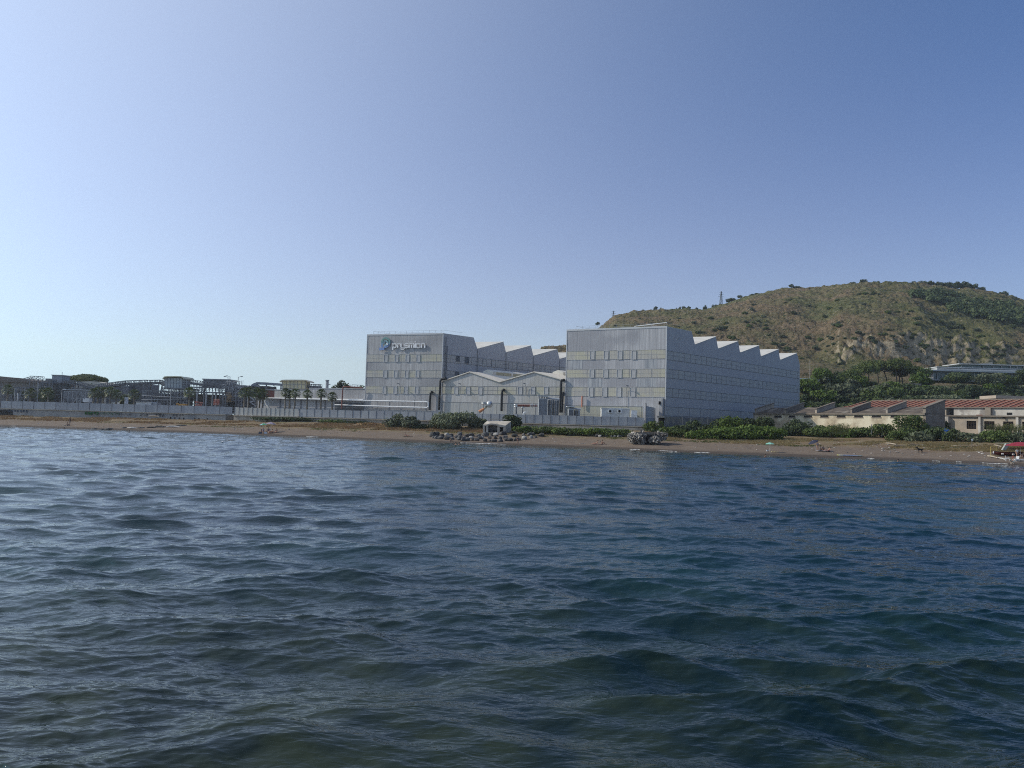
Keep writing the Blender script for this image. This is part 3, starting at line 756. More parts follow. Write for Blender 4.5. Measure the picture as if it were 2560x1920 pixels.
# left hall side band with windows
z1 = SL.hit(1110, 886)[1]; z0 = SL.hit(1110, 904.5)[1]
bandL = band(SL, hallL, .35, SL.L-.3, z0, z1, M_creamS, off=.04, step=2.75, name='side_band')
z1 = SL.hit(1110, 926)[1]; z0 = SL.hit(1110, 944)[1]
band(SL, hallL, .35, SL.L-.3, z0, z1, M_creamS, off=.04, step=2.75, name='side_band')
for (a, c, y0, y1, dk) in ((1028, 1062, 352, 414, 1), (1118, 1155, 366, 432, 1), (1018, 1055, 508, 552, 1), (1293, 1328, 388, 458, 0), (1380, 1418, 397, 468, 0), (1550, 1585, 415, 487, 0), (1632, 1667, 425, 495, 0), (1793, 1828, 446, 510, 0), (1868, 1898, 455, 518, 0)):
    window(SL, hallL, 880+a/3.95, 880+c/3.95, 800+y0/3.95, 800+y1/3.95, M_dpane if dk else M_creamS, M_dframe if dk else M_steelL, bars=3 if dk else 0, off=.09, part_label='dark louvred window' if dk else None)
# downpipes at the saw-tooth valleys of the left hall, vent stacks
for i, t in enumerate([9.7, 18.4, 27.4, 36.7, 46.0]):
    s = t*hs; mb = MB(); mb.tube([SL.pt(s, ZV-.2, .2), SL.pt(s, 16, .2)], .09, 6); mb.build('downpipe', M_dframe, hallL)
def pxpipe(fac, parent_or_none, pts, r, material, name, off=.4, label=None, cat=None, group=None, n=8):
    P = [fac.pt(*fac.hit(x, y, off), off) for x, y in pts]
    mb = MB(); mb.tube(P, r, n)
    if parent_or_none is not None: return mb.build(name, material, parent_or_none)
    return tag(mb.build(name, material, loc=P[0]), label, cat, group)
mb = MB()
for a, z in (((930/3.95+880), 842), ((942/3.95+880), 865)): pass
pxpipe(SL, hallL, [(1115.5, 842), (1114.5, 880), (1112.5, 942)], .12, M_dframe, 'vent_stack', .35)
pxpipe(SL, hallL, [(1118.5, 865), (1117, 900), (1115, 943)], .12, M_dframe, 'vent_stack', .35)
def railing(fac, root, s0, s1, z, material, off=-1.5, step=1.9, drop=0):
    r = MB(); s = s0
    while s <= s1+.01: r.bar(fac.pt(s, z, off), fac.pt(s, z+1.05, off), .05); s += step
    for h in (.55, 1.05): r.bar(fac.pt(s0, z+h, off), fac.pt(s1, z+h, off), .04)
    o = fac.pt(s1, z, off); r.bar(o+Vector((0, 0, 1.05)), o+DEPV*5+Vector((0, 0, 1.05)), .04)
    o = fac.pt(s0, z, off); r.bar(o+Vector((0, 0, 1.05)), o+DEPV*5+Vector((0, 0, 1.05)), .04)
    return r.build('roof_railing', material, root)
railing(FL, hallL, 1.2, FL.L-.3, ZT+.1, M_steelL, off=-1.2)
railing(FR, hallR, 2.0, FR.L-.3, ZT+.1, M_steelL, off=-1.2)
mb = MB(); mb.bar(FR.pt(18, ZT+.7, -2), FR.pt(FR.L-.6, ZT+1.35, -2), .35, .15); mb.build('roof_gutter', M_white, hallR)

# ---------------------------------------------------------------- central gabled shed (two gables, roof lanterns)
FG = Facade.pts(FL.P1+FL.d*.14, FR.P0-FR.d*.14)
gp = [(1105, 954.5), (1175, 931), (1249.6, 956), (1335.7, 931), (1407, 952.5)]
prof = [FG.hit(x, y) for x, y in gp]; prof[0] = (0, prof[0][1]); prof[-1] = (FG.L, prof[-1][1])
shed = thing('gabled_shed', FG.pt(FG.L/2, 4), 'low pale shed with two shallow gables between the two tall halls', 'factory')
mb = MB(); poly = [FG.pt(0, 4)]+[FG.pt(s, z) for s, z in prof]+[FG.pt(FG.L, 4)]; mb.extrude(poly[::-1], DEPV*42); mb.build('wall', M_clad2, shed)
for k, mt in ((0, M_roofW), (1, M_roofW), (2, M_roofW), (3, M_roofW)):
    a = FG.pt(*prof[k]); b = FG.pt(*prof[k+1]); r = MB(); u = Vector((0, 0, .25)); f = FG.n*.35
    r.hexa([a+f, b+f, b+DEPV*42, a+DEPV*42, a+f+u, b+f+u, b+DEPV*42+u, a+DEPV*42+u]); r.build('roof', mt, shed)
for k, (t0, t1) in ((1, (5, 38)), (3, (7, 38))):
    c = FG.pt(*prof[k]); e = FG.d*1.6; dn = Vector((0, 0, -1)); 
    A0 = c+DEPV*t0; pg = [A0-e+dn*.6, A0-e+Vector((0, 0, .75)), A0+Vector((0, 0, 1.35)), A0+e+Vector((0, 0, .75)), A0+e+dn*.6]
    l = MB(); l.extrude(pg[::-1], DEPV*(t1-t0)); ln = l.build('roof_lantern', M_roof, shed)
    q = MB()
    for j in range(6):
        s0 = A0+e*1.01+DEPV*(1+5*j); s1 = s0+DEPV*4.4
        q.hexa([s0+Vector((0, 0, -.2)), s1+Vector((0, 0, -.2)), s1+e*.01+Vector((0, 0, -.2)), s0+e*.01+Vector((0, 0, -.2)), s0+Vector((0, 0, .6)), s1+Vector((0, 0, .6)), s1+e*.01+Vector((0, 0, .6)), s0+e*.01+Vector((0, 0, .6))])
    q.build('louvre', mat('ochre louvre', (.36, .33, .22), .6), ln)
zz1 = FG.hit(1250, 966.5)[1]; zz0 = FG.hit(1250, 986)[1]
band(FG, shed, .2, FG.L-.2, zz0, zz1, M_cream, off=.05, step=2.9, rows=1)
zz1 = FG.hit(1250, 1008)[1]
band(FG, shed, .2, FG.L-.2, 4.6, zz1, mat('lower corrugated panel', (.38, .375, .345), .5, (.30, .31, .31), 2, stretch=(1, 1, .06)), off=.05, step=5.8, rows=0, name='lower_band')
for a, c in ((345, 402), (525, 584), (712, 773), (1320, 1382), (1523, 1583), (1720, 1784)):
    window(FG, shed, 1080+a/6.144, 1080+c/6.144, 920+287/6.144, 920+407/6.144, M_pane, M_frame, bars=0, off=.09)

# ---------------------------------------------------------------- long low building at the left foot of the left hall
FW = Facade.pts((-81.5, 236.4), FL.P0-FL.d*.13)
low = thing('low_workshop', FW.pt(FW.L/2, 4.4), 'long low grey workshop with a white roof edge left of the left hall', 'factory')
def srow(px, py): return FW.hit(px, py)
sA = srow(686, 990)[0]; zup = srow(800, 976)[1]; sB = srow(773, 976)[0]; zup2 = srow(850, 971.8)[1]; zl = srow(780, 997.5)[1]
mb = MB()
def dbox(fac, m_, s0, s1, z0, z1, dep):
    a = fac.pt(s0, z0); b = fac.pt(s1, z0); u = Vector((0, 0, z1-z0)); D = DEPV*dep
    m_.hexa([a, b, b+D, a+D, a+u, b+u, b+D+u, a+D+u])
dbox(FW, mb, 0, FW.L, 4.2, zl, 30); mb.build('wall', M_cladS, low)
mb = MB(); dbox(FW, mb, sA, sB, zl, zup, 28); mb.build('upper_storey', M_clad2, low)
mb = MB(); dbox(FW, mb, sB, FW.L, zl, zup2, 28); mb.build('upper_storey', M_clad, low)
mb = MB(); FW.box(mb, -.3, FW.L, zl-.05, zl+.22, .0, .9); mb.build('eave', M_white, low)
mb = MB(); FW.box(mb, sB, FW.L, zup2, zup2+.15, -.2, .12); mb.build('parapet_cap', M_frame, low)
mb = MB(); FW.box(mb, sA, sB-.02, zup, zup+.15, -.2, .12); mb.build('parapet_cap', M_frame, low)
for px in (700, 722, 752, 790, 812): 
    s = srow(px, 1005)[0]; mb = MB(); FW.box(mb, s, s+.25, 4.4, zl-.2, .0, .2); mb.build('downpipe', M_dframe, low)
mb = MB(); c = FW.pt(FW.hit(807, 990)[0], 4.4, -2)
mb.lathe((c.x, c.y, zl), [(.62, 0), (.62, 2), (.47, 2.2), (.47, CAMH+(HOR(807)-951)*FW.pt(FW.hit(807, 990)[0], 0).y/FPX-zl)], 14); mb.lathe((c.x, c.y, CAMH+(HOR(807)-952)*c.y/FPX), [(.47, 0), (.62, 0), (.62, .3), (.45, .3)], 14)
tag(mb.build('exhaust_stack', M_steelL, loc=(c.x, c.y, zl)), 'round galvanised exhaust stack rising behind a palm on the low workshop', 'chimney')
# dark panel with the recess's shade in its colour, white pipe loop in front
mb = MB(); a0, z1 = FW.hit(838, 1005); zr0 = FW.hit(838, 1017)[1]
FW.box(mb, a0, FW.L-.1, 4.6, z1-.1, .02, .06); mb.build('shade_panel', mat('shaded bay', (.10, .105, .115), .9, (.16, .165, .17), .4), low)
FP = Facade.pts(FW.P0, FW.P1)
def extpt(px, py, off=1.2): return FWL.pt(*FWL.hit(px, py, off), off)
FWL = Facade.pts(FW.P0, FL.P1); 
pr = thing('pipe_bridge', extpt(900, 1022), 'white pipe loop on brackets along the foot of the left hall', 'pipe rack')
mb = MB(); mb.tube([extpt(662, 995), extpt(760, 997.5), extpt(920, 1001.5), extpt(1066, 1004.5), extpt(1071, 1006), extpt(1071, 1016.5), extpt(1067, 1019), extpt(920, 1014.8), extpt(837, 1012)], .2, 8); mb.build('pipe', M_white, pr)
mb = MB()
for px in range(850, 1071, 31): mb.bar(extpt(px, 1000, 1.0), extpt(px, 1024, 1.0), .14)
mb.bar(extpt(837, 1018.5, .9), extpt(1066, 1023.5, .9), .12)
mb.build('bracket', M_steel, pr)
mb = MB(); mb.bar(extpt(662, 1000), extpt(672, 1018), .3); mb.tube([extpt(663, 1003, 1.5), extpt(667, 1012, 1.5), extpt(673, 1020, 1.5)], .3, 8); mb.build('pipe_elbow', M_white, pr)
# red oxide pipe gantry
pr = thing('red_pipe', extpt(856, 1020, 2), 'rust-red steel pipe gantry standing against the low workshop', 'pipe')
mb = MB(); mb.tube([extpt(854, 1022, 2), extpt(856.5, 975, 2), extpt(858, 968, 2), extpt(862, 966.5, 2), extpt(906, 969.5, .8)], .2, 8); mb.build('pipe', M_rustred, pr)
mb = MB(); mb.bar(extpt(880, 962, 0), extpt(906, 963, 0), .15); mb.bar(extpt(880, 970, 0), extpt(880, 962, 0), .15); mb.bar(extpt(893, 970, 0), extpt(893, 962, 0), .15); mb.build('stay', M_steel, pr)
# black flue pipes on the fronts
def flue(fac, pts, label, r=.33):
    P = [fac.pt(*fac.hit(x, y, .8), .8) for x, y in pts]; root = thing('black_flue', P[-1], label, 'pipe', 'black flue pipes on the factory fronts')
    mb = MB(); mb.tube(P, r, 10); mb.build('pipe', M_blackpipe, root)
    e = MB(); q = fac.pt(*fac.hit(*pts[0], 0), 0); e.tube([q, P[0]], r*1.15, 10); e.build('elbow', M_blackpipe, root)
c3 = lambda x, y: (880+x/3.95, 800+y/3.95)
flue(FL, [c3(788, 712), c3(776, 722), c3(769, 800), c3(766, 888)], 'short black flue pipe left of the corner flue on the left hall')
flue(FL, [c3(925, 577), c3(885, 583), c3(873, 600), c3(863, 780), c3(858, 888)], 'tall black flue pipe where the left hall meets the gabled shed')
flue(FG, [c3(1498, 690), c3(1487, 695), c3(1482, 715), c3(1478, 800), c3(1476, 900)], 'black flue pipe in the middle of the gabled shed front')
flue(FG, [c3(2092, 592), c3(2072, 594), c3(2066, 610), c3(2060, 760), c3(2056, 915)], 'tall black flue pipe on the right end of the gabled shed')
flue(FR, [c3(2086, 722), c3(2082, 724), c3(2080, 740), c3(2076, 820), c3(2070, 915)], 'short black flue pipe at the left edge of the right hall', .3)
mb = MB(); P = [FR.pt(*FR.hit(x, y, .7), .7) for x, y in ((1455.5, 990), (1455, 995), (1454.5, 1018))]; mb.tube(P, .2, 8)
tag(mb.build('orange_pipe', mat('salmon paint', (.50, .22, .15), .5), loc=P[-1]), 'short salmon-coloured vent pipe on the lower front of the right hall', 'pipe')
# wall lamps on long arms
def wall_lamp(fac, pts, label):
    P = [fac.pt(*fac.hit(x, y, o), o) for x, y, o in pts]; root = thing('wall_lamp', P[0], label, 'lamp', 'lamps on the factory fronts')
    mb = MB(); mb.tube(P, .06, 6); mb.bar(fac.pt(*fac.hit(pts[0][0], pts[0][1], .1), .1), P[0], .08); mb.build('arm', M_steelL, root)
    h = MB(); q = P[-1]; h.hexa([q+Vector((-.45, -.2, -.08)), q+Vector((.2, -.2, -.2)), q+Vector((.2, .2, -.2)), q+Vector((-.45, .2, -.08)), q+Vector((-.4, -.15, .12)), q+Vector((.2, -.15, .05)), q+Vector((.2, .15, .05)), q+Vector((-.4, .15, .12))]); h.build('lamp_head', M_dframe, root)
wall_lamp(FL, [(*c3(480, 720), .3), (*c3(480, 655), .4), (*c3(462, 628), 1.2)], 'wall lamp on a bent arm low on the front of the left hall')
wall_lamp(FG, [(*c3(1084, 725), .3), (*c3(1083, 655), .4), (*c3(1067, 628), 1.2)], 'wall lamp on a bent arm under the left gable')
wall_lamp(FG, [(*c3(1714, 738), .3), (*c3(1714, 655), .4), (*c3(1707, 626), 1.2)], 'wall lamp on a bent arm under the right gable')
c5 = lambda x, y: (1380+x/3.456, 800+y/3.456)
wall_lamp(FR, [(*c5(640, 745), .3), (*c5(640, 600), .3), (*c5(655, 567), 1.1)], 'wall lamp on a tall conduit on the front of the right hall')
# corner security box and tall fence by right hall
root = thing('gate_cabin', FR.pt(FR.L-2, 4.6, .9), 'tall grey corrugated cabin at the near corner of the right hall', 'cabin')
mb = MB(); a0, z1 = FR.hit(1652, 996); FR.box(mb, a0, FR.L-.3, 7.3, z1, .16, 1.6); mb.build('wall', M_clad, root)
mb = MB(); FR.box(mb, a0-.3, FR.L+.2, 6.8, 7.25, .14, 1.8); mb.build('floor_slab', M_conc, root)
mb = MB(); q = FR.pt(FR.L-1.0, z1-1.2, 1.7); mb.box(q.x-.25, q.x+.25, q.y-.1, q.y+.1, q.z-.4, q.z+.4); mb.build('signal_lamp', M_dark, root)
mb = MB(); FR.box(mb, FR.L-1.6, FR.L-.2, 3.4, 6.78, .2, .5); mb.build('door', M_dark, root)
# ---------------------------------------------------------------- lettering sign on the left hall
sign = thing('company_sign', FL.pt(*FL.hit(985, 862, .2), .2), 'white raised lettering with a green and blue loop emblem high on the left hall', 'sign')
def S3(x, y, off=.32): return FL.pt(*FL.hit(*c3(x, y), off), off)
def arc(cx, cy, rx, ry, a0, a1, n=14): return [(cx+rx*math.cos(math.radians(a0+(a1-a0)*i/n)), cy-ry*math.sin(math.radians(a0+(a1-a0)*i/n))) for i in range(n+1)]
def stroke(mb, pts, w_, th=.18, off=.3):
    """flat-faced raised stroke through the given sign points"""
    P = [S3(x, y, off) for x, y in pts]; n = len(P); wv = w_
    for i in range(n-1):
        a, b = P[i], P[i+1]; d = (b-a).normalized(); u = d.cross(FL.n).normalized(); a = a-d*wv*.12; b = b+d*wv*.12
        mb.hexa([a-u*wv/2, b-u*wv/2, b+u*wv/2, a+u*wv/2]+[q+FL.n*th for q in (a-u*wv/2, b-u*wv/2, b+u*wv/2, a+u*wv/2)])
M_letter = mat('white sign face', (.75, .75, .75), .4)
XH = (228, 271)   # x-height top and baseline
def bl(x): return 3.0-(x-560)*.012       # slight perspective drift of the baseline
def letter(strokes, name='letter'):
    mb = MB()
    for s in strokes: stroke(mb, s, .42)
    mb.build(name, M_letter, sign)
yt, yb = 234, 273; ym = (yt+yb)/2; ry = (yb-yt)/2
letter([[(404, yt-1), (404, 293)], arc(421, ym, 17, ry, 0, 360, 22)])                                   # p
letter([[(453, yt), (453, yb)], arc(468, ym+1, 15, ry, 165, 70, 8)])                                     # r
letter([[(485, yt)]+arc(501, ym+4, 16, ry-4, 180, 360, 12)+[(517, yt)], [(517, yt)]+[(517, 270)]+arc(501, 276, 16, 14, 0, -150, 9)])   # y
letter([arc(540, yt+9.5, 12, 10, 40, 200, 7)+[(532, ym-3), (548, ym+2)]+arc(539, yb-9.5, 12, 10, 50, -150, 8)])   # s
letter([[(566, yb), (566, yt)], arc(578, yt+13, 12, 14, 180, 0, 9)+[(590, yb)], arc(602, yt+13, 12, 14, 180, 0, 9)+[(614, yb)]])  # m
letter([[(628, yt-1), (628, yb)], [(628, 214), (628, 219)]])                                             # i
letter([arc(654, ym, 16, ry, 0, 360, 22), [(671, yt-1), (671, yb)]])                                     # a
letter([[(688, yb), (688, yt)], arc(704, yt+15, 16, 16, 180, 0, 9)+[(720, yb)]])                         # n
def emblem_mat():
    mt, t, b = nodes_mat('emblem gradient'); N = t.nodes; L = t.links; geo = N.new('ShaderNodeNewGeometry')
    sep = N.new('ShaderNodeSeparateXYZ'); L.new(geo.outputs['Position'], sep.inputs[0]); r = N.new('ShaderNodeMapRange')
    r.inputs[1].default_value = S3(300, 285).z; r.inputs[2].default_value = S3(300, 185).z; L.new(sep.outputs[2], r.inputs[0])
    cr = N.new('ShaderNodeValToRGB'); cr.color_ramp.elements[0].color = (.16, .25, .46, 1); cr.color_ramp.elements[0].position = .25
    cr.color_ramp.elements[1].color = (.16, .32, .29, 1); cr.color_ramp.elements[1].position = .8
    L.new(r.outputs[0], cr.inputs[0]); L.new(cr.outputs[0], b.inputs['Base Color']); b.inputs['Roughness'].default_value = .4
    return mt
M_emb = emblem_mat()
mb = MB(); stroke(mb, [(298, 266), (298, 222)]+arc(336, 220, 37, 40, 180, -60, 16)+[(345, 262), (322, 270)], .6); mb.build('emblem_loop', M_emb, sign)
mb = MB(); stroke(mb, arc(332, 226, 18, 20, 200, -80, 12)+[(322, 262), (320, 272)], .45, th=.1); mb.build('emblem_inner_loop', mat('pale teal', (.25, .42, .48), .4), sign)
mb = MB(); stroke(mb, [(272, 287), (318, 284)], .8, th=.14, off=.5); mb.build('emblem_foot', mat('sky blue paint', (.17, .26, .48), .4), sign)
mb = MB(); stroke(mb, [(340, 235), (356, 239)], .35, th=.1, off=.5); stroke(mb, [(348, 228), (348, 246)], .3, th=.1, off=.52); mb.build('emblem_sparkle', M_letter, sign)

# ---------------------------------------------------------------- sea wall, ledge and fences
def strip(mb, P, z0f, z1f, th):     # vertical wall along a ground path, thickness towards the camera
    for i in range(len(P)-1):
        a, b = P[i], P[i+1]; d = (b-a); d.z = 0; d.normalize(); n = Vector((d.y, -d.x, 0)); n = n if n.y < 0 else -n
        z00, z01 = z0f(i), z0f(i+1); z10, z11 = z1f(i), z1f(i+1)
        q = [Vector((a.x, a.y, z00))+n*th, Vector((b.x, b.y, z01))+n*th, Vector((b.x, b.y, z01)), Vector((a.x, a.y, z00)),
             Vector((a.x, a.y, z10))+n*th, Vector((b.x, b.y, z11))+n*th, Vector((b.x, b.y, z11)), Vector((a.x, a.y, z10))]
        mb.hexa(q)
def wp(px):   # point of the wall line in a photo column
    xs = [-900, 0, 250, 585, 745, 920, 1270, 1440, 1612]; ys = [235, 215, 211.5, 206.5, 202, 196.5, 186, 182.5, 180]
    return PXZ(px, float(np.interp(px, xs, ys)), 4.6)
def wall_seg(name, xs, material, z0, z1, label, th=.3):
    P = [wp(x) for x in xs]; mid = P[len(P)//2]; root = thing(name, (mid.x, mid.y, z0 if not callable(z0) else 2), label, 'wall')
    mb = MB(); strip(mb, P, (lambda i: z0), (lambda i: z1), th); mb.build('wall', material, root)
    c = MB(); strip(c, [p+Vector((0, -.05, 0)) for p in P], (lambda i: z1), (lambda i: z1+.18), th+.3); c.build('coping', M_ledge, root)
    return root
w1 = wall_seg('sea_wall', (-900, 0, 250, 470, 566), M_concG, 1.2, 4.42, 'long grey concrete sea wall with faded graffiti at the left')
w2 = wall_seg('sea_wall', (586, 745, 920, 1270, 1440, 1612), M_conc, 2.0, 4.35, 'low pale concrete sea wall below the mesh fence')
# step between the two walls: a dark recess with a return
P0 = wp(566); P1 = wp(586)
mb = MB(); mb.hexa([(P0.x, P0.y, 1.5), (P1.x, P1.y+1.0, 1.5), (P1.x, P1.y+1.4, 1.5), (P0.x, P0.y+1.2, 1.5), (P0.x, P0.y, 4.6), (P1.x, P1.y+1.0, 4.6), (P1.x, P1.y+1.4, 4.6), (P0.x, P0.y+1.2, 4.6)]); mb.build('recess', M_sideplaster, w1)
# low terrace ledge under the right part of the fence
mb = MB(); P = [wp(x)+Vector((0, -1.2, 0)) for x in (1380, 1440, 1520, 1606)]; strip(mb, P, (lambda i: 2.8), (lambda i: 4.1), .5); mb.build('lower_step', M_conc, w2)
# graffiti strokes (only colour marks and simple scrawls, as illegible in the photo)
M_g1 = mat('green spray paint', (.05, .22, .06), .8, (.08, .28, .10), 1.5); M_g2 = mat('dark spray paint', (.07, .075, .08), .8); M_g3 = mat('blue spray paint', (.12, .17, .25), .8)
fw1 = Facade.pts(wp(0), wp(566))
def scrawl(px0, px1, py0, py1, material, seed, name='graffiti', n=26, r=.07):
    rs = random.Random(seed); mb = MB(); x = px0
    k = max(2, int((px1-px0)/7))
    for j in range(k):
        a = px0+(px1-px0)*j/k; b = px0+(px1-px0)*(j+.8)/k; pts = []
        for i in range(n//k+4):
            px = rs.uniform(a, b); py = rs.uniform(py0, py1); s, z = fw1.hit(px, py, .32); pts.append(fw1.pt(s, max(2.6, min(4.35, z)), .335))
        for i in range(len(pts)-1): mb.bar(pts[i], pts[i+1], r, .012)
    mb.build(name, material, w1)
scrawl(212, 248, 1029, 1037, M_g1, 3, n=80, r=.35); scrawl(250, 300, 1030, 1037, M_g1, 5, n=40, r=.09)
scrawl(288, 330, 1032, 1039, M_g2, 7); scrawl(350, 372, 1033, 1041, M_g2, 8); scrawl(388, 412, 1033, 1042, M_g2, 9, n=50); scrawl(430, 462, 1034, 1042, M_g2, 10)
scrawl(20, 72, 1024, 1031, M_g3, 11, n=60, r=.22)
mb = MB()
for px in (426, 437, 448, 459, 487, 497, 518):
    s, z = fw1.hit(px, 1045, .32); fw1.box(mb, s-.13, s+.13, 2.6, 3.4, .31, .345)
mb.build('drain_slot', M_dark, w1)
# dark culvert mouth at far left
mb = MB(); 
fw0 = Facade.pts(wp(-400), wp(0)); fw0.box(mb, fw0.L-28, fw0.L, 1.6, 4.05, .31, .36); s1_, _ = fw1.hit(32, 1030, .3); fw1.box(mb, 0, s1_, 1.6, 4.05, .31, .36)
mb.build('culvert_opening', M_dark, w1)

def fence(name, xs, z0, h, pitch, material, label, posts=M_steel, panel_name='panel', off=0.2):
    """panels between posts, each a part"""
    P = [wp(x)+Vector((0, off, 0)) for x in xs]; root = thing(name, (P[0].x, P[0].y, z0), label, 'fence')
    pm = MB(); npan = 0
    for i in range(len(P)-1):
        a, b = P[i], P[i+1]; L_ = (b-a).length; k = max(1, round(L_/pitch)); d = (b-a)/k
        for j in range(k):
            q = MB(); p = a+d*j; r = a+d*(j+1); e = (r-p).normalized()*.05; n = Vector((0, .04, 0)); dz = rnd.uniform(-.05, .05)
            q.hexa([Vector((v.x, v.y, z)) for z in (z0+.02, z0+h+dz) for v in (p+e, r-e, r-e+n, p+e+n)])
            if npan < 90: q.build(panel_name, material, root)
            else: pm.add(q.v, q.f)
            npan += 1
            t = MB(); t.box(p.x-.045, p.x+.045, p.y-.06, p.y+.1, z0, z0+h+.08)
            if npan <= 90: t.build('post', posts, root)
    if pm.v: pm.build(panel_name, material, root)
    return root
def yfence(px, py): p = wp(px); return CAMH+(HOR(px)-py)*p.y/FPX
fence('sheet_fence', (0, 250, 420, 580), 4.6, 2.15, 3.6, M_sheet, 'grey metal sheet hoarding on top of the long concrete sea wall')
fence('sheet_fence', (586, 745), 4.55, 2.1, 1.35, M_sheetSun, 'sheet hoarding coloured pale for full sun between the grey hoarding and the mesh fence', off=-.05)
fence('mesh_fence', (747, 920, 1100, 1269), 4.55, 2.05, 2.2, M_mesh, 'grey screened mesh fence below the left hall and the first gable')
fence('mesh_fence', (1272, 1440, 1611), 4.55, 2.1, 2.0, M_mesh, 'grey screened mesh fence running below the yard transformers')
# fence beyond the left frame edge
fence('sheet_fence', (-420, -4), 4.6, 2.15, 6, M_sheet, 'end stretch of metal hoarding at the left edge of the photo')
# tall slatted gate fence turning back to the hall corner
a = wp(1614); b = FR.pt(FR.L-2.2, 4.6, 1.2)
root = thing('corner_fence', (a.x, a.y, 4.5), 'tall pale vertical-slat fence turning back to the corner of the right hall', 'fence')
zt = CAMH+(HOR(1614)-1015)*a.y/FPX; zt2 = CAMH+(HOR(1650)-1020)*b.y/FPX
M_slat = mat('pale slat', (.42, .43, .43), .5, (.30, .31, .32), 3.3, stretch=(1, 1, .02), w2=(.46, .54))
mb = MB(); n = Vector((.05, .05, 0)); mb.hexa([(a.x, a.y, 6.7), (b.x, b.y, 6.9), (b.x+.05, b.y+.05, 6.9), (a.x+.05, a.y+.05, 6.7), (a.x, a.y, zt), (b.x, b.y, zt2), (b.x+.05, b.y+.05, zt2), (a.x+.05, a.y+.05, zt)]); mb.build('slat_panel', M_slat, root)
mb = MB(); mb.hexa([(a.x, a.y, 3.4), (b.x, b.y, 3.6), (b.x+.05, b.y+.05, 3.6), (a.x+.05, a.y+.05, 3.4), (a.x, a.y, 6.68), (b.x, b.y, 6.88), (b.x+.05, b.y+.05, 6.88), (a.x+.05, a.y+.05, 6.68)]); mb.build('lower_panel', M_sheet, root)
mb = MB(); mb.box(a.x-.1, a.x+.1, a.y-.15, a.y+.05, 3.6, zt+.6); mb.tube([(a.x, a.y-.1, zt+.6), (a.x-.25, a.y-.4, zt+.75)], .08, 6); mb.build('post', M_dframe, root)
# fence posts along the ruin track, right of the hall corner
for i, (px, pyt, pyb, Y) in enumerate(((1707, 1042, 1063, 180), (1727, 1043, 1063, 180), (1770, 1043, 1062, 181), (1814, 1045, 1065, 182), (2179, 1061, 1082, 164), (2205, 1064, 1084, 163))):
    b = W(px, pyb, Y); t = W(px, pyt, Y); mb = MB(); mb.bar((b.x, b.y, b.z-.6), (b.x, b.y, t.z), .12)
    tag(mb.build('fence_post', M_steel, loc=(b.x, b.y, b.z-.6)), ['slim dark post left of the pair beside the beige plinth', 'slim dark post right of the pair beside the beige plinth', 'slim dark post in front of the shaded plinth', 'slim dark post before the round bushes', 'thin post left of two among the scrub before the ruined shed', 'thin post right of two among the scrub before the ruined shed'][i], 'post', 'leftover fence posts')

# ---------------------------------------------------------------- yard equipment in front of the halls
def yardY(px, back): return wp(px).y+back
# transformer with cooling fins
def transformer(px0, px1, pyt, back, label, fins=5, side=True):
    Y = yardY((px0+px1)/2, back); a = W(px0, 1040, Y); b = W(px1, 1040, Y); zt = CAMH+(HOR((px0+px1)/2)-pyt)*Y/FPX; x0, x1 = a.x, b.x; wd = x1-x0
    root = thing('transformer', ((x0+x1)/2, Y+1, 4.6), label, 'transformer')
    M_t = mat('transformer grey', (.42, .44, .46), .5, (.36, .38, .40), 1.2)
    mb = MB(); xs = x0+wd*(.42 if side else 1); mb.box(x0, xs, Y, Y+3, 4.9, zt-.7)
    mb.build('tank', M_t, root)
    s = MB(); nn = 7
    for i in range(nn): x = x0+.15+(xs-x0-.3)*i/(nn-1); s.box(x-.05, x+.05, Y-.12, Y-.002, 5.1, zt-.9)
    s.build('stiffener', M_dframe, root)
    mb = MB(); mb.box(x0-.4, xs+.2, Y-.4, Y+3.2, zt-.18, zt); mb.build('canopy', M_white, root)
    for i in range(4): x = x0+.2+(xs-x0-.4)*i/3; t = MB(); t.lathe((x, Y+.4, zt-.7), [(.12, 0), (.2, .1), (.12, .2), (.2, .3), (.1, .45)], 8); t.build('bushing', M_steelL, root)
    if side:
        for i in range(fins):
            x = xs+.3+(x1-xs-.3)*i/fins; r = MB(); ww = (x1-xs-.3)/fins*.72; r.box(x, x+ww, Y+.2, Y+2.4, 5.3, zt-1.0)
            for j in range(4): r.box(x+ww*(j+.15)/4, x+ww*(j+.4)/4, Y+.05, Y+.199, 5.35, zt-1.05)
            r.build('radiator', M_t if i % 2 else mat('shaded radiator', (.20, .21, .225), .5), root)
        mb = MB(); mb.tube([(xs, Y+1, zt-.55), (x1, Y+1, zt-.75)], .25, 8); mb.build('conservator', M_t, root)
    mb = MB(); mb.box(x0-.1, (x1 if side else xs)+.1, Y+.1, Y+2.8, 4.6, 4.88); mb.build('base_frame', M_dframe, root)
    return root
transformer(1346, 1398, 990, 7, 'large grey power transformer with radiators beside the tall black flue')
transformer(1421, 1452, 1015.5, 5, 'small grey transformer cabinet behind the mesh fence at the right hall', fins=2)
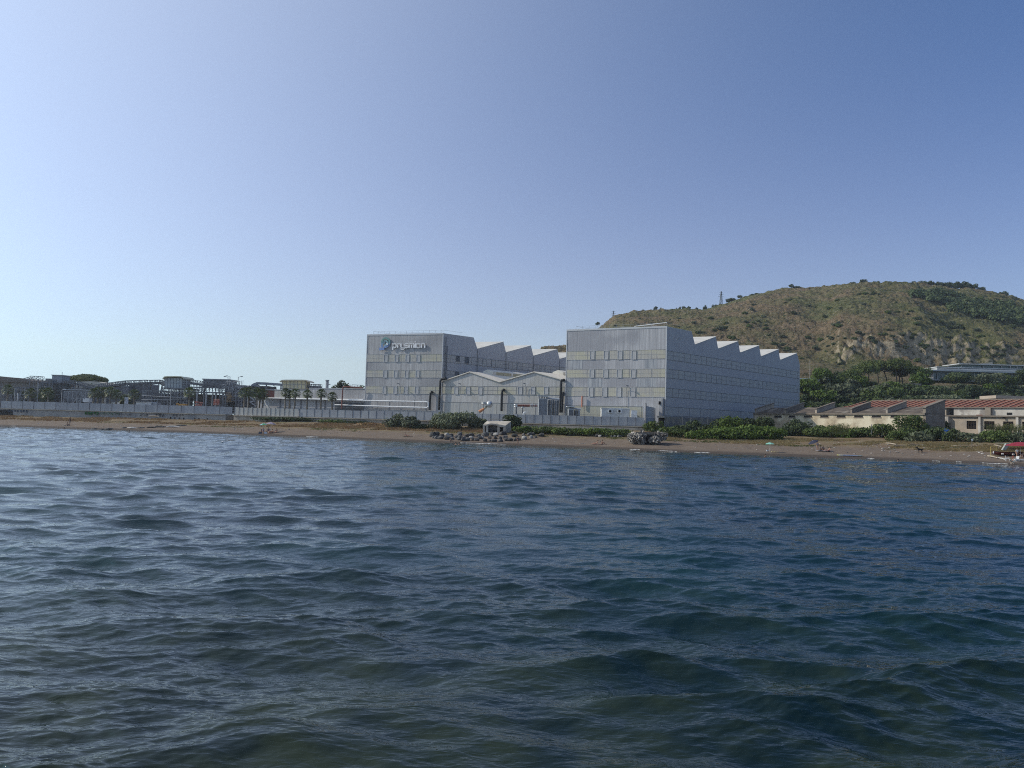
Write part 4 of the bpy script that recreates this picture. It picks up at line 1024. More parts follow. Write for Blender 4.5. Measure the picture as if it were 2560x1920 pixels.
# site container with two air conditioners
Y = yardY(1540, 5); x0 = W(1504, 1030, Y).x; x1 = W(1574, 1030, Y).x; zt = CAMH+(HOR(1540)-1022)*Y/FPX
root = thing('site_container', ((x0+x1)/2, Y, 4.6), 'white site container with two air conditioners on its front', 'container')
mb = MB(); mb.box(x0, x1, Y, Y+2.4, 4.7, zt); mb.build('shell', mat('off white panel', (.56, .57, .56), .5, (.48, .49, .48), .8), root)
mb = MB(); mb.box(x0-.1, x1+.1, Y-.1, Y+2.5, zt, zt+.15); mb.build('roof', M_white, root)
mb = MB(); mb.box(x0+1, x0+1.9, Y-.04, Y-.002, 4.8, 6.5); mb.build('door', M_steelL, root)
for px in (1526, 1549):
    c = W(px, 1028, Y); mb = MB(); mb.box(c.x-.5, c.x+.5, Y-.42, Y-.01, c.z-.4, c.z+.4); u = mb.build('air_conditioner', M_white, root)
    f = MB(); f.lathe((c.x-.1, Y-.425, c.z), [(.0, 0), (.32, 0), (.32, .03), (.1, .05)], 14, axis=(0, -1, 0)); f.build('fan', M_dark, u)
# electrical cabinets right of container
Y = yardY(1590, 4); root = thing('switch_cabinet', (W(1586, 1036, Y).x, Y, 4.6), 'small pale switch cabinet right of the white site container', 'cabinet')
mb = MB(); xa = W(1578, 1036, Y).x; xb = W(1593, 1036, Y).x; mb.box(xa, xb, Y, Y+.8, 4.65, CAMH+(HOR(1586)-1026)*Y/FPX); mb.build('case', M_white, root)
mb = MB(); mb.box(xa+.15, (xa+xb)/2-.03, Y-.04, Y-.002, 4.8, 6.6); mb.box((xa+xb)/2+.03, xb-.15, Y-.04, Y-.002, 4.8, 6.6); mb.build('door', M_steelL, root)
# high-voltage test termination: leaning bushing with big sphere
c4 = lambda x, y: (1080+x/6.144, 920+y/6.144)
Y = yardY(1210, 5)
def P4(x, y, Y=Y): return W(*c4(x, y), Y)
M_alu = mat('spun aluminium', (.62, .62, .60), .28, metal=.6); M_por = mat('brown porcelain', (.26, .10, .075), .35); M_orange = mat('orange wrap', (.60, .24, .10), .6); M_gly = mat('pale insulator', (.46, .45, .36), .5)
root = thing('test_bushing', (P4(790, 680).x, Y, 4.6), 'leaning high-voltage bushing topped by a large silver sphere', 'electrical equipment')
s = P4(882, 558); r = 54/6.144*Y/FPX
mb = MB(); prof = [(r*math.sin(math.pi*i/16), r*(1-math.cos(math.pi*i/16))) for i in range(17)]; mb.lathe(s+Vector((0, 0, -r)), prof, 20); mb.build('corona_sphere', M_alu, root, smooth=True)
mb = MB(); mb.lathe(s+Vector((.45, -r*.84, .1)), [(.0, 0), (.17, 0), (.17, .1), (0, .1)], 10, axis=(.35, -.9, .1)); mb.build('port', M_dark, root)
b0 = P4(725, 672); b1 = P4(800, 625); ax = (b1-b0).normalized()
mb = MB(); mb.tube([b0, b1], .42, 10, .30); mb.build('base_sleeve', M_orange, root)
L_ = (s-b1).length; prof = []
for i in range(int(L_/.14)): prof += [(.2, i*.14), (.33, i*.14+.05), (.2, i*.14+.1)]
mb = MB(); mb.lathe(b1, prof, 10, axis=(s-b1)); mb.build('insulator', M_gly, root)
mb = MB(); q = P4(795, 665); mb.bar((q.x, Y, 4.6), P4(795, 560), .14); mb.bar((b0.x, Y, 4.6), b0, .12); mb.build('support', M_steel, root)
for dy in (528, 552):
    q = P4(797, dy); mb = MB(); mb.lathe(q, [(.1, -.12), (.62, -.16), (.76, -.02), (.62, .12), (.1, .16)], 16); mb.build('corona_ring', M_alu, root, smooth=True)
# horizontal bushing
Y = yardY(1310, 5); P5 = lambda x, y: W(*c4(x, y), Y)
root = thing('horizontal_bushing', (P5(1400, 680).x, Y, 4.6), 'horizontal brown porcelain bushing on two stands with silver rings', 'electrical equipment')
a = P5(1315, 578); b = P5(1512, 580); d = (b-a); L_ = d.length; prof = []
for i in range(int(L_/.16)): prof += [(.26, i*.16), (.36, i*.16+.06), (.26, i*.16+.12)]
mb = MB(); mb.lathe(a, prof, 10, axis=d); mb.build('insulator', M_por, root)
mb = MB(); mb.tube([P5(1512, 580), P5(1622, 582)], .2, 8); mb.build('conductor', M_por, root)
for x, rr in ((1522, .55), (1540, .55), (1580, .38), (1615, .42)):
    mb = MB(); mb.lathe(P5(x, 578), [(.1, -.08), (rr, -.06), (rr, .06), (.1, .08)], 14, axis=d); mb.build('corona_ring', M_alu, root)
for x, y in ((1288, 568), (1288, 594), (1393, 606)):
    mb = MB(); mb.lathe(P5(x, y), [(.1, -.14), (.5, -.14), (.58, 0), (.5, .14), (.1, .14)], 14); mb.build('corona_cap', M_alu, root, smooth=True)
for x, y in ((1300, 600), (1393, 612)):
    q = P5(x, y); mb = MB(); mb.bar((q.x, Y, 4.6), q, .2); mb.bar((q.x-.45, Y, 4.6), (q.x, Y, q.z-.4), .08); mb.bar((q.x+.45, Y, 4.6), (q.x, Y, q.z-.4), .08); mb.build('stand', M_steel, root)
# a small white domed vent cap over the fence
q = P5(1415, 700); mb = MB(); mb.tube([(q.x-.2, q.y-1, 4.6), (q.x-.2, q.y-1, q.z-.2), (q.x-.1, q.y-1, q.z+.2), (q.x+.35, q.y-1, q.z+.32)], .22, 8)
tag(mb.build('vent_cowl', M_white, loc=(q.x, q.y-1, 4.6)), 'small white bent vent cowl behind the mesh fence below the horizontal bushing', 'vent')

# ---------------------------------------------------------------- concrete bunker on the beach
B0 = onb(*c4(820, 1005)); B0 = Vector((B0.x, B0.y, B0.z)); Yb_ = B0.y
def PB(x, y, dy=0): return W(*c4(x, y), Yb_+dy)
M_bunk = mat('bunker concrete', (.46, .41, .33), .9, (.37, .33, .27), .9, bump=.04, c3=(.50, .46, .39), scale3=.5)
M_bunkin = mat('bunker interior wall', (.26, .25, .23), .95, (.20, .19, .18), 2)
root = thing('bunker', (PB(1000, 1000).x, Yb_+2.5, B0.z-.2), 'pale concrete wartime bunker with three openings above the rocks', 'bunker')
zbk = min(PB(900, 1010).z, B0.z)-.5
def q2(x, y, dy=0): return PB(x, y, dy)
# roof slab: sloping visor seen as a pale plane
f1 = [q2(787, 868), q2(832, 868), q2(868, 858), q2(905, 850), q2(950, 856), q2(985, 872), q2(1018, 866), q2(1032, 885), q2(1128, 884)]
b1 = [q2(845, 812, 4.2), q2(1215, 818, 4.2)]
mb = MB()
top = f1+[b1[1], b1[0]]
mb.add(top, [tuple(range(len(top)))])
mb.add([p-Vector((0, 0, .35)) for p in top], [tuple(range(len(top)))[::-1]])
n = len(top)
for i in range(n): mb.add([top[i], top[(i+1) % n], top[(i+1) % n]-Vector((0, 0, .35)), top[i]-Vector((0, 0, .35))], [(3, 2, 1, 0)])
mb.build('roof', M_bunk, root)
def pier(xa, xb, ya, yb, dy0, dy1, name='pier', material=None):
    a = q2(xa, ya, dy0); b = q2(xb, ya, dy0); c = q2(xb, yb, dy0); d = q2(xa, yb, dy0)
    mb = MB(); h = Vector((0, dy1-dy0, 0)); a2, b2, c2, d2 = [Vector(v) for v in (a, b, c, d)]
    d2.z = c2.z = min(d2.z, c2.z)
    mb.hexa([d2, c2, c2+h, d2+h, a2, b2, b2+h, a2+h]); return mb.build(name, material or M_bunk, root)
pier(783, 800, 868, 1015, .12, 1.2); pier(828, 862, 866, 1015, .1, 1.4); pier(1002, 1040, 880, 1030, .1, 1.5); pier(1094, 1130, 884, 1030, .1, 1.0)
pier(862, 1002, 990, 1012, .14, .9, 'sill'); pier(1040, 1094, 884, 905, .15, 1.0, 'lintel'); pier(800, 828, 866, 878, .14, 1.0, 'lintel')
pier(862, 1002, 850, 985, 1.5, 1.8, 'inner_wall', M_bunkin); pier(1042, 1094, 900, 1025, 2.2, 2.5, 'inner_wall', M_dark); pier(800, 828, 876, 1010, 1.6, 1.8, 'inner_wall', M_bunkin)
# right flank running back to the roof's far corner, left flank
for (xa, ya, xb, yb, nm) in ((1130, 884, 1216, 820, 'flank'), (784, 866, 846, 812, 'flank')):
    A = q2(xa, ya, .05); Bq = q2(xb, yb, 4.2); e = Vector((-.4 if xa > 1000 else .4, 0, 0)); mb = MB()
    mb.hexa([(A.x, A.y, zbk), (Bq.x, Bq.y, zbk), (Bq.x+e.x, Bq.y, zbk), (A.x+e.x, A.y, zbk), A-Vector((0, 0, .36)), Bq-Vector((0, 0, .36)), Bq+e-Vector((0, 0, .36)), A+e-Vector((0, 0, .36))]); mb.build(nm, M_bunk, root)
mb = MB(); A = q2(848, 815, 4.1); Bq = q2(1212, 821, 4.1); mb.hexa([(A.x, A.y, zbk), (Bq.x, A.y, zbk), (Bq.x, A.y+.4, zbk), (A.x, A.y+.4, zbk), (A.x, A.y, A.z-.4), (Bq.x, A.y, Bq.z-.4), (Bq.x, A.y+.4, Bq.z-.4), (A.x, A.y+.4, A.z-.4)]); mb.build('rear_wall', M_bunk, root)
mb = MB(); mb.hexa([q2(860, 790, 5.5), q2(1148, 795, 5.5), q2(1148, 795, 6.5), q2(860, 790, 6.5), q2(860, 778, 5.5), q2(1148, 783, 5.5), q2(1148, 783, 6.5), q2(860, 778, 6.5)]); mb.build('rear_step', M_ledge, root)
def rock_mb(r, seed, sq=(1, 1, .75), sub=2, rough=.28):
    rs = np.random.RandomState(seed); import bmesh
    bm = bmesh.new(); bmesh.ops.create_icosphere(bm, subdivisions=sub, radius=1)
    V = np.array([v.co[:] for v in bm.verts]); N_ = rs.normal(size=(9, 3)); N_ /= np.linalg.norm(N_, axis=1)[:, None]; D_ = .62+.33*rs.rand(9)
    for n_, d_ in zip(N_, D_):
        t = V@n_; ov = np.maximum(t-d_, 0); V = V-ov[:, None]*n_
    V = V*(1+rs.normal(size=(len(V), 1))*rough*.12); V = V*np.array(sq)*r
    mb = MB(); mb.v = [tuple(x) for x in V.tolist()]; mb.f = [tuple(v.index for v in f.verts) for f in bm.faces]; bm.free(); return mb
mb = MB()
for i in range(16):
    rr = random.Random(i); p = q2(868+rr.random()*130, 975-rr.random()*18, .7+rr.random()*.5); r_ = rock_mb(.28+.2*rr.random(), i, sub=1); mb.add([(x+p.x, y+p.y, z+p.z) for x, y, z in r_.v], r_.f)
tag(mb.build('rubble', mat('dark rubble', (.035, .036, .04), .9), loc=q2(930, 985, 1)), 'dark rubble heap lying inside the wide bunker opening', 'rubble', kind='stuff')

# ---------------------------------------------------------------- boulders below the bunker
protos = [rock_mb(1, 100+i, (1, .85, .72)) for i in range(7)]
PM = []
for i, pmb in enumerate(protos):
    me = bpy.data.meshes.new('boulder'); me.from_pydata(pmb.v, [], pmb.f); me.materials.append(M_rockD); PM.append(me)
PMP = []
for i, pmb in enumerate(protos[:3]):
    me = bpy.data.meshes.new('boulder'); me.from_pydata(pmb.v, [], pmb.f); me.materials.append(mat('pale boulder', (.36, .34, .31), .9, (.26, .25, .23), 1.2, bump=.08)); PMP.append(me)
rb = random.Random(42)
def boulder(px, py, size, pale=False, label=None, group='boulders heaped below the bunker'):
    p = onb(px, py); me = (PMP if pale else PM)[rb.randrange(3 if pale else 7)]
    o = bpy.data.objects.new('boulder', me); COL.objects.link(o); s = size*1.55*p.y/FPX/2
    o.location = (p.x, p.y, p.z+s*.32); o.scale = (s, s*.9, s*rb.uniform(.75, 1.15)); o.rotation_euler = (rb.uniform(-.3, .3), rb.uniform(-.3, .3), rb.uniform(0, 6.28))
    return tag(o, label, 'boulder', group)
def LBf(px, row, sz):
    col = next(t for q, t in ((1110, 'at the far left end'), (1140, 'below the largest bush'), (1170, 'below the bush centre'), (1200, 'left of the bunker'), (1225, 'under the bunker left corner'), (1250, 'under the wide bunker opening'), (1280, 'under the bunker doorway'), (1305, 'behind the walking person'), (1330, 'right of the walking person'), (9999, 'at the right end')) if px < q)
    return '%s dark boulder in the %s row of the heap, %s' % (sz, ('back', 'middle', 'front')[row], col)
def yline(px): return np.interp(px, [1070, 1120, 1180, 1250, 1300, 1360], [1093, 1100, 1102, 1104, 1101, 1090])
def yup(px): return np.interp(px, [1070, 1120, 1180, 1250, 1300, 1360], [1085, 1091, 1092, 1089, 1079, 1084])
for row, k in ((0, 17), (1, 20), (2, 22)):
    for i in range(k):
        px = 1074+(1358-1074)*(i+rb.uniform(.1, .9))/k; t = row/2
        py = yup(px)+(yline(px)-yup(px))*t+rb.uniform(-1, 1); pale = rb.random() < .08
        sz_ = rb.uniform(7.5, 13.5)*(1.05-.15*t); boulder(px, py, sz_, pale, 'pale grey boulder among the dark heap below the bunker' if pale else LBf(px, row, 'small' if sz_ < 9.5 else 'large' if sz_ > 11.5 else 'medium'))
boulder(1149, 1088, 12, False, 'largest dark boulder standing above the left half of the boulder row')
boulder(1239, 1090, 12, True, 'pale upright block of stone just below the bunker doorway')
boulder(1083, 1092, 15, False, 'broad dark boulder at the left end of the boulder row')
# flat slabs at the water edge far left
for i, (px, py, wpx, hpx) in enumerate(((236, 1072, 16, 4), (272, 1073.5, 24, 6), (254, 1074, 10, 3), (312, 1070, 14, 5), (330, 1070.5, 26, 5), (352, 1070, 22, 4), (378, 1069, 26, 5), (400, 1068, 30, 6), (432, 1067.5, 38, 5), (455, 1064, 30, 3))):
    p = onb(px, py); k = p.y/FPX; r_ = rock_mb(1, 200+i, (wpx*k/2, 1.0, hpx*k*.7)); mb = MB(); mb.add([(x+p.x, y+p.y, z+p.z) for x, y, z in r_.v], r_.f)
    tag(mb.build('stone_slab', M_rockD if i not in (4, 8) else M_concG, loc=p), ('flat dark stone slab lying at the water edge on the left beach' if i not in (4, 8) else 'flat grey concrete slab lying at the water edge on the left beach'), 'stone slab', 'stone slabs at the water edge')
for i in range(14):
    px = 1480+i*7+rb.uniform(-3, 3); boulder(px, 1091+rb.uniform(-3, 3.5), rb.uniform(5, 9), rb.random() < .5, 'half-buried stone at the sand edge between the bunker and the ruined pillbox', 'stones at the sand edge')

# ---------------------------------------------------------------- ruined conglomerate pillbox
c6 = lambda x, y: (1560+x/5.027, 1000+y/5.027)
pb = onb(*c6(250, 560)); Yp = pb.y
root = thing('ruined_pillbox', pb, 'crumbling pillbox of pale conglomerate with a dark hollow on the sand', 'ruin')
def lump(cx, cy, wx, hy, dy, depth, seed, sub=4, rough=1.5, name='rubble_wall'):
    p = W(*c6(cx, cy), Yp+dy); k = Yp/FPX/5.027; r_ = rock_mb(1, seed, (wx*k/2, depth, hy*k/2), sub, rough); mb = MB()
    mb.add([(x+p.x, y+p.y, z+p.z) for x, y, z in r_.v], r_.f); mb.build(name, M_rockP, root)
lump(110, 475, 120, 150, .8, 1.6, 1); lump(202, 480, 135, 180, 0, 1.5, 2); lump(383, 510, 130, 110, -.3, 1.2, 3); lump(460, 460, 140, 120, 1.6, 1.8, 4); lump(390, 430, 90, 60, .8, 1.2, 5)
k = Yp/FPX/5.027; p = W(*c6(310, 425), Yp+1.6); mb = MB(); mb.box(p.x-2.9, p.x+3.6, p.y-1.6, p.y+2.2, p.z-.12, p.z+.35); mb.build('roof_slab', M_coping, root)
p = W(*c6(312, 462), Yp+.3); mb = MB(); mb.box(p.x-.9, p.x+1.9, p.y, p.y+.3, pb.z-.3, p.z+.75); mb.build('hollow', M_dark, root)  # black block stands in for the shade inside the hollow

# ---------------------------------------------------------------- ruined saw-tooth shed (plaster) on the right
FA = Facade(1888, 205, 2316, 161)
FA.n = Vector((FA.d.y, -FA.d.x, 0))
if FA.n.x > 0: FA.n = -FA.n
BACK = -FA.n
zE = FA.hit(2100, 1034)[1]; zE = 9.05
ruinA = thing('ruined_shed', FA.pt(FA.L/2, 3.8), 'derelict plaster shed with sloping grey roof bays behind the scrub', 'building')
mb = MB(); FA.box(mb, 0, FA.L-.6, 2.8, zE-.35, -.4, 0); mb.build('front_wall', M_plaster, ruinA)
mb = MB(); FA.box(mb, -.2, FA.L, zE-.34, zE, -.6, .35); mb.build('cornice', M_coping, ruinA)
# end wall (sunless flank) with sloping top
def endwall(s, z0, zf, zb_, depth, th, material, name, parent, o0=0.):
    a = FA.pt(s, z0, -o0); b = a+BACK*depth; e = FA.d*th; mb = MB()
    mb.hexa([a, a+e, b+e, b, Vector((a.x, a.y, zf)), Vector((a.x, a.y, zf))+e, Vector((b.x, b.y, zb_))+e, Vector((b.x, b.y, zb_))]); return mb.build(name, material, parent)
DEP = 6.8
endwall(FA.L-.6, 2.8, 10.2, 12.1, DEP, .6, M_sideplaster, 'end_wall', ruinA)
a = FA.pt(FA.L-.8, 0); mb = MB(); mb.hexa([FA.pt(FA.L-.9, 10.21, .25), FA.pt(FA.L+.2, 10.21, .25), FA.pt(FA.L+.2, 12.16, -DEP-.2), FA.pt(FA.L-.9, 12.16, -DEP-.2), FA.pt(FA.L-.9, 10.45, .25), FA.pt(FA.L+.2, 10.45, .25), FA.pt(FA.L+.2, 12.4, -DEP-.2), FA.pt(FA.L-.9, 12.4, -DEP-.2)]); mb.build('coping', M_coping, ruinA)
mb = MB(); FA.box(mb, FA.L-.598, FA.L+.03, 9.0, 9.2, -DEP, .36); mb.build('string_course', M_coping, ruinA)
# bays: parapets rise to the back; px of the parapet feet along the front
feet = [1887, 1961.5, 2038, 2126, 2214.5]; ss = [max(0, FA.hit(px, 1034)[0]) for px in feet]+[FA.L-.6]
for i, s in enumerate(ss[:-1]):
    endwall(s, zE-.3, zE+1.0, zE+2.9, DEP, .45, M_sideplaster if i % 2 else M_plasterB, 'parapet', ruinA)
    mb = MB(); q = [FA.pt(s-.12, zE+1.01, .15), FA.pt(s+.6, zE+1.01, .15), FA.pt(s+.6, zE+2.95, -DEP-.1), FA.pt(s-.12, zE+2.95, -DEP-.1)]; mb.hexa(q+[p+Vector((0, 0, .18)) for p in q]); mb.build('coping', M_coping, ruinA)
for i in range(len(ss)-1):
    s0, s1 = ss[i]+.46, ss[i+1]-.02
    q = [FA.pt(s0, zE+.02, .0), FA.pt(s1, zE+.02, .0), FA.pt(s1, zE+1.75, -DEP), FA.pt(s0, zE+1.75, -DEP)]; mb = MB(); mb.hexa([p-Vector((0, 0, .2)) for p in q]+q); mb.build('roof', M_slab, ruinA)
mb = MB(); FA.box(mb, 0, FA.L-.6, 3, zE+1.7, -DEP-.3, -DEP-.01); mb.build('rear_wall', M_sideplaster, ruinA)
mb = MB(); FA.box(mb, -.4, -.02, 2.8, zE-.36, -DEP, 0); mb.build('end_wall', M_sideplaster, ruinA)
for (xa, xb) in ((240, 296), (355, 402), (475, 538), (603, 667), (735, 802), (870, 940), (1010, 1082), (1158, 1232)):
    s0 = FA.hit(1860+xa/3.16, 1041)[0]; s1 = FA.hit(1860+xb/3.16, 1041)[0]; z1 = FA.hit(1860+xa/3.16, 1038.6)[1]; z0 = FA.hit(1860+xa/3.16, 1043.2)[1]
    mb = MB(); FA.box(mb, s0, s1, z0, z1, -.3, .012); w_ = mb.build('slit_window', M_dark, ruinA)
    mb = MB(); FA.box(mb, s0-.15, s1+.15, z0-.16, z0-.01, .0, .12); mb.build('sill', M_coping, w_)

# ---------------------------------------------------------------- ruined hall with the rusty ribbed roof
FB = Facade(2364, 172, 2700, 151)
FB.n = Vector((FB.d.y, -FB.d.x, 0)); 
if FB.n.y > 0: FB.n = -FB.n
BB = -FB.n
c7 = lambda x, y: (2360+x/11.06, 1030+y/11.06)
zC = FB.hit(2470, 1040)[1]
ruinB = thing('derelict_factory', FB.pt(FB.L/2, 3.8), 'derelict concrete factory under a rusty red ribbed roof at the right', 'building')
# the wall is pierced: build it from piers and spandrels
wins = [(625, 892), (1110, 1396), (1635, 1917), (2160, 2450), (2700, 2990)]
z1w = FB.hit(*c7(760, 248))[1]; z0w = FB.hit(*c7(760, 470))[1]
edges = []
for a, b in wins: edges.append((FB.hit(*c7(a, 300))[0], FB.hit(*c7(b, 300))[0]))
mb = MB(); s = 0
for a, b in edges:
    if a > FB.L: break
    FB.box(mb, s, a, 2.8, zC-.2, -.35, 0); FB.box(mb, a, b, z1w, zC-.2, -.35, 0); FB.box(mb, a, b, 2.8, z0w, -.35, 0); s = b
FB.box(mb, s, FB.L, 2.8, zC-.2, -.35, 0); mb.build('front_wall', M_plasterB, ruinB)
mb = MB(); FB.box(mb, 0, FB.L, 2.8, zC-.2, -1.2, -1.0); mb.build('inner_wall', M_dark, ruinB)  # black sheet stands in for the unlit interior behind the windows
for a, b in edges:
    if b > FB.L: continue
    g = MB(); 
    for i in range(7): x = a+(b-a)*i/6; FB.box(g, x-.015, x+.015, z0w, z1w, -.22, -.16)
    for i in range(1, 6): z = z0w+(z1w-z0w)*i/6; FB.box(g, a, b, z-.012, z+.012, -.217, -.163)
    g.build('window_grille', mat('rusty grille', (.10, .075, .06), .8), ruinB)
for x in (1005, 2050, 3100):
    s = FB.hit(*c7(x, 300))[0]; mb = MB(); FB.box(mb, s-.28, s+.22, 2.8, zC-.22, .002, .5); mb.build('buttress', M_plasterP, ruinB)
mb = MB(); FB.box(mb, -.3, FB.L, zC-.19, zC+.12, -1.5, .55); mb.build('cornice', M_coping, ruinB)
mb = MB(); FB.box(mb, -1.2, 1.2, 2.8, zC-.25, .02, 1.1); mb.build('corner_pier', M_plasterP, ruinB)
# set-back upper storey
zU = FB.hit(2450, 1022.5)[1]+.25
mb = MB(); s0 = FB.hit(2377, 1030)[0]; FB.box(mb, s0, FB.L, zC+.13, zU, -1.9, -1.5); mb.build('upper_wall', M_plasterP, ruinB)
mb = MB(); sa = FB.hit(2459, 1030)[0]; sb = FB.hit(2473, 1030)[0]; FB.box(mb, sa, sb, zC+.13, zU+.01, -1.49, -.7); mb.build('shade_block', M_sideplaster, ruinB)  # projecting dark block stands in for shade on the upper wall
a_, z1_ = FB.hit(*c7(1655, 10)); b_, z0_ = FB.hit(*c7(1810, 78)); mb = MB(); FB.box(mb, a_, b_, z0_, z1_, -1.6, -1.48); mb.build('broken_opening', M_dark, ruinB)
a_, z1_ = FB.hit(*c7(805, 68)); b_, z0_ = FB.hit(*c7(985, 95)); mb = MB(); FB.box(mb, a_, b_, z0_, z1_, -1.55, -1.47); mb.build('brick_patch', M_rust, ruinB)
mb = MB(); FB.box(mb, -4, FB.L, zU+.0, zU+.22, -2.2, -1.1); mb.build('eave_beam', M_coping, ruinB)
# rusty roof plane, eave -> ridge, also showing over the plaster shed to x=2240
def roofpt(px, py, Y): return W(px, py, Y)
e0 = FB.pt(0, 0, -1.2); 
sL = -26; zR = FB.hit(2470, 1000.5, -9)[1]; zEv = zU+.25
q = [FB.pt(sL, zEv, -1.2), FB.pt(FB.L, zEv, -1.2), FB.pt(FB.L, zR, -9), FB.pt(sL+4.5, zR, -9)]
mb = MB(); mb.hexa([p-Vector((0, 0, .15)) for p in q]+q); rf = mb.build('rusty_roof', M_rust, ruinB)
# roof end: the ribs run obliquely down the slope
k = 0; s = sL+1.5; up = Vector((0, 0, .10))
while s < FB.L-1:
    a = FB.pt(s, zEv, -1.2)+up; b = FB.pt(min(s+1.0, FB.L), zR, -9)+up; r = MB(); r.bar(a, b, .34, .10); r.build('roof_rib', M_rustrib, rf); s += 1.55; k += 1
mb = MB(); FB.box(mb, sL+4, FB.L, zR+.0, zR+.3, -9.5, -8.9); mb.build('ridge', M_coping, rf)
mb = MB(); FB.box(mb, sL+2, FB.L, 3, zEv-.2, -16, -9.6); mb.build('rear_block', M_sideplaster, ruinB)
mb = MB(); FB.box(mb, sL+1, -.4, 3, zEv-.16, -9, -1.6); mb.build('rear_block', M_plasterB, ruinB)
# lamp bracket on wall
q = FB.pt(*FB.hit(*c7(1640, 150), .5), .5); mb = MB(); mb.bar(FB.pt(*FB.hit(*c7(1610, 145), 0), 0), q, .08); mb.box(q.x-.3, q.x+.3, q.y-.2, q.y+.2, q.z-.1, q.z+.12); mb.build('lamp_bracket', M_dark, ruinB)
# far beige roof behind
a = W(2484, 996, 200); b = W(2760, 1000, 200); mb = MB(); zt = W(2520, 989.5, 200).z
far = thing('beige_warehouse', (b.x, 200, 4), 'long beige roof edge behind the rusty roof at the right edge', 'building')
mb.box(a.x, b.x, 199, 206, a.z, zt); mb.build('roof', mat('beige roof', (.42, .35, .28), .9, (.36, .30, .24), .5), far)
mb = MB(); mb.box(a.x+.5, b.x, 200, 205, 4, a.z-.01); mb.build('wall', M_rust, far)
# blue tarpaulin heap by the end wall
p = onb(2359, 1085); Y = 158; c = W(2357, 1078, Y); r_ = rock_mb(1, 77, (1.9, 1.4, 1.3), 3); mb = MB(); mb.add([(x+c.x, y+c.y, z+c.z-.6) for x, y, z in r_.v], r_.f)
tag(mb.build('tarpaulin', mat('blue tarpaulin', (.03, .10, .32), .45, (.02, .07, .24), 1.5), loc=(c.x, c.y, c.z-1.4)), 'crumpled blue tarpaulin heap beside the dark end wall', 'tarpaulin')

# ---------------------------------------------------------------- modern villa on the terrace
c2 = lambda x, y: (1860+x/3.16, 880+y/3.16)
YV = 300
def vb(xa, xb, ya, yb, dy0, dy1, mb=None, Y=YV):
    mb = mb or MB(); m_ = (xa+xb)/2; a = W(*c2(xa, (ya+yb)/2), Y+dy0); b = W(*c2(xb, (ya+yb)/2), Y+dy0); zt = W(*c2(m_, ya), Y+dy0).z; zb = W(*c2(m_, yb), Y+dy0).z
    mb.box(a.x, b.x, Y+dy0, Y+dy1, zb, zt); return mb
M_glass = mat('tinted glazing', (.03, .075, .08), .25, (.07, .12, .12), .25, spec=.8)
M_vw = mat('villa white', (.42, .43, .42), .6)
villa = thing('modern_villa', W(*c2(1850, 240), YV), 'low modern building of glass and white slabs on the wooded terrace', 'building')
EX = 2700
vb(1455, EX, 155, 165, -2.5, 14).build('roof_slab', M_vw, villa)
vb(1500, EX, 165.5, 232, .8, 13).build('glazed_front', M_glass, villa)
vb(1465, EX, 232.5, 240, -1, 14).build('floor_slab', M_vw, villa)
for x in (1497, 1530, 1565, 1603, 1650, 1700, 1752, 1820, 1888, 1958, 2020, 2058, 2118, 2140, 2200, 2290, 2400): vb(x-2.5, x+2.5, 165.5, 232.3, .4, .75).build('column', M_vw, villa)
vb(1495, 1502, 166, 232, -.5, 12).build('side_wall', M_vw, villa)
vb(1700, EX, 103, 109, 4, 16).build('upper_roof_slab', M_vw, villa)
vb(1715, EX, 110, 132, 6.5, 15).build('upper_glazing', M_glass, villa)
vb(1700, EX, 132.5, 142, 5.2, 16).build('upper_parapet', M_vw, villa)
vb(1525, 1712, 117, 124, 3, 14).build('lower_roof_slab', M_vw, villa)
vb(1540, 1700, 125, 150, 5.2, 13).build('side_glazing', mat('pale louvre', (.30, .32, .31), .6), villa)
for x in (1720, 1805, 1890, 1971, 2037, 2106, 2160, 2212): vb(x-3, x+3, 110, 132, 6, 6.45).build('upper_column', M_vw, villa)
vb(1525, EX, 143, 154.8, 3.5, 14.5).build('podium', M_vw, villa)
mb = MB(); A = W(*c2(1780, 100), YV+8); Bq = W(*c2(1963, 80), YV+8); C_ = W(*c2(1965, 103), YV+8); mb.extrude([A, C_, Bq], (0, 5, 0)); mb.build('ramp', M_conc, villa)
# small white house beside the hall
sh = thing('white_pavilion', W(*c2(520, 265), 285), 'small white flat-roofed house showing right of the right hall', 'house')
vb(395, 597, 214, 257, 0, 7, Y=285).build('wall', M_white, sh); vb(390, 599, 208, 214, -.4, 7.4, Y=285).build('roof', M_white, sh)
vb(390, 600, 257.5, 264, -.9, 8, Y=285).build('terrace_slab', M_white, sh); vb(470, 560, 219, 252, -.06, -.005, Y=285).build('window', mat('blue window', (.08, .10, .15), .2), sh); vb(420, 462, 222, 250, -.05, -.004, Y=285).build('window', M_pane, sh)
mb = MB(); p = W(*c2(520, 208), 287); mb.tube([p, p+Vector((0, 0, 7))], .06, 5); mb.build('mast', M_steelL, sh)
# brown retaining walls of the terrace
for i, (xa, xb, ya, yb, Y, lb) in enumerate(((880, 960, 200, 236, 296, 'brown terrace wall under the umbrella pines'), (1300, 1400, 248, 285, 283, 'low stone terrace wall below the villa trees'))):
    vb(xa, xb, ya, yb, 0, .6, Y=Y).build('x', M_rust, None) if False else None
    o = vb(xa, xb, ya, yb, 0, .6, Y=Y).build('terrace_wall', M_sideplaster if i else mat('brown wall', (.20, .14, .11), .9), loc=W(*c2((xa+xb)/2, yb), Y)); tag(o, lb, 'wall')

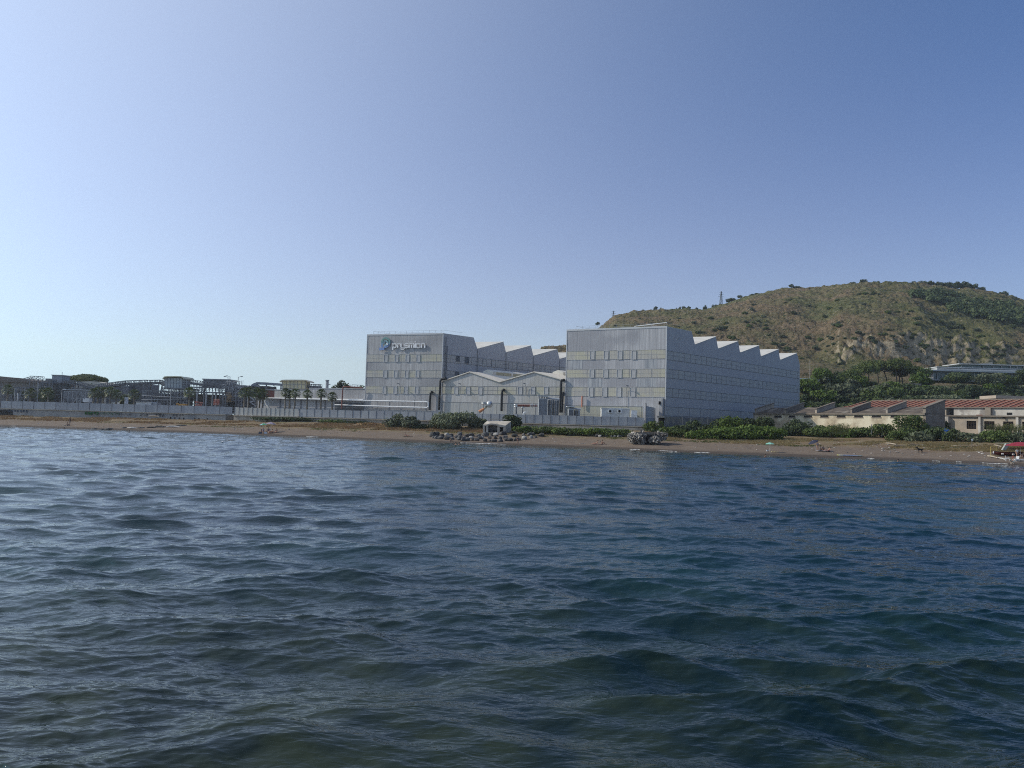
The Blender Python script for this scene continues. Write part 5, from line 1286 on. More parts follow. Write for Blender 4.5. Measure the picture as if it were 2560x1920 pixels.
# ---------------------------------------------------------------- terrace trees: umbrella pines and others
pines = [(985, 95, 235, 140), (1060, 68, 236, 210), (1130, 78, 238, 170), (1205, 62, 236, 190), (1255, 100, 236, 120), (1230, 140, 236, 100), (940, 110, 236, 120), (1330, 118, 236, 130)]
LPN = ['umbrella pine with a low crown at the left of the main pine group', 'tallest broad umbrella pine in the middle of the terrace group', 'umbrella pine with leaning stems just right of the tallest one', 'tall dark umbrella pine at the right of the main group', 'slender pine behind the right edge of the pine group', 'short separate umbrella pine with its trunk in full view', 'leftmost umbrella pine beside the leafy trees', 'loose-crowned pine between the group and the villa']
for i, (x, yt, yb, wd) in enumerate(pines):
    Y = 296+(i % 3)*4; b = W(*c2(x, yb), Y); t = W(*c2(x, yt), Y); zb = hz_at(b.x, Y); h = t.z-zb
    umbrella_pine((b.x, Y, zb), h*1.04, wd*1.3/3.16*Y/FPX, LPN[i], 'umbrella pines on the terrace', seed=i+1, thick=.6)
rt = [(620, 118, 235, 110, M_leafB, 'bright leafy tree right of the white pavilion'), (660, 190, 262, 150, M_leaf, 'round-crowned tree below the bright leafy tree'), (735, 150, 240, 90, M_leafD, 'dark tree left of the pines'), (800, 150, 240, 100, M_leaf, 'mid-green tree near the brown terrace wall'), (860, 130, 240, 110, M_pine, 'dark pine-like tree at the left of the brown wall'), (1400, 105, 240, 110, M_leaf, 'leafy tree close to the left end of the villa'), (1385, 160, 250, 90, M_leafB, 'small bright tree before the left end of the villa'), (1680, 155, 265, 140, M_leafD, 'dark round tree hiding the villa glazing'), (2060, 165, 245, 130, M_leaf, 'leafy tree before the right part of the villa'), (1930, 170, 235, 150, M_leafG, 'spreading grey-green tree before the villa front'), (2225, 130, 245, 90, M_leafD, 'dark tree at the right frame edge before the villa'), (1440, 200, 262, 70, M_leafB, 'low yellow-green tree under the villa corner')]
for i, (x, yt, yb, wd, mt, lb) in enumerate(rt):
    Y = 286+(i % 3)*3; b = W(*c2(x, yb), Y); t = W(*c2(x, yt), Y); zb = min(hz_at(b.x, Y), t.z-4)
    round_tree((b.x, Y, zb), t.z-zb, wd*1.25/3.16*Y/FPX, lb, 'leafy trees on the terrace', mt, seed=40+i, bole=.15)

# hillside scrub between the terrace and the ruins: a few bush shapes, many individuals
protoS = []
for i, (mt, nm, lf) in enumerate(((M_leaf, 'a', .34), (M_leafD, 'b', .34), (M_leafG, 'c', .36), (M_leafB, 'd', .34), (M_leafD, 'e', .40))):
    r = shrub('scrub_bush', (6, 5.2, 3.6), (0, 0, -500), mt, 'x', 'shrub', 'bushes on the slope below the terrace', leaf=lf, dens=4.6, seed=60+i, n=10); protoS.append(r)
# faster copies than copy_tree for thousands of objects
def quick_copy(root, loc, sc, rz, label, group, kids):
    c = root.copy(); COL.objects.link(c); c.location = loc; c.scale = sc; c.rotation_euler.z = rz; c['label'] = label; c['group'] = group
    for ch in kids:
        d = ch.copy(); COL.objects.link(d); d.parent = c
    return c
KS = [[c for c in COL.objects if c.parent is r] for r in protoS]
LBS = ['mid-green bush on the slope between the villa terrace and the ruined sheds', 'dark green bush on the slope between the villa terrace and the ruined sheds', 'grey-green bush on the slope between the villa terrace and the ruined sheds', 'bright green bush on the slope between the villa terrace and the ruined sheds', 'coarse dark bush on the slope between the villa terrace and the ruined sheds']
rs_ = random.Random(9); used = set(); LH = []
def spot_name(px, py, size, kind, hillside):
    sz = 'small' if size < (3.2 if hillside else 6.2) else 'large' if size > (4.5 if hillside else 8.2) else 'medium'
    if hillside:
        row = 'near the crest' if py < 770 else 'high on the slope' if py < 812 else 'mid-slope' if py < 850 else 'low on the slope' if py < 890 else 'at the slope foot'
        col = next(t for q, t in ((1640, 'above the right hall front'), (1740, 'right of the near hall corner'), (1800, 'under the tall pylon'), (1860, 'right of the pylon'), (1930, 'above the third roof tooth'), (1995, 'above the last roof tooth'), (2080, 'above the white pavilion'), (2160, 'left of the quarry cliff'), (2250, 'around the cliff'), (2350, 'right of the cliff'), (2440, 'above the villa'), (9999, 'by the right frame edge')) if px < q)
        return '%s %s shrub %s, %s' % (sz, kind, row, col)
    col = next(t for q, t in ((2040, 'beside the right hall'), (2090, 'below the white pavilion'), (2140, 'below the leafy trees'), (2190, 'below the brown wall'), (2240, 'below the tallest pine'), (2290, 'below the villa corner tree'), (2340, 'left of the villa'), (2400, 'below the dark villa tree'), (2460, 'below the villa front'), (2520, 'right of the villa front'), (9999, 'by the right frame edge')) if px < q)
    row = 'lowest row' if py < 245 else 'lower slope' if py < 259 else 'middle slope' if py < 272 else 'top of slope'
    return '%s %s bush, %s, %s' % (sz, kind, row, col)
KIND = ['mid-green', 'dark', 'grey-green', 'bright green', 'coarse dark']
def place_scrub(px, Y, size, k, group='bushes on the slope below the terrace', lbs=LBS, dz=-.6):
    X = (px-1280)/FPX*Y; z = hz_at(X, Y); s = size/6.
    hs_ = lbs is LH; py_ = HOR(px)-(z-CAMH)*FPX/Y; lab = spot_name(px, py_ if hs_ else Y, size, KIND[k], hs_)
    if k not in used:
        used.add(k); o = protoS[k]; o.location = (X, Y, z+dz); o.scale = (s, s, s*1.05); o.rotation_euler.z = rs_.uniform(0, 6); o['label'] = lab; o['group'] = group; return o
    return quick_copy(protoS[k], (X, Y, z+dz), (s, s, s*rs_.uniform(.8, 1.15)), rs_.uniform(0, 6.28), lab, group, KS[k])
for row, Y in enumerate((236, 243, 250, 257, 264, 271, 278, 284)):
    n = 20
    for i in range(n):
        px = 1990+(2600-1990)*(i+rs_.random())/n
        k = rs_.choices(range(5), (3, 3, 3, 2, 2) if px < 2260 else (2, 4, 4, 1, 3))[0]
        place_scrub(px, Y+rs_.uniform(-3, 3), rs_.uniform(5.5, 9.5)*(.8 if row == 7 else 1), k)
# scrub dotted on the hill
LH[:] = ['mid-green shrub standing alone on the dry hillside', 'dark shrub standing alone on the dry hillside', 'grey-green shrub standing alone on the dry hillside', 'bright shrub standing alone on the dry hillside', 'coarse dark shrub standing alone on the dry hillside']
c8 = lambda x, y: (1480+x/2.048, 680+y/2.048)
spots = [(788, 262, 30), (825, 262, 22), (850, 258, 22), (650, 298, 40), (680, 292, 40), (625, 302, 26), (545, 318, 40), (565, 312, 26), (1370, 118, 30), (1400, 116, 34), (1445, 115, 36), (1470, 118, 20), (990, 160, 16), (1560, 155, 18),
         (1640, 120, 34), (1670, 125, 30), (1720, 115, 44), (1750, 120, 34), (1620, 225, 20), (1870, 290, 40), (1900, 292, 36), (1840, 288, 24), (1540, 330, 30), (1590, 335, 36), (1640, 345, 30), (1690, 380, 34), (1720, 385, 30), (1560, 370, 26), (1520, 300, 26), (1240, 370, 26), (1330, 395, 22), (1390, 330, 20), (1210, 380, 22), (1760, 400, 26), (1790, 395, 24), (2130, 400, 30), (2180, 385, 34), (2060, 420, 24), (1960, 440, 20)]
for i, (x, y, wd) in enumerate(spots):
    px, py = c8(x, y); p = on_hill(px, py); k = (1, 0, 4, 2)[i % 4]; sz = .85*wd/2.048*p.y/FPX
    place_scrub(px, p.y, sz, k, 'shrubs dotted over the hillside', LH, dz=-.25*sz*.6)
for i in range(150):
    px = rs_.uniform(1500, 2540); py = rs_.uniform(745, 930); ry = float(np.interp(px, _rx, [q[1] for q in _rg]))
    if py < ry+8: continue
    p = on_hill(px, py); place_scrub(px, p.y, rs_.uniform(1.6, 3.8), rs_.choice((0, 0, 2, 2, 1, 4)), 'shrubs dotted over the hillside', LH, dz=-.5)
# woodland on the right shoulder: reads as one mass
rsn = np.random.RandomState(5); P = []; N_ = []
for i in range(360):
    t = rsn.rand(); x = 1640+t*600; band_y = np.interp(x, [1640, 1800, 1900, 2000, 2100, 2240], [118, 140, 175, 200, 215, 235]); hw = np.interp(x, [1640, 1800, 2000, 2240], [10, 38, 52, 50])
    y = band_y+rsn.uniform(-1, 1)*hw*(.5+.5*rsn.rand()); px, py = c8(x, y); p = on_hill(px, py, 400, 615); r = rsn.uniform(1.8, 3.8); n = 75
    d = rsn.normal(size=(n, 3)); d /= np.linalg.norm(d, axis=1)[:, None]; d[:, 2] = np.abs(d[:, 2])*.9
    P.append(np.array(p)+d*r*(.75+.25*rsn.rand(n, 1))+np.array([0, 0, .3])); N_.append(d+rsn.normal(size=(n, 3))*.4)
mb = MB(); mb.cards(np.concatenate(P), np.concatenate(N_), .95, seed=3); tag(mb.build('woodland', M_leafD), 'dark woodland covering the right shoulder of the hill', 'woodland', kind='stuff')
# trees on the skyline
protoT = [round_tree((0, 0, -500), 7, 6.5, 'x', 'trees along the hill crest', M_leafD, seed=80, bole=.3, leaf=.55, dens=1.6), round_tree((0, 0, -500), 7, 9, 'x', 'trees along the hill crest', M_leafD, seed=81, bole=.35, leaf=.55, dens=1.6), round_tree((0, 0, -500), 7, 4, 'x', 'trees along the hill crest', M_leafD, seed=82, bole=.2, leaf=.5, dens=1.8)]
KT = [[c for c in COL.objects if c.parent is r] for r in protoT]; usedT = set()
crest = [(1020, 78, 94, 22, 0), (1048, 84, 94, 26, 1), (1062, 84, 94, 14, 0), (1331, 60, 76, 30, 1), (1387, 52, 74, 28, 0), (1450, 54, 72, 32, 1), (1500, 60, 71, 12, 2), (1515, 58, 71, 14, 0), (1556, 64, 74, 16, 0), (1650, 54, 76, 22, 0), (1700, 56, 80, 36, 1), (1725, 56, 80, 30, 1),
         (1745, 66, 84, 20, 0), (1766, 60, 86, 22, 2), (1790, 66, 92, 30, 0), (1812, 66, 96, 26, 0), (1830, 68, 100, 26, 0), (1850, 74, 106, 30, 0), (1872, 74, 108, 30, 1), (1895, 78, 112, 26, 0), (1915, 74, 112, 34, 1), (1935, 78, 112, 22, 0), (1955, 84, 112, 30, 1), (1990, 90, 116, 34, 1), (2040, 108, 120, 14, 0), (2092, 110, 130, 22, 0), (2114, 108, 134, 28, 1),
         (758, 138, 150, 20, 0), (712, 154, 168, 40, 1), (700, 158, 170, 20, 0), (635, 180, 192, 14, 0), (620, 180, 194, 12, 2), (658, 168, 178, 14, 0), (578, 184, 204, 18, 2), (535, 200, 210, 14, 0), (495, 194, 208, 18, 0), (470, 194, 206, 16, 0), (447, 186, 206, 12, 2), (432, 190, 206, 8, 2), (404, 200, 208, 10, 0), (375, 200, 211, 14, 0), (350, 198, 212, 10, 2), (326, 198, 214, 18, 0), (303, 208, 216, 10, 0), (262, 212, 220, 10, 0), (142, 240, 246, 16, 1), (30, 262, 275, 18, 0), (820, 126, 134, 20, 1), (845, 122, 130, 20, 1)]
LT = ['rounded dark tree standing on the hill crest against the sky', 'wide dark tree standing on the hill crest against the sky', 'narrow dark tree standing on the hill crest against the sky']
def crest_label(x, k):
    kind = ('rounded', 'wide', 'narrow')[k]
    col = next(t for q, t in ((200, 'at the far left foot of the ridge'), (340, 'in the sparse row, left part'), (420, 'in the sparse row, centre'), (520, 'in the sparse row, right part'), (600, 'left of the tall pylon base'), (690, 'touching the tall pylon base'), (740, 'just right of the tall pylon'), (900, 'on the rising ridge right of the pylon'), (1035, 'left of the trio on the flat shoulder'), (1055, 'middle of the trio on the flat shoulder'), (1100, 'right of the trio on the flat shoulder'),
        (1360, 'first on the summit from the left'), (1420, 'second on the summit from the left'), (1480, 'third on the summit from the left'), (1508, 'tiny, right of the third summit tree'), (1530, 'small, centre of the summit'), (1600, 'small, right of the summit centre'), (1670, 'alone left of the summit grove'), (1712, 'left end of the summit grove'), (1735, 'second in the summit grove'), (1756, 'third in the summit grove'), (1778, 'fourth in the summit grove'), (1800, 'fifth in the summit grove'), (1820, 'sixth in the summit grove'), (1840, 'seventh in the summit grove'),
        (1860, 'eighth in the summit grove'), (1885, 'ninth in the summit grove'), (1905, 'tenth in the summit grove'), (1925, 'eleventh in the summit grove'), (1945, 'twelfth in the summit grove'), (1970, 'right end of the summit grove'), (2010, 'right beside the summit grove'), (2060, 'small, between grove and right pair'), (2100, 'left of the pair on the right shoulder'), (9999, 'right of the pair on the right shoulder')) if x < q)
    return '%s dark crest tree, %s' % (kind, col)
for i, (x, yt, yb, wd, k) in enumerate(crest):
    px, py = c8(x, yb); Y = 600; b = W(px, py, Y); h = (yb-yt)/2.048*Y/FPX*1.1+1.5; ww = wd*1.15/2.048*Y/FPX; base_w = (6.5, 9, 4)[k]; z = hz_at(b.x, Y)
    sc = (ww/base_w, ww/base_w, h/7); loc = (b.x, Y, max(z-.8, b.z-.6))
    if k not in usedT: usedT.add(k); o = protoT[k]; o.location = loc; o.scale = sc; o['label'] = crest_label(x, k)
    else: quick_copy(protoT[k], loc, sc, rs_.uniform(0, 6), crest_label(x, k), 'trees along the hill crest', KT[k])
# shrubs behind the saw-tooth roof at the far low end of the ridge
for i, (px, py, wd) in enumerate(((1385, 876, 18), (1398, 872, 20), (1411, 869, 12), (1375, 880, 12))):
    p = W(px, py+8, 600); sz = wd*600/FPX
    o = quick_copy(protoT[1], (p.x, 600, p.z-2), (sz/9, sz/9, .9), i, ('dark tree left of the gap above the last left-hall roof', 'widest dark tree above the last left-hall roof', 'dark tree touching the right hall edge on the far ridge', 'lowest dark tree above the last left-hall roof')[i], 'trees along the hill crest', KT[1])
# lattice pylons
def pylon(px, yt, yb, label, Y=615, w_=3.2):
    b = W(px, yb, Y); t = W(px, yt, Y); H_ = t.z-b.z+3; root = thing('pylon', (b.x, Y, b.z-3), label, 'pylon', 'pylons on the ridge')
    mb = MB(); N__ = 8; base = Vector((b.x, Y, b.z-3))
    def cn(i, sx, sy): f = 1-.86*min(1, i/(N__-1)); return base+Vector((sx*w_/2*f, sy*w_/2*f, H_*i/N__))
    for sx in (-1, 1):
        for sy in (-1, 1): mb.bar(cn(0, sx, sy), cn(N__, sx, sy)+Vector((0, 0, 0)), .26)
    for i in range(N__):
        for sy in (-1, 1): mb.bar(cn(i, -1, sy), cn(i+1, 1, sy), .16); mb.bar(cn(i, 1, sy), cn(i+1, -1, sy), .16)
    mb.build('lattice_mast', M_pylon, root)
    for k in (.72, .84, .95): m2 = MB(); z = base+Vector((0, 0, H_*k)); m2.bar(z-Vector((2.2*(1.3-k)*2, 0, 0)), z+Vector((2.2*(1.3-k)*2, 0, 0)), .2); m2.build('cross_arm', M_pylon, root)
pylon(1802.5, 728, 768, 'tall lattice pylon rising from the left slope of the hill'); pylon(1533, 777, 806, 'smaller lattice pylon at the left foot of the ridge', w_=2.6)

# ---------------------------------------------------------------- shrubs and bushes behind the beach
G1 = 'leafy bushes along the sea wall'; G2 = 'bushes before the ruined sheds'
def bpx(x0, x1, yt, yb, mt, label, group, Y=None, leaf=.26, dens=6.5, seed=0, name='bush', n=10, depth=.8):
    b = onb((x0+x1)/2, yb) if Y is None else W((x0+x1)/2, yb, Y)
    if Y is not None: b = Vector((b.x, b.y, min(b.z, bzf(b.x, b.y)+.1) if b.y < 240 else b.z))
    Yc = b.y+ (x1-x0)*b.y/FPX*depth*.4
    wd = (x1-x0)*Yc/FPX; h = (CAMH+(HOR((x0+x1)/2)-yt)*Yc/FPX-b.z)*.92
    return shrub(name, (wd*1.02, wd*depth, h), ((((x0+x1)/2)-1280)/FPX*Yc+R_.z*0, Yc, b.z), mt, label, 'bush', group, leaf=leaf, dens=dens, seed=seed, n=n)
bpx(970, 1016, 1030, 1070, M_leafG, 'round dark leafy bush, left of the pair on the upper beach', G1, seed=1)
bpx(1008, 1052, 1034, 1074, M_leafG, 'looser leafy bush, right of the pair on the upper beach', G1, seed=2)
bpx(1078, 1112, 1036, 1074, M_leafG, 'small leafy bush at the left side of the largest beach bush', G1, seed=3)
bpx(1094, 1182, 1024, 1076, M_leafG, 'largest leafy bush left of the bunker', G1, seed=4, n=13)
bpx(1176, 1220, 1042, 1072, M_leafG, 'leafy bush touching the left flank of the bunker', G1, seed=5)
bpx(1266, 1306, 1032, 1076, M_leafD, 'dark leafy bush touching the right flank of the bunker', G1, seed=6)
for i, (x0, x1, yt, yb, mt) in enumerate(((1290, 1345, 1062, 1085, M_leafB), (1335, 1400, 1064, 1086, M_leaf), (1385, 1430, 1066, 1089, M_leafB), (1400, 1470, 1068, 1090, M_leaf), (1450, 1530, 1068, 1091, M_leafB), (1515, 1590, 1070, 1092, M_leaf), (1030, 1080, 1058, 1074, M_leafD), (740, 800, 1042, 1053, M_leafD), (690, 750, 1043, 1052, M_leafD), (640, 700, 1042, 1051, M_leafD), (800, 860, 1048, 1058, M_leaf), (855, 920, 1052, 1060, M_leafD), (905, 960, 1056, 1064, M_dry))):
    bpx(x0, x1, yt, yb, mt, ['low bright creeper mound right of the bunker', 'low green creeper mound below the fence, second from the bunker', 'yellow-green creeper mound below the transformers', 'low green mound below the white container', 'bright low mound below the container end', 'low green mound at the left of the ruined pillbox', 'low dark bush between the bush pair and the largest bush', 'low dark scrub mound under the mesh fence start', 'low dark scrub mound under the pale hoarding end', 'low dark scrub mound left under the pale hoarding', 'low green mound under the palm row fence', 'low dark mound below the red pipe gantry', 'dry reddish bush left of the bush pair'][i], 'low scrub mounds along the sea wall', seed=20+i, leaf=.22, depth=.45, n=12, name='scrub_mound')
# big hedge and bushes right of pillbox
bpx(1724, 1800, 1070, 1099, M_leafB, 'left end mound of the big green thicket', G2, seed=31, depth=.6, n=12)
bpx(1775, 1900, 1062, 1101, M_leafB, 'middle mound of the big green thicket on the sand', G2, seed=32, depth=.55, n=14)
bpx(1860, 1962, 1060, 1101, M_leafB, 'right end mound of the big green thicket', G2, seed=33, depth=.6, n=13)
bpx(1804, 1850, 1034, 1066, M_leafB, 'domed bright bush above the big thicket', G2, Y=178, seed=34)
bpx(1845, 1905, 1040, 1068, M_leafD, 'dark domed bush above the big thicket', G2, Y=180, seed=35)
bpx(1780, 1825, 1044, 1070, M_leafD, 'dark bush left of the domed bright bush', G2, Y=182, seed=36)
bpx(1722, 1754, 1046, 1078, M_leafD, 'dark upright bush before the beige plinth', G2, Y=179, seed=37)
bpx(1616, 1654, 1050, 1078, M_leaf, 'round bush below the tall slatted corner fence', G2, Y=176, seed=38)
bpx(1655, 1712, 1064, 1095, M_leaf, 'sunlit bush just right of the ruined pillbox', G2, seed=39)
bpx(1690, 1740, 1060, 1082, M_leafD, 'shaded low bush behind the sunlit pillbox bush', G2, Y=175, seed=40)
bpx(1750, 1790, 1058, 1080, M_leafD, 'shaded low bush left of the big thicket', G2, Y=175, seed=41)
for i, (x0, x1, yt, yb, mt, Y, lb) in enumerate((
    (1896, 1935, 1038, 1075, M_leafD, 178, 'thin dark bush at the left end of the ruined shed'), (1950, 1985, 1062, 1096, M_leafD, 172, 'dark bush beside the right end of the thicket'), (1970, 2030, 1042, 1094, M_leafD, 172, 'tall dark bush before the second roof bay'),
    (2018, 2095, 1060, 1096, M_leaf, 168, 'broad green bush below the third roof bay'), (2085, 2140, 1066, 1096, M_leafB, 166, 'sunlit bush below the fourth roof bay'), (2130, 2180, 1064, 1092, M_leaf, 165, 'bush left of the thin fence posts'), (2178, 2235, 1054, 1094, M_leaf, 163, 'bush around the thin fence posts'),
    (2238, 2318, 1030, 1098, M_leaf, 158, 'tallest green tree-like bush before the shed corner'), (2225, 2275, 1072, 1102, M_leaf, 155, 'low bush at the foot of the tallest bush'), (2270, 2330, 1076, 1106, M_leafG, 152, 'grey-green bush under the shed corner'), (2318, 2368, 1062, 1100, M_leafD, 153, 'dark bush before the blue tarpaulin'),
    (2362, 2402, 1068, 1100, M_leafD, 150, 'dark bush before the first grilled window'), (2395, 2470, 1080, 1104, M_leafG, 148, 'dry-tipped bush between the first two grilled windows'), (2462, 2532, 1072, 1108, M_leaf, 146, 'large round bush before the second and third grilled windows'), (2520, 2590, 1076, 1108, M_leafG, 144, 'reedy bush at the right frame edge'), (2355, 2375, 1046, 1072, M_leafD, 165, 'ivy clump on the corner pier'))):
    bpx(x0, x1, yt, yb, mt, lb, G2, Y=Y, seed=50+i, leaf=.24, dens=7)
# reeds
def reeds(px, py, Y, n, h, label, seed):
    rs = random.Random(seed); b = W(px, py, Y); root = thing('reed_clump', (b.x, Y, b.z), label, 'reeds', 'reed clumps'); mb = MB()
    for i in range(n):
        x = rs.gauss(0, .9); y = rs.gauss(0, .5); hh = h*rs.uniform(.6, 1.1); lx = rs.uniform(-.6, .6); mb.add([(x-.04, y, -.5), (x+.04, y, -.5), (x+lx*.5+.03, y, hh*.6), (x+lx*1.4, y, hh), (x+lx*.5-.03, y, hh*.6)], [(0, 1, 2, 3, 4)])
        for k in range(4): z = hh*(.35+.16*k); s = rs.choice((-1, 1)); xx = x+lx*z/hh; mb.add([(xx, y, z), (xx+s*.45, y+rs.uniform(-.3, .3), z+.35), (xx+s*.12, y, z+.16)], [(0, 1, 2)])
    mb.build('stalks', M_leafY, root, local=True)
for i, (px, py, h, lb) in enumerate(((2490, 1084, 2.0, 'yellow-green reeds standing before the second grilled window'), (2512, 1085, 2.2, 'yellow-green reeds standing before the third grilled window'), (2540, 1086, 2.2, 'reeds at the far right before the buttress'), (2100, 1080, 1.8, 'dry reeds below the plaster wall'))): reeds(px, py, 152, 60, h, lb, i)
# coarse grasses on the upper beach (cannot be counted)
def tufts(name, n, x0, x1, s0, s1, material, h, label, seed, wide=.5, dens=None):
    rs = np.random.RandomState(seed); a = (x0+(x1-x0)*rs.rand(n)-1280)/FPX
    yw = Yw(a); yb = np.interp(a, _ba, _by); s = s0+(s1-s0)*rs.rand(n); Y = yw+(yb-yw)*s; X = a*Y
    ok = fbm(X*.13, Y*.3, 3, seed+5) > (-.02 if dens is None else dens); X, Y = X[ok], Y[ok]; Z = bz(X, Y)+.02
    mb = MB(); V = []; F = []
    k = len(X); m = 4
    for j in range(m):
        an = rs.rand(k)*6.28; ln = wide*(.4+rs.rand(k)); hh = h*(.4+.8*rs.rand(k)); dx = np.cos(an)*ln; dy = np.sin(an)*ln*.5; w_ = .06+.08*rs.rand(k)
        V.append(np.stack([np.stack([X-w_, Y, Z-.03], 1), np.stack([X+w_, Y, Z-.03], 1), np.stack([X+dx, Y+dy, Z+hh], 1)], 1))
    V = np.concatenate(V).reshape(-1, 3); mb.v = [tuple(v) for v in V.tolist()]; mb.f = [(3*i, 3*i+1, 3*i+2) for i in range(len(V)//3)]
    tag(mb.build(name, material), label, 'grass', kind='stuff')
tufts('dry_grass', 10000, -80, 1300, .58, 1.0, M_dry, .38, 'reddish dry grass on the upper beach at the left', 1)
tufts('straw_grass', 9000, 1640, 2600, .52, 1.02, M_straw, .32, 'straw-coloured grass along the upper beach at the right', 2)
tufts('beach_weeds', 4500, 250, 1700, .42, .75, M_leafY, .14, 'low yellow-green weeds in a band across the beach', 3, dens=.08)
tufts('beach_weeds', 3500, 1700, 2560, .5, .95, M_leafY, .2, 'yellow-green weeds among straw on the right beach', 4, dens=.08)
# stones and debris strewn on the beach
rs = np.random.RandomState(12); mb = MB()
for i in range(520):
    px = rs.choice([rs.uniform(1640, 2560), rs.uniform(2150, 2480), rs.uniform(100, 1640)]); s = rs.uniform(.15, .9) if px > 1640 else rs.uniform(.2, .5)
    if px > 1640 and rs.rand() < .6: s = rs.uniform(.6, .9)
    a = (px-1280)/FPX; yw = float(Yw(a)); yb = float(np.interp(a, _ba, _by)); Y = yw+(yb-yw)*s; X = a*Y; z = bzf(X, Y); r = rs.uniform(.06, .2); q = rock_mb(r, i % 12, (1.4, 1, .6), 1); mb.add([(x+X, y+Y, zz+z+.02) for x, y, zz in q.v], q.f)
tag(mb.build('pebbles', mat('pale stones', (.42, .38, .33), .9, (.22, .20, .18), .8)), 'scattered stones and debris on the beach', 'stones', kind='stuff')

# ---------------------------------------------------------------- steel plant behind the left sea wall
c9 = lambda x, y: (x/4.608, 900+y/4.608)
c10 = lambda x, y: (440+x/4.608, 900+y/4.608)
def pbx(c, xa, xb, ya, yb, Y, D, mb=None):
    mb = mb or MB(); a = W(*c(xa, (ya+yb)/2), Y); b = W(*c(xb, (ya+yb)/2), Y); xm = (xa+xb)/2
    zt = W(*c(xm, ya), Y).z; zb = W(*c(xm, yb), Y).z; mb.box(a.x, b.x, Y, Y+D, zb, zt); return mb
def truss(mb, A, Bq, h, w_, n, r=.12):
    A = Vector(A); Bq = Vector(Bq); d = (Bq-A)
    for sy in (0, w_):
        o = Vector((0, sy, 0))
        mb.bar(A+o, Bq+o, r); mb.bar(A+o+Vector((0, 0, h)), Bq+o+Vector((0, 0, h)), r)
        for i in range(n+1):
            p = A+d*i/n+o; mb.bar(p, p+Vector((0, 0, h)), r*.8)
            if i < n: q = A+d*(i+1)/n+o; mb.bar(p if i % 2 else p+Vector((0, 0, h)), (q+Vector((0, 0, h))) if i % 2 else q, r*.7)
    for i in range(n+1):
        p = A+d*i/n; mb.bar(p, p+Vector((0, w_, 0)), r*.7); mb.bar(p+Vector((0, 0, h)), p+Vector((0, w_, h)), r*.7)
def lattice(mb, x0, x1, Y, D, z0, z1, nx, nz, r=.16, brace=.6, seed=0):
    rs = random.Random(seed)
    for y in (Y, Y+D):
        for i in range(nx+1): x = x0+(x1-x0)*i/nx; mb.bar((x, y, z0), (x, y, z1), r)
        for k in range(1, nz+1): z = z0+(z1-z0)*k/nz; mb.bar((x0, y, z), (x1, y, z), r*.9)
        for i in range(nx):
            for k in range(nz):
                if rs.random() < brace:
                    xa, xb = x0+(x1-x0)*i/nx, x0+(x1-x0)*(i+1)/nx; za, zb = z0+(z1-z0)*k/nz, z0+(z1-z0)*(k+1)/nz
                    mb.bar((xa, y, za), (xb, y, zb), r*.6); 
                    if rs.random() < .5: mb.bar((xb, y, za), (xa, y, zb), r*.6)
    for i in range(nx+1):
        for k in range(1, nz+1): x = x0+(x1-x0)*i/nx; z = z0+(z1-z0)*k/nz; mb.bar((x, Y, z), (x, Y+D, z), r*.7)
def bt(name, c, cx, cy, Y, label, cat, group=None): p = W(*c(cx, cy), Y); return thing(name, (p.x, Y, 4.3), label, cat, group)

# domed brown hall at the far left
t = bt('domed_hall', c9, 60, 480, 292, 'brown round-roofed hall at the far left edge of the photo', 'building')
prof = [(-900, 205), (-500, 180), (-150, 178), (0, 187), (100, 200), (230, 208), (330, 235), (460, 246)]
P = [W(*c9(x, y), 292) for x, y in prof]; mb = MB(); poly = [Vector((P[0].x, 292, 15)) ]+P+[Vector((P[-1].x, 292, 15))]; mb.extrude(poly[::-1], (0, 30, 0)); mb.build('roof', M_brownroof, t)
mb = MB(); mb.box(P[0].x, P[-1].x-.3, 293, 320, 4.3, 14.99); mb.build('wall', mat('drab wall', (.13, .12, .115), .9, (.18, .165, .15), .4, stretch=ST), t)
mb = MB(); a = W(*c9(0, 330), 291.8); b = W(*c9(260, 330), 291.8); mb.box(-110, b.x, 291.7, 292.9, 9.6, 12.2); mb.build('lit_band', M_sideplaster, t)
# left lattice shed with bright gaps
t = bt('lattice_shed', c9, 120, 480, 255, 'low shed of lattice girders with bright gaps at the far left', 'industrial structure')
a = W(*c9(-150, 400), 255); b = W(*c9(330, 400), 255); mb = MB(); lattice(mb, a.x, b.x, 255, 8, 4.4, 12.0, 10, 3, .22, .9, 1); mb.build('frame', M_steel, t)
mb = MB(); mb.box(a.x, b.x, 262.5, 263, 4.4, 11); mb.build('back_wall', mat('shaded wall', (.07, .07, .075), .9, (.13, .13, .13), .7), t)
for i, (x0, x1, y0, y1) in enumerate(((0, 60, 395, 410), (80, 190, 398, 402), (20, 110, 440, 448), (150, 260, 430, 438))): 
    pbx(c9, x0, x1, y0, y1, 256, 4).build('pale_beam', M_steelL, t)
# arched conveyor truss on posts
t = bt('conveyor_head', c9, 380, 300, 285, 'arched conveyor truss end above the brown round-roofed hall', 'conveyor')
mb = MB(); truss(mb, W(*c9(270, 236), 285), W(*c9(345, 215), 285), .8, 2.5, 3, .12); truss(mb, W(*c9(345, 216), 285), W(*c9(462, 221), 285), 1.1, 2.5, 5, .12); mb.build('truss', M_steel, t)
mb = MB(); 
for x in (345, 440): p = W(*c9(x, 222), 285); mb.bar((p.x, 285, 4.3), p, .3); mb.bar((p.x, 287.5, 4.3), p+Vector((0, 2.5, 0)), .3)
mb.build('leg', M_steel, t)
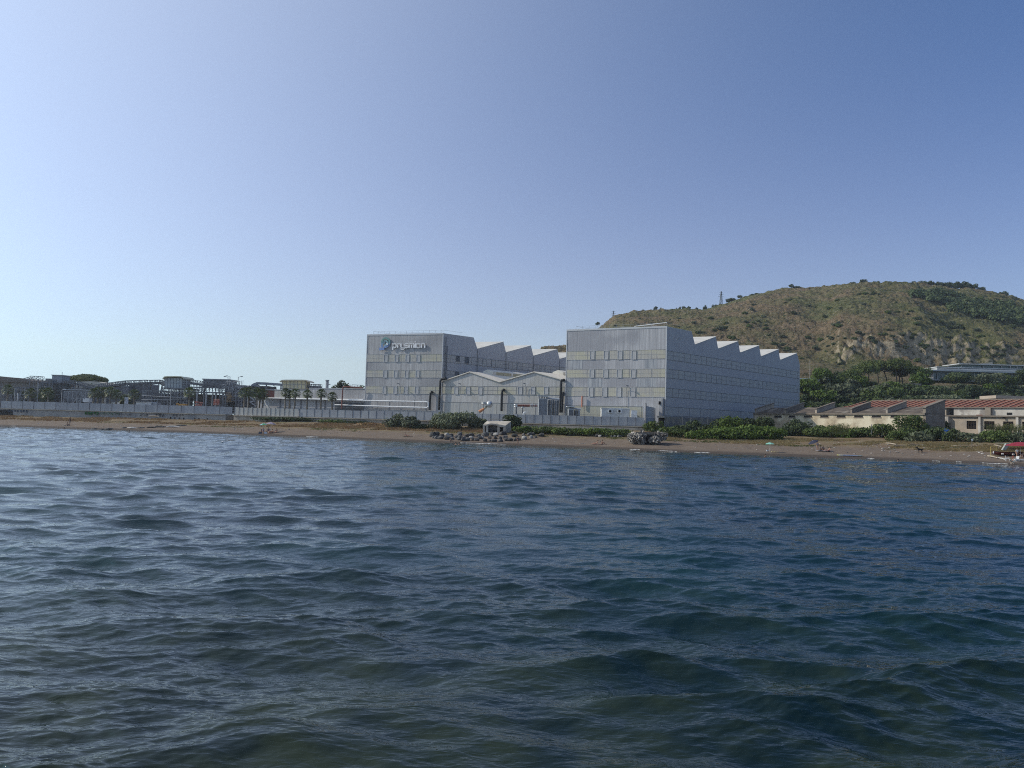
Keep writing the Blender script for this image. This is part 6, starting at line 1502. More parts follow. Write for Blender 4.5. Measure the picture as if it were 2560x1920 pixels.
# transfer tower
t = bt('transfer_tower', c9, 655, 400, 276, 'dark transfer tower with a grey cabin on top, left of the flat-topped pine', 'tower')
pbx(c9, 598, 713, 176, 262, 276, 5).build('cabin', mat('cabin sheet', (.20, .22, .25), .6, (.26, .28, .31), .5, stretch=ST), t)
pbx(c9, 590, 720, 170, 178, 275.6, 5.8).build('cabin_roof', M_steelL, t)
pbx(c9, 523, 586, 213, 242, 277, 3).build('side_cabin', M_steelB, t)
a = W(*c9(600, 300), 276); b = W(*c9(735, 300), 276); z = W(*c9(650, 262), 276).z; mb = MB(); lattice(mb, a.x, b.x, 276, 6, 4.3, z, 3, 6, .3, .9, 2); mb.build('frame', M_steel, t)
mb = MB(); mb.box(a.x+.4, b.x-.4, 277, 281, 4.3, z-.3); mb.build('core', mat('dark hopper', (.045, .055, .05), .8, (.07, .08, .07), .5), t)
mb = MB(); p = W(*c9(715, 176), 276); mb.bar(p, p+Vector((0, 0, 1.2)), .12); mb.build('aerial', M_steel, t)
# hoppers and dark mass left of the tower
t = bt('hopper_frame', c9, 520, 400, 270, 'dark hopper frame with round vessels left of the transfer tower', 'industrial structure')
a = W(*c9(455, 400), 270); b = W(*c9(598, 400), 270); mb = MB(); lattice(mb, a.x, b.x, 270, 6, 4.3, W(*c9(520, 262), 270).z, 4, 5, .25, .9, 3); mb.build('frame', M_steel, t)
mb = MB(); p = W(*c9(520, 330), 272); mb.lathe((p.x, 273, p.z-4), [(.4, -2), (1.7, 0), (1.7, 4), (1.3, 4.8), (0, 5)], 14); mb.build('vessel', M_steelB, t)
# descending conveyors
def conv(name, c, pts, Y, h, label, n=6, mt=M_steel, w_=2.6, legs=()):
    p = W(*c(*pts[0]), Y); t = thing(name, (p.x, Y, 4.3), label, 'conveyor'); mb = MB()
    for i in range(len(pts)-1): truss(mb, W(*c(*pts[i]), Y), W(*c(*pts[i+1]), Y), h, w_, n, .14)
    mb.build('truss', mt, t); d = MB()
    for i in range(len(pts)-1):
        a = W(*c(*pts[i]), Y); b = W(*c(*pts[i+1]), Y); d.hexa([a+Vector((0, .3, 0)), b+Vector((0, .3, 0)), b+Vector((0, w_-.3, 0)), a+Vector((0, w_-.3, 0)), a+Vector((0, .3, .7)), b+Vector((0, .3, .7)), b+Vector((0, w_-.3, .7)), a+Vector((0, w_-.3, .7))])
    d.build('belt_deck', M_steelB, t)
    for x, y in legs: p = W(*c(x, y), Y); l = MB(); l.bar((p.x, Y, 4.3), p, .35); l.bar((p.x, Y+w_, 4.3), (p.x, Y+w_, p.z), .35); l.bar((p.x, Y, p.z*.6), (p.x, Y+w_, p.z), .2); l.build('leg', mt, t)
    return t
conv('belt_conveyor', c9, [(715, 262), (860, 282), (1060, 340)], 274, 1.3, 'conveyor truss falling to the right from the transfer tower', 7, legs=((860, 285), (1040, 335)))
conv('belt_conveyor', c9, [(600, 262), (500, 285), (440, 330)], 272, 1.2, 'short conveyor falling to the left from the transfer tower', 5, legs=((470, 310),))
conv('belt_conveyor', c9, [(1090, 330), (1290, 303), (1440, 284), (1690, 276)], 272, 1.5, 'long arched conveyor truss right of the flat-topped pine', 8, legs=((1250, 310), (1470, 290), (1660, 280)))
conv('belt_conveyor', c9, [(1690, 276), (1835, 272), (1880, 300)], 272.5, 1.4, 'bent end of the arched conveyor beside the barrel-roofed box', 5, legs=((1700, 280), (1830, 280)))
# big flat-topped pine and tan dome
umbrella_pine((W(*c9(1010, 250), 330).x, 330, 4.3), W(*c9(1010, 208), 330).z-4.3, 450/4.608*330/FPX, 'very wide flat-topped pine rising above the steel plant', 'pine trees of the plant', seed=9, thick=.22, trunk_r=.7, nb=60, bs=.62)
t = bt('tan_dome', c9, 1040, 300, 310, 'tan membrane dome under the flat-topped pine', 'tent')
P = [W(*c9(x, y), 310) for x, y in ((880, 262), (930, 250), (1040, 243), (1130, 250), (1190, 268), (1230, 290))]; mb = MB(); mb.extrude([Vector((P[0].x, 310, 4.3))]+P+[Vector((P[-1].x, 310, 4.3))], (0, 12, 0)); mb.build('membrane', M_dome, t)
# dark warehouses
for i, (c, xa, xb, ya, yb, Y, D, mt, lb) in enumerate((
    (c9, 735, 1030, 350, 505, 262, 8, M_steelB, 'grey open-sided warehouse behind the first group of palms'),
    (c9, 1225, 1480, 305, 505, 280, 8, mat('grey warehouse sheet', (.17, .175, .19), .8, (.21, .215, .23), .4, stretch=ST), 'plain grey warehouse under the arched conveyor'),
    (c9, 1480, 1700, 285, 520, 283, 8, M_steelB, 'slate warehouse with pale upper strips left of the steel tower'),
    (c10, 312, 612, 230, 315, 290, 8, M_steelB, 'slate-blue box building on the skyline right of the barrel-roofed box'),
    (c10, 560, 790, 320, 545, 276, 8, mat('near-black wall', (.05, .052, .058), .9, (.08, .08, .085), .5), 'near-black process building left of the leaning palms'),  # even near-black wall colour
    (c10, 780, 1060, 310, 545, 272, 8, mat('brown dark wall', (.085, .08, .078), .9, (.12, .11, .10), .5), 'dark brown shed behind the leaning palms'),
    (c10, 1040, 1130, 350, 430, 262, 5, M_rustred, 'red-banded equipment block left of the pale upper storey'))):
    t = bt('warehouse', c, (xa+xb)/2, yb, Y, lb, 'building'); pbx(c, xa, xb, ya, yb, Y, D).build('wall', mt, t)
    a = W(*c(xa, ya), Y); b = W(*c(xb, ya), Y); zt = W(*c((xa+xb)/2, ya), Y).z; mb = MB(); mb.box(a.x-.3, b.x+.3, Y-.3, Y+D+.3, zt+.01, zt+.4); mb.build('roof', M_brownroof if i in (5,) else M_steelL, t)
    for j in range(3): x = a.x+(b.x-a.x)*(j+.6)/3.2; mb = MB(); mb.box(x-.9, x+.9, Y-.05, Y-.003, 5, 5+2.6); mb.build('door', M_dark, t)
t = bt('open_shed', c9, 880, 500, 250, 'open frame shed with pale railings behind the first palms', 'industrial structure')
a = W(*c9(735, 450), 250); b = W(*c9(1030, 450), 250); mb = MB(); lattice(mb, a.x, b.x, 250, 5, 4.4, W(*c9(880, 365), 250).z, 6, 3, .14, .25, 4); mb.build('frame', M_steelL, t)
mb = MB(); lattice(mb, W(*c9(820, 400), 252).x, W(*c9(930, 400), 252).x, 252, 3, 12, W(*c9(880, 320), 252).z, 3, 2, .2, 1, 5); mb.build('upper_frame', M_steel, t)
# barrel-roofed boxes
def barrel_box(c, xa, xb, ya, yb, yr, Y, D, label, wall, roof):
    t = bt('barrel_roof_cabin', c, (xa+xb)/2, yb, Y, label, 'cabin'); pbx(c, xa, xb, ya, yb, Y, D).build('wall', wall, t)
    xm = (xa+xb)/2; e = (xb-xa)*.12; P = []
    for i in range(13):
        u = -1+2*i/12; P.append(W(*c(xm+u*((xb-xa)/2+e), yr+(ya+3-yr)*(1-math.sqrt(max(0, 1-abs(u)**7)))), Y-1))
    mb = MB()
    for i in range(12): a, b = P[i], P[i+1]; mb.hexa([a-Vector((0, 0, .35)), b-Vector((0, 0, .35)), b+Vector((0, D+2, -.35)), a+Vector((0, D+2, -.35)), a, b, b+Vector((0, D+2, 0)), a+Vector((0, D+2, 0))])
    mb.build('barrel_roof', roof, t)
    r = MB(); 
    for k in range(7): x = xa+(xb-xa)*k/6; a = W(*c(x, ya), Y-.1); b = W(*c(x, yb), Y-.1); r.bar(a, b, .12)
    a = W(*c(xa, (ya+yb)/2), Y-.1); b = W(*c(xb, (ya+yb)/2), Y-.1); r.bar(a, b, .1); r.build('frame', M_steelL, t); return t
t = barrel_box(c9, 1895, 2095, 208, 318, 186, 268, 7, 'pale barrel-roofed cabin on a steel tower', mat('milky cladding', (.42, .45, .44), .5, (.36, .40, .41), .5), M_yellow)
mb = MB(); a = W(*c9(2095, 300), 268); b = W(*c9(2145, 300), 268); z0 = W(*c9(2120, 318), 268).z; z1 = W(*c9(2120, 222), 268).z; lattice(mb, a.x, b.x, 268, 6, z0, z1, 2, 4, .1, .3, 6); mb.build('balcony_frame', M_steelL, t)
t = bt('steel_tower', c9, 1990, 520, 264, 'tall dense steel frame carrying the pale barrel-roofed cabin', 'industrial structure')
a = W(*c9(1640, 400), 264); m1 = W(*c9(1860, 400), 264); b = W(*c9(2160, 400), 264); zt = W(*c9(1990, 322), 264).z; zl = W(*c9(1740, 350), 264).z
mb = MB(); lattice(mb, m1.x, b.x, 264, 9, 4.3, zt, 8, 6, .26, .95, 7); mb.build('frame', M_steel, t)
mb = MB(); lattice(mb, a.x, m1.x, 264, 9, 4.3, zl, 6, 5, .2, .9, 8); mb.build('frame', M_steel, t)
mb = MB(); mb.box(a.x+1, b.x-1, 270, 271, 4.3, zl-1); mb.build('rear_shade_sheet', mat('deep shade screen', (.05, .055, .065), .9, (.10, .11, .12), .8), t)  # dark sheet added behind the frame as its deep shade
mb = MB(); mb.box(m1.x, b.x, 263.8, 273, zt-.3, zt); mb.build('deck', M_steelB, t)
mb = MB()
for i in range(4): z = 6+i*1.5; mb.tube([(a.x, 263.6, z), (b.x, 263.6, z+random.Random(i).uniform(-.8, .8))], .12, 5)
mb.build('pipe_run', M_steelL, t)
# white low shed, orange machine
t = bt('site_shed', c9, 1690, 520, 232, 'low white flat shed right behind the sea wall hoarding', 'shed'); pbx(c9, 1568, 1742, 487, 530, 232, 3).build('front', M_white, t); pbx(c9, 1742, 1810, 490, 530, 232.4, 2.6).build('side', M_steelL, t); pbx(c9, 1560, 1748, 482, 487, 231.6, 3.8).build('roof', M_white, t)
t = bt('orange_digger', c9, 2090, 525, 236, 'small orange construction machine behind the hoarding', 'machine'); M_or = mat('orange machine paint', (.55, .28, .05), .5)
pbx(c9, 2052, 2128, 505, 524, 236, 2).build('body', M_or, t); pbx(c9, 2104, 2126, 494, 506, 236.2, 1.5).build('cab', M_steelL, t); mb = MB(); mb.bar(W(*c9(2060, 508), 236), W(*c9(2040, 498), 236), .25); mb.bar(W(*c9(2040, 498), 236), W(*c9(2030, 520), 236), .2); mb.build('arm', M_or, t); pbx(c9, 2056, 2122, 524, 532, 236, 2).build('track', M_dark, t)
# vans behind the hoarding
for x0, x1, y0, y1, lb in ((1275, 1345, 487, 510, 'white van roof showing over the hoarding among the palms'), (955, 1022, 440, 486, 'white cabin in the open frame shed'), (1432, 1446, 425, 505, 'white upright pillar between two palms')):
    t = bt('site_van' if x0 == 1275 else 'site_cabin' if x0 == 955 else 'white_pillar', c9, (x0+x1)/2, y1, 238, lb, 'van' if x0 == 1275 else 'cabin' if x0 == 955 else 'pillar')
    mb = pbx(c9, x0, x1, y0, y1, 238, 1.8); mb.build('body', M_white, t); pbx(c9, x0+(x1-x0)*.1, x0+(x1-x0)*.3, y0+3, y0+10, 237.95, .04).build('window', M_dpane, t)
# trusses right of the tower
conv('belt_conveyor', c10, [(130, 275), (330, 298), (520, 330)], 268, 1.6, 'conveyor truss falling right from the barrel-roofed cabin', 7, legs=((300, 300),))
t = bt('pipe_rack', c10, 400, 530, 262, 'dark pipe rack deck on posts with red drums beneath', 'industrial structure')
a = W(*c10(120, 400), 262); b = W(*c10(560, 400), 262); z = W(*c10(340, 358), 262).z; mb = MB(); lattice(mb, a.x, b.x, 262, 6, z, z+2.6, 12, 2, .14, .5, 9); mb.box(a.x, b.x, 262, 268, z-.6, z-.2); mb.build('deck', M_steel, t)
for i, x in enumerate((150, 240, 318, 345, 420, 455, 545)): p = W(*c10(x, 400), 262); mb = MB(); mb.bar((p.x, 262.4, 4.3), (p.x, 262.4, z-.6), .5 if i % 2 else .3); mb.build('leg', M_steelL if i % 2 else M_steel, t)
mb = MB(); mb.box(a.x+1, b.x, 267, 267.6, 4.3, z-1); mb.build('rear_shade_sheet', mat('deep shade screen2', (.05, .05, .055), .9, (.14, .12, .11), .9), t)  # dark sheet stands in for the shade under the rack
for i, (x0, x1, y0, y1) in enumerate(((218, 262, 478, 492), (222, 300, 505, 530), (262, 312, 485, 500), (432, 500, 450, 520))):
    t2 = bt('red_drum_stack', c10, (x0+x1)/2, y1, 250, ['upper left stack of red drums under the pipe rack', 'long low stack of red drums under the pipe rack', 'middle stack of red drums under the pipe rack', 'tall red equipment block at the right under the pipe rack'][i], 'drums', 'red equipment under the pipe rack')
    k = max(2, int((x1-x0)/14)); mb = MB()
    for j in range(k): pa = W(*c10(x0+(x1-x0)*(j+.5)/k, y1), 250); rr = (x1-x0)/4.608*250/FPX/k/2*.9; hh = (y1-y0)/4.608*250/FPX; mb.lathe((pa.x, 250, pa.z), [(0, 0), (rr, 0), (rr, hh), (0, hh)], 8)
    mb.build('drums', mat('red drum', (.42, .10, .07), .6, (.45, .25, .2), 2), t2)
t = bt('process_tower', c10, 620, 530, 258, 'tangled process tower with ochre platforms left of the leaning palms', 'industrial structure')
a = W(*c10(500, 400), 258); b = W(*c10(800, 400), 258); z = W(*c10(650, 290), 258).z; mb = MB(); lattice(mb, a.x, b.x, 258, 9, 4.3, z, 8, 6, .2, .9, 10); mb.build('frame', M_steel, t)
rr_ = random.Random(4)
for i in range(8): y = 375+i*14; pbx(c10, 585+rr_.uniform(-10, 10), 640+rr_.uniform(-10, 10), y, y+6, 257.5, 3).build('platform', mat('ochre grating', (.33, .22, .12), .8), t)  # platforms have an ochre base colour
mb = MB()
for i in range(14): p = W(*c10(rr_.uniform(520, 790), rr_.uniform(290, 420)), 258); q = p+Vector((rr_.uniform(-3, 3), 0, rr_.uniform(-2, 3))); mb.tube([p, q, q+Vector((rr_.uniform(-3, 3), 0, 0))], .16, 6)
mb.build('pipework', M_steelL, t)
pbx(c10, 600, 662, 480, 545, 257, 1).build('gate', M_dark, t)
for i in range(16):
    x = 500+i*18; p = W(*c10(x, 290+rr_.uniform(-6, 14)), 260); mb = MB(); mb.bar(p, p+Vector((0, 0, 1.6)), .1); mb.build('stanchion', M_steel, t)
# covered belt gallery with hump
t = bt('belt_gallery', c10, 1050, 340, 266, 'slate covered conveyor gallery with a hump left of the yellow cabin', 'conveyor')
mb = MB(); pts = [(865, 300), (890, 282), (930, 267), (1040, 271), (1218, 284)]
for i in range(4):
    A = W(*c10(*pts[i]), 266); Bq = W(*c10(*pts[i+1]), 266); mb.bar(A+Vector((0, 1, 0)), Bq+Vector((0, 1, 0)), 1.4, .85)
mb.build('gallery', mat('slate gallery', (.20, .22, .25), .55), t); mb = MB()
for x in (1042, 1210): p = W(*c10(x, 285), 266); mb.bar((p.x, 267, 4.3), p, .4)
mb.build('leg', M_steel, t); mb = MB(); a = W(*c10(780, 320), 266); b = W(*c10(1060, 350), 266); truss(mb, a+Vector((0, 0, -3)), b+Vector((0, 0, -3)), 3.2, 2.5, 12, .2); mb.build('lower_truss', M_steel, t)
mb = MB(); mb.extrude([W(*c10(895, 300), 265.5), W(*c10(950, 312), 265.5), W(*c10(940, 285), 265.5)], (0, 2, 0)); mb.build('hood', M_steelL, t)
t = barrel_box(c10, 1225, 1490, 240, 328, 226, 256, 6, 'yellow barrel-roofed cabin beside the grey exhaust stack', M_yellow, mat('cream vault', (.60, .54, .40), .5, (.52, .46, .34), .6))
a = W(*c10(1200, 340), 256); b = W(*c10(1520, 340), 256); z = W(*c10(1360, 330), 256).z; mb = MB(); lattice(mb, a.x, b.x, 256, 6, z-2.4, z-.05, 12, 1, .12, .6, 12); mb.build('support_truss', M_steel, t)
mb = MB(); 
for f in (.05, .5, .95): x = a.x+(b.x-a.x)*f; mb.bar((x, 257, 4.3), (x, 257, z-2.3), .4)
mb.build('leg', M_steel, t)
conv('belt_conveyor', c10, [(1490, 318), (1665, 325)], 258, 1.3, 'thin conveyor between the yellow cabin and the exhaust stack', 7, w_=2)
t = bt('white_stair', c10, 880, 500, 248, 'pale zigzag stair between the two leaning palm groups', 'stairs')
mb = MB(); P = [W(*c10(x, y), 248) for x, y in ((826, 408), (912, 470), (850, 480), (925, 535))]
for i in range(3):
    mb.bar(P[i], P[i+1], .2, .3); mb.bar(P[i]+Vector((0, 0, 1)), P[i+1]+Vector((0, 0, 1)), .06)
mb.build('flight', M_steelL, t); mb = MB(); mb.bar((P[0].x, 248, 4.3), P[0]+Vector((0, 0, 1.2)), .15); mb.bar((P[1].x, 248, 4.3), P[1]+Vector((0, 0, 1)), .15); mb.build('post', M_steelL, t)
# lighting masts
for i, (c, x, yt, yb, Y, arm, lb) in enumerate(((c9, 443, 265, 495, 236, 0, 'thin pale mast left of the transfer tower'), (c9, 715, 345, 500, 232, .8, 'white mast with a lamp right of the transfer tower'), (c9, 1970, 345, 530, 232, .5, 'thin mast before the dense steel tower'), (c9, 212, 380, 490, 234, 0, 'stubby pale post at the far left behind the wall'), (c9, 175, 320, 488, 236, 0, 'thin dark mast at the far left behind the wall'), (c10, 600, 200, 290, 268, -1, 'left of three bent lamp masts above the process tower'), (c10, 623, 192, 290, 266, -1, 'middle of three bent lamp masts above the process tower'), (c10, 718, 197, 290, 264, 1, 'right of three bent lamp masts above the process tower'), (c10, 1750, 288, 330, 250, .4, 'tiny lamp mast right of the exhaust stack'), (c10, 418, 395, 545, 236, 0, 'pale mast before the pipe rack'), (c10, 1268, 335, 370, 232, .2, 'short mast above the second palm group'))):
    b = W(*c(x, yb), Y); tp = W(*c(x, yt), Y); root = thing('light_mast', (b.x, Y, 4.3), lb, 'mast', 'masts of the steel plant'); z0 = 4.3 if yb > 400 else b.z
    mb = MB(); mb.tube([(tp.x, Y, z0), (tp.x, Y, tp.z)]+([(tp.x+arm*1.2, Y, tp.z+.25)] if arm else []), .1 if i not in (3,) else .3, 6); mb.build('pole', M_steelL, root)
    if arm: mb = MB(); mb.box(tp.x+arm*1.2-.35, tp.x+arm*1.2+.35, Y-.15, Y+.15, tp.z+.12, tp.z+.36); mb.build('lamp', M_white if i == 1 else M_steel, root)
# palms (photo columns of trunk, crown centre height)
pl = [(76, 985, 236, 'single palm at the far left behind the wall'), (121.5, 984, 234, 'palm just left of the dark transfer tower'), (234, 985, 232, 'leftmost of the five palms in the first palm row'), (246, 983, 234, 'second palm of the first palm row'), (259, 982, 236, 'third palm of the first palm row'), (276, 982, 232, 'fourth palm of the first palm row'), (291, 989, 236, 'lowest, fifth palm of the first palm row'),
      (336, 988, 230, 'lone palm left of the low white shed'), (475, 983, 234, 'dark palm before the pipe rack'), (612, 984, 226, 'left palm of the leaning group at the dark brown shed'), (622, 982, 229, 'second palm of the leaning group at the dark brown shed'), (643, 984, 227, 'third palm of the leaning group, beside the white stair'), (658, 987, 229, 'rightmost palm of the leaning group'),
      (715, 983.5, 222, 'first palm before the low workshop'), (726, 988, 223, 'short palm between two taller ones before the workshop'), (737, 984.5, 221, 'third palm before the low workshop'), (769, 987, 220, 'lone palm in the middle of the workshop front'), (803, 985.5, 219, 'tall palm directly before the exhaust stack'), (832, 993, 218, 'lowest palm near the red pipe gantry'), (20, 976, 238, 'palm crown at the left edge before the brown hall'), (649, 990, 231, 'bushy palm tucked behind the leaning group')]
for i, (px, cy, Y, lb) in enumerate(pl):
    p = W(px, cy, Y); palm((p.x, Y, 4.4), p.z-4.4, lb, seed=i, r=1.95 if px < 700 else 1.6)
# dark trees between the structures and behind the workshop
for i, (c, x0, x1, yt, yb, Y, mt, lb) in enumerate(((c10, 1800, 1930, 238, 345, 300, M_leafD, 'tall dark tree at the left behind the workshop roof'), (c10, 1920, 2030, 268, 345, 300, M_leafD, 'middle dark tree behind the workshop roof'), (c10, 2020, 2175, 282, 345, 298, M_leaf, 'right green tree behind the workshop roof'), (c10, 1020, 1080, 302, 380, 300, M_leafD, 'small tree under the covered conveyor gallery'), (c10, 1105, 1165, 300, 380, 300, M_leafD, 'palm-like dark tree left of the yellow cabin'), (c9, 230, 350, 350, 500, 262, M_leafD, 'dark tree behind the single palm at the far left'), (c9, 470, 600, 300, 500, 258, M_leafD, 'dark tree under the hopper frame'), (c9, 1380, 1500, 390, 505, 250, M_leafD, 'dark tree right of the first palm row'), (c9, 960, 1110, 270, 400, 290, M_leafD, 'dark tree below the tan dome'))):
    a = W(*c(x0, yb), Y); b = W(*c(x1, yb), Y); tp = W(*c((x0+x1)/2, yt), Y)
    round_tree(((a.x+b.x)/2, Y, 4.3), tp.z-4.3, (b.x-a.x)*1.1, lb, 'dark trees inside the steel plant', mt, seed=120+i, bole=.12 if i > 4 else .45, leaf=.4, dens=3.6)

# ---------------------------------------------------------------- people (one continuous body each) and beach things
def skin_body(name, joints, edges, material, parent, root_i=0, sub=1):
    me = bpy.data.meshes.new(name); me.from_pydata([j[0] for j in joints], edges, []); me.materials.append(material)
    o = bpy.data.objects.new(name, me); COL.objects.link(o); o.parent = parent
    md = o.modifiers.new('skin', 'SKIN'); md.use_smooth_shade = True
    if not me.skin_vertices: me.skin_vertices.new()
    sv = me.skin_vertices[0].data
    for i, j in enumerate(joints): sv[i].radius = j[1] if isinstance(j[1], tuple) else (j[1], j[1]); sv[i].use_root = (i == root_i)
    o.modifiers.new('smooth', 'SUBSURF').levels = sub; o.modifiers['smooth'].render_levels = sub
    return o
def V3(*a): return Vector(a)
POSES = {
 # pelvis, chest, neck, head, shoulders, elbows, hands, hips, knees, ankles, toes  (x right, y facing -y, z up) for a 1.72 m adult
 'stand': dict(p=(0, 0, .93), c=(0, 0, 1.25), n=(0, 0, 1.46), h=(0, -.02, 1.60), el=(-.26, .02, 1.12), hl=(-.28, -.08, .86), er=(.26, .02, 1.12), hr=(.28, -.06, .86), kl=(-.10, -.02, .50), al=(-.11, .02, .08), kr=(.10, -.02, .50), ar=(.12, .02, .08)),
 'walk': dict(p=(0, 0, .92), c=(0, -.03, 1.24), n=(0, -.05, 1.45), h=(0, -.08, 1.59), el=(-.25, .14, 1.14), hl=(-.27, .16, .88), er=(.26, -.12, 1.14), hr=(.27, -.30, .98), kl=(-.10, -.22, .54), al=(-.11, -.30, .10), kr=(.10, .08, .50), ar=(.12, .36, .12)),
 'sit': dict(p=(0, 0, .13), c=(0, -.02, .46), n=(0, -.04, .68), h=(0, -.08, .83), el=(-.27, -.10, .40), hl=(-.20, -.36, .42), er=(.27, .10, .38), hr=(.30, .24, .10), kl=(-.14, -.42, .46), al=(-.14, -.62, .07), kr=(.13, -.40, .44), ar=(.14, -.66, .07)),
 'recline': dict(p=(0, 0, .13), c=(0, .24, .36), n=(0, .38, .52), h=(0, .42, .68), el=(-.26, .40, .22), hl=(-.28, .52, .05), er=(.26, .38, .20), hr=(.28, .50, .05), kl=(-.10, -.42, .32), al=(-.10, -.78, .07), kr=(.12, -.46, .12), ar=(.13, -.88, .07)),
 'lie': dict(p=(0, 0, .12), c=(0, .34, .14), n=(0, .56, .15), h=(0, .70, .18), el=(-.30, .30, .08), hl=(-.24, .04, .07), er=(.32, .46, .08), hr=(.30, .72, .07), kl=(-.10, -.44, .13), al=(-.10, -.86, .08), kr=(.12, -.42, .30), ar=(.12, -.70, .07)),
 'chair': dict(p=(0, 0, .50), c=(0, .05, .82), n=(0, .03, 1.04), h=(0, -.02, 1.19), el=(-.25, -.04, .78), hl=(-.20, -.30, .70), er=(.25, -.04, .78), hr=(.20, -.28, .68), kl=(-.11, -.42, .52), al=(-.11, -.46, .08), kr=(.12, -.42, .52), ar=(.12, -.50, .08)),
 'bathe': dict(p=(0, 0, -.35), c=(0, 0, -.02), n=(0, 0, .17), h=(0, -.02, .31), el=(-.28, -.14, -.08), hl=(-.30, -.38, -.04), er=(.28, -.14, -.08), hr=(.30, -.38, -.04), kl=(-.10, -.2, -.7), al=(-.11, 0, -1.1), kr=(.10, -.2, -.7), ar=(.12, 0, -1.1)),
}
def person(loc, rz, pose, label, top=None, bottom=(.05, .06, .10), skin=None, hair=None, size=1., group=None):
    q = {k: Vector(v)*size for k, v in POSES[pose].items()}; s = size
    root = thing('person', loc, label, 'person', group, rz)
    sl_ = q['c'].lerp(q['n'], .55)+V3(-.17*s, 0, .0); sr_ = q['c'].lerp(q['n'], .55)+V3(.17*s, 0, .0)
    J = [(q['p'], (.125*s, .10*s)), (q['p'].lerp(q['c'], .5), (.115*s, .085*s)), (q['c'], (.145*s, .10*s)), (q['n'], .05*s), (q['n'].lerp(q['h'], .55), .07*s), (q['h']+V3(0, 0, .03*s), (.085*s, .10*s)), (q['h']+V3(0, 0, .10*s), .055*s)]
    E = [(0, 1), (1, 2), (2, 3), (3, 4), (4, 5), (5, 6)]
    def chain(start, pts):
        i = start
        for p, r in pts: J.append((p, r)); E.append((i, len(J)-1)); i = len(J)-1
        return i
    for S_, e, h, dx in ((sl_, q['el'], q['hl'], -1), (sr_, q['er'], q['hr'], 1)):
        w_ = chain(2, [(S_, .055*s), (e, .038*s), (e.lerp(h, .9), .024*s), (h, (.034*s, .018*s))])
        d = (h-e).normalized(); side = Vector((0, 1, 0)).cross(d).normalized() if abs(d.y) < .9 else V3(1, 0, 0)
        for f in (-.9, -.3, .3, .9): chain(w_, [(h+d*.05*s+side*f*.03*s, .010*s), (h+d*(.10-.012*abs(f))*s+side*f*.036*s+V3(0, -.01*s, 0), .008*s)])
        chain(w_, [(h+d*.01*s+V3(0, -.045*s, 0), .010*s), (h+d*.045*s+V3(0, -.06*s, 0), .008*s)])
    for k, a, dx in ((q['kl'], q['al'], -1), (q['kr'], q['ar'], 1)):
        hp = q['p']+V3(dx*.09*s, 0, -.02*s); chain(0, [(hp, .085*s), (hp.lerp(k, .5), .075*s), (k, .052*s), (k.lerp(a, .35), .055*s), (a, .034*s), (a+V3(dx*.02*s, -.13*s, -.04*s), (.04*s, .022*s))])
    body = skin_body('body', J, E, skin or M_skin, root)
    hm = MB(); c = q['h']+V3(0, .012*s, .055*s); hm.lathe(c-V3(0, 0, .06*s), [(.085*s, 0), (.105*s, .05*s), (.098*s, .10*s), (.06*s, .145*s), (0, .155*s)], 12); hm.build('hair', hair or M_hair, root, local=True, smooth=True)
    f = MB(); hd = q['h']+V3(0, -.098*s, .02*s); f.add([hd+V3(-.014*s, 0, 0), hd+V3(.014*s, 0, 0), hd+V3(0, -.02*s, .002*s), hd+V3(0, .002*s, .045*s)], [(0, 1, 2), (0, 2, 3), (2, 1, 3)]); f.build('nose', skin or M_skin, root, local=True)
    JB = [(q['p'], (.14*s, .115*s)), (q['p'].lerp(q['c'], .22), (.125*s, .095*s))]; EB = [(0, 1)]
    for k, dx in ((q['kl'], -1), (q['kr'], 1)): hp = q['p']+V3(dx*.09*s, 0, -.02*s); JB += [(hp, .095*s), (hp.lerp(k, .32), .09*s)]; EB += [(0, len(JB)-2), (len(JB)-2, len(JB)-1)]
    skin_body('swim_shorts', JB, EB, mat('cloth %.2f %.2f %.2f' % bottom, bottom, .8), root)
    if top:
        JT = [(q['p'].lerp(q['c'], .2), (.128*s, .10*s)), (q['c'], (.158*s, .115*s)), (q['c'].lerp(q['n'], .75), (.09*s, .08*s))]; ET = [(0, 1), (1, 2)]
        for S_, e in ((sl_, q['el']), (sr_, q['er'])): JT += [(S_, .068*s), (S_.lerp(e, .55), .055*s)]; ET += [(1, len(JT)-2), (len(JT)-2, len(JT)-1)]
        skin_body('shirt', JT, ET, mat('cloth %.2f %.2f %.2f' % top, top, .85), root)
    return root
def at(px, py): return onb(px, py)
def seat_z(p, d=.0): return Vector((p.x, p.y, p.z+d))
R = math.radians
def towel(px, py, w_, l, col, label, rz=0, name='beach_towel', th=.03, cat='towel'):
    p = at(px, py); mb = MB(); n = 8
    for i in range(n):
        x0 = -w_/2+w_*i/n; x1 = x0+w_/n; z0 = .05+.02*math.sin(i*1.7); z1 = .05+.02*math.sin((i+1)*1.7); mb.hexa([(x0, -l/2, z0), (x1, -l/2, z1), (x1, l/2, z1), (x0, l/2, z0), (x0, -l/2, z0+th), (x1, -l/2, z1+th), (x1, l/2, z1+th), (x0, l/2, z0+th)])
    o = mb.build(name, mat('towel %.2f %.2f %.2f' % col, col, .9, tuple(c*.8 for c in col), 3), None, local=True); o.location = p+Vector((0, 0, .03)); o.rotation_euler.z = rz; return tag(o, label, cat)
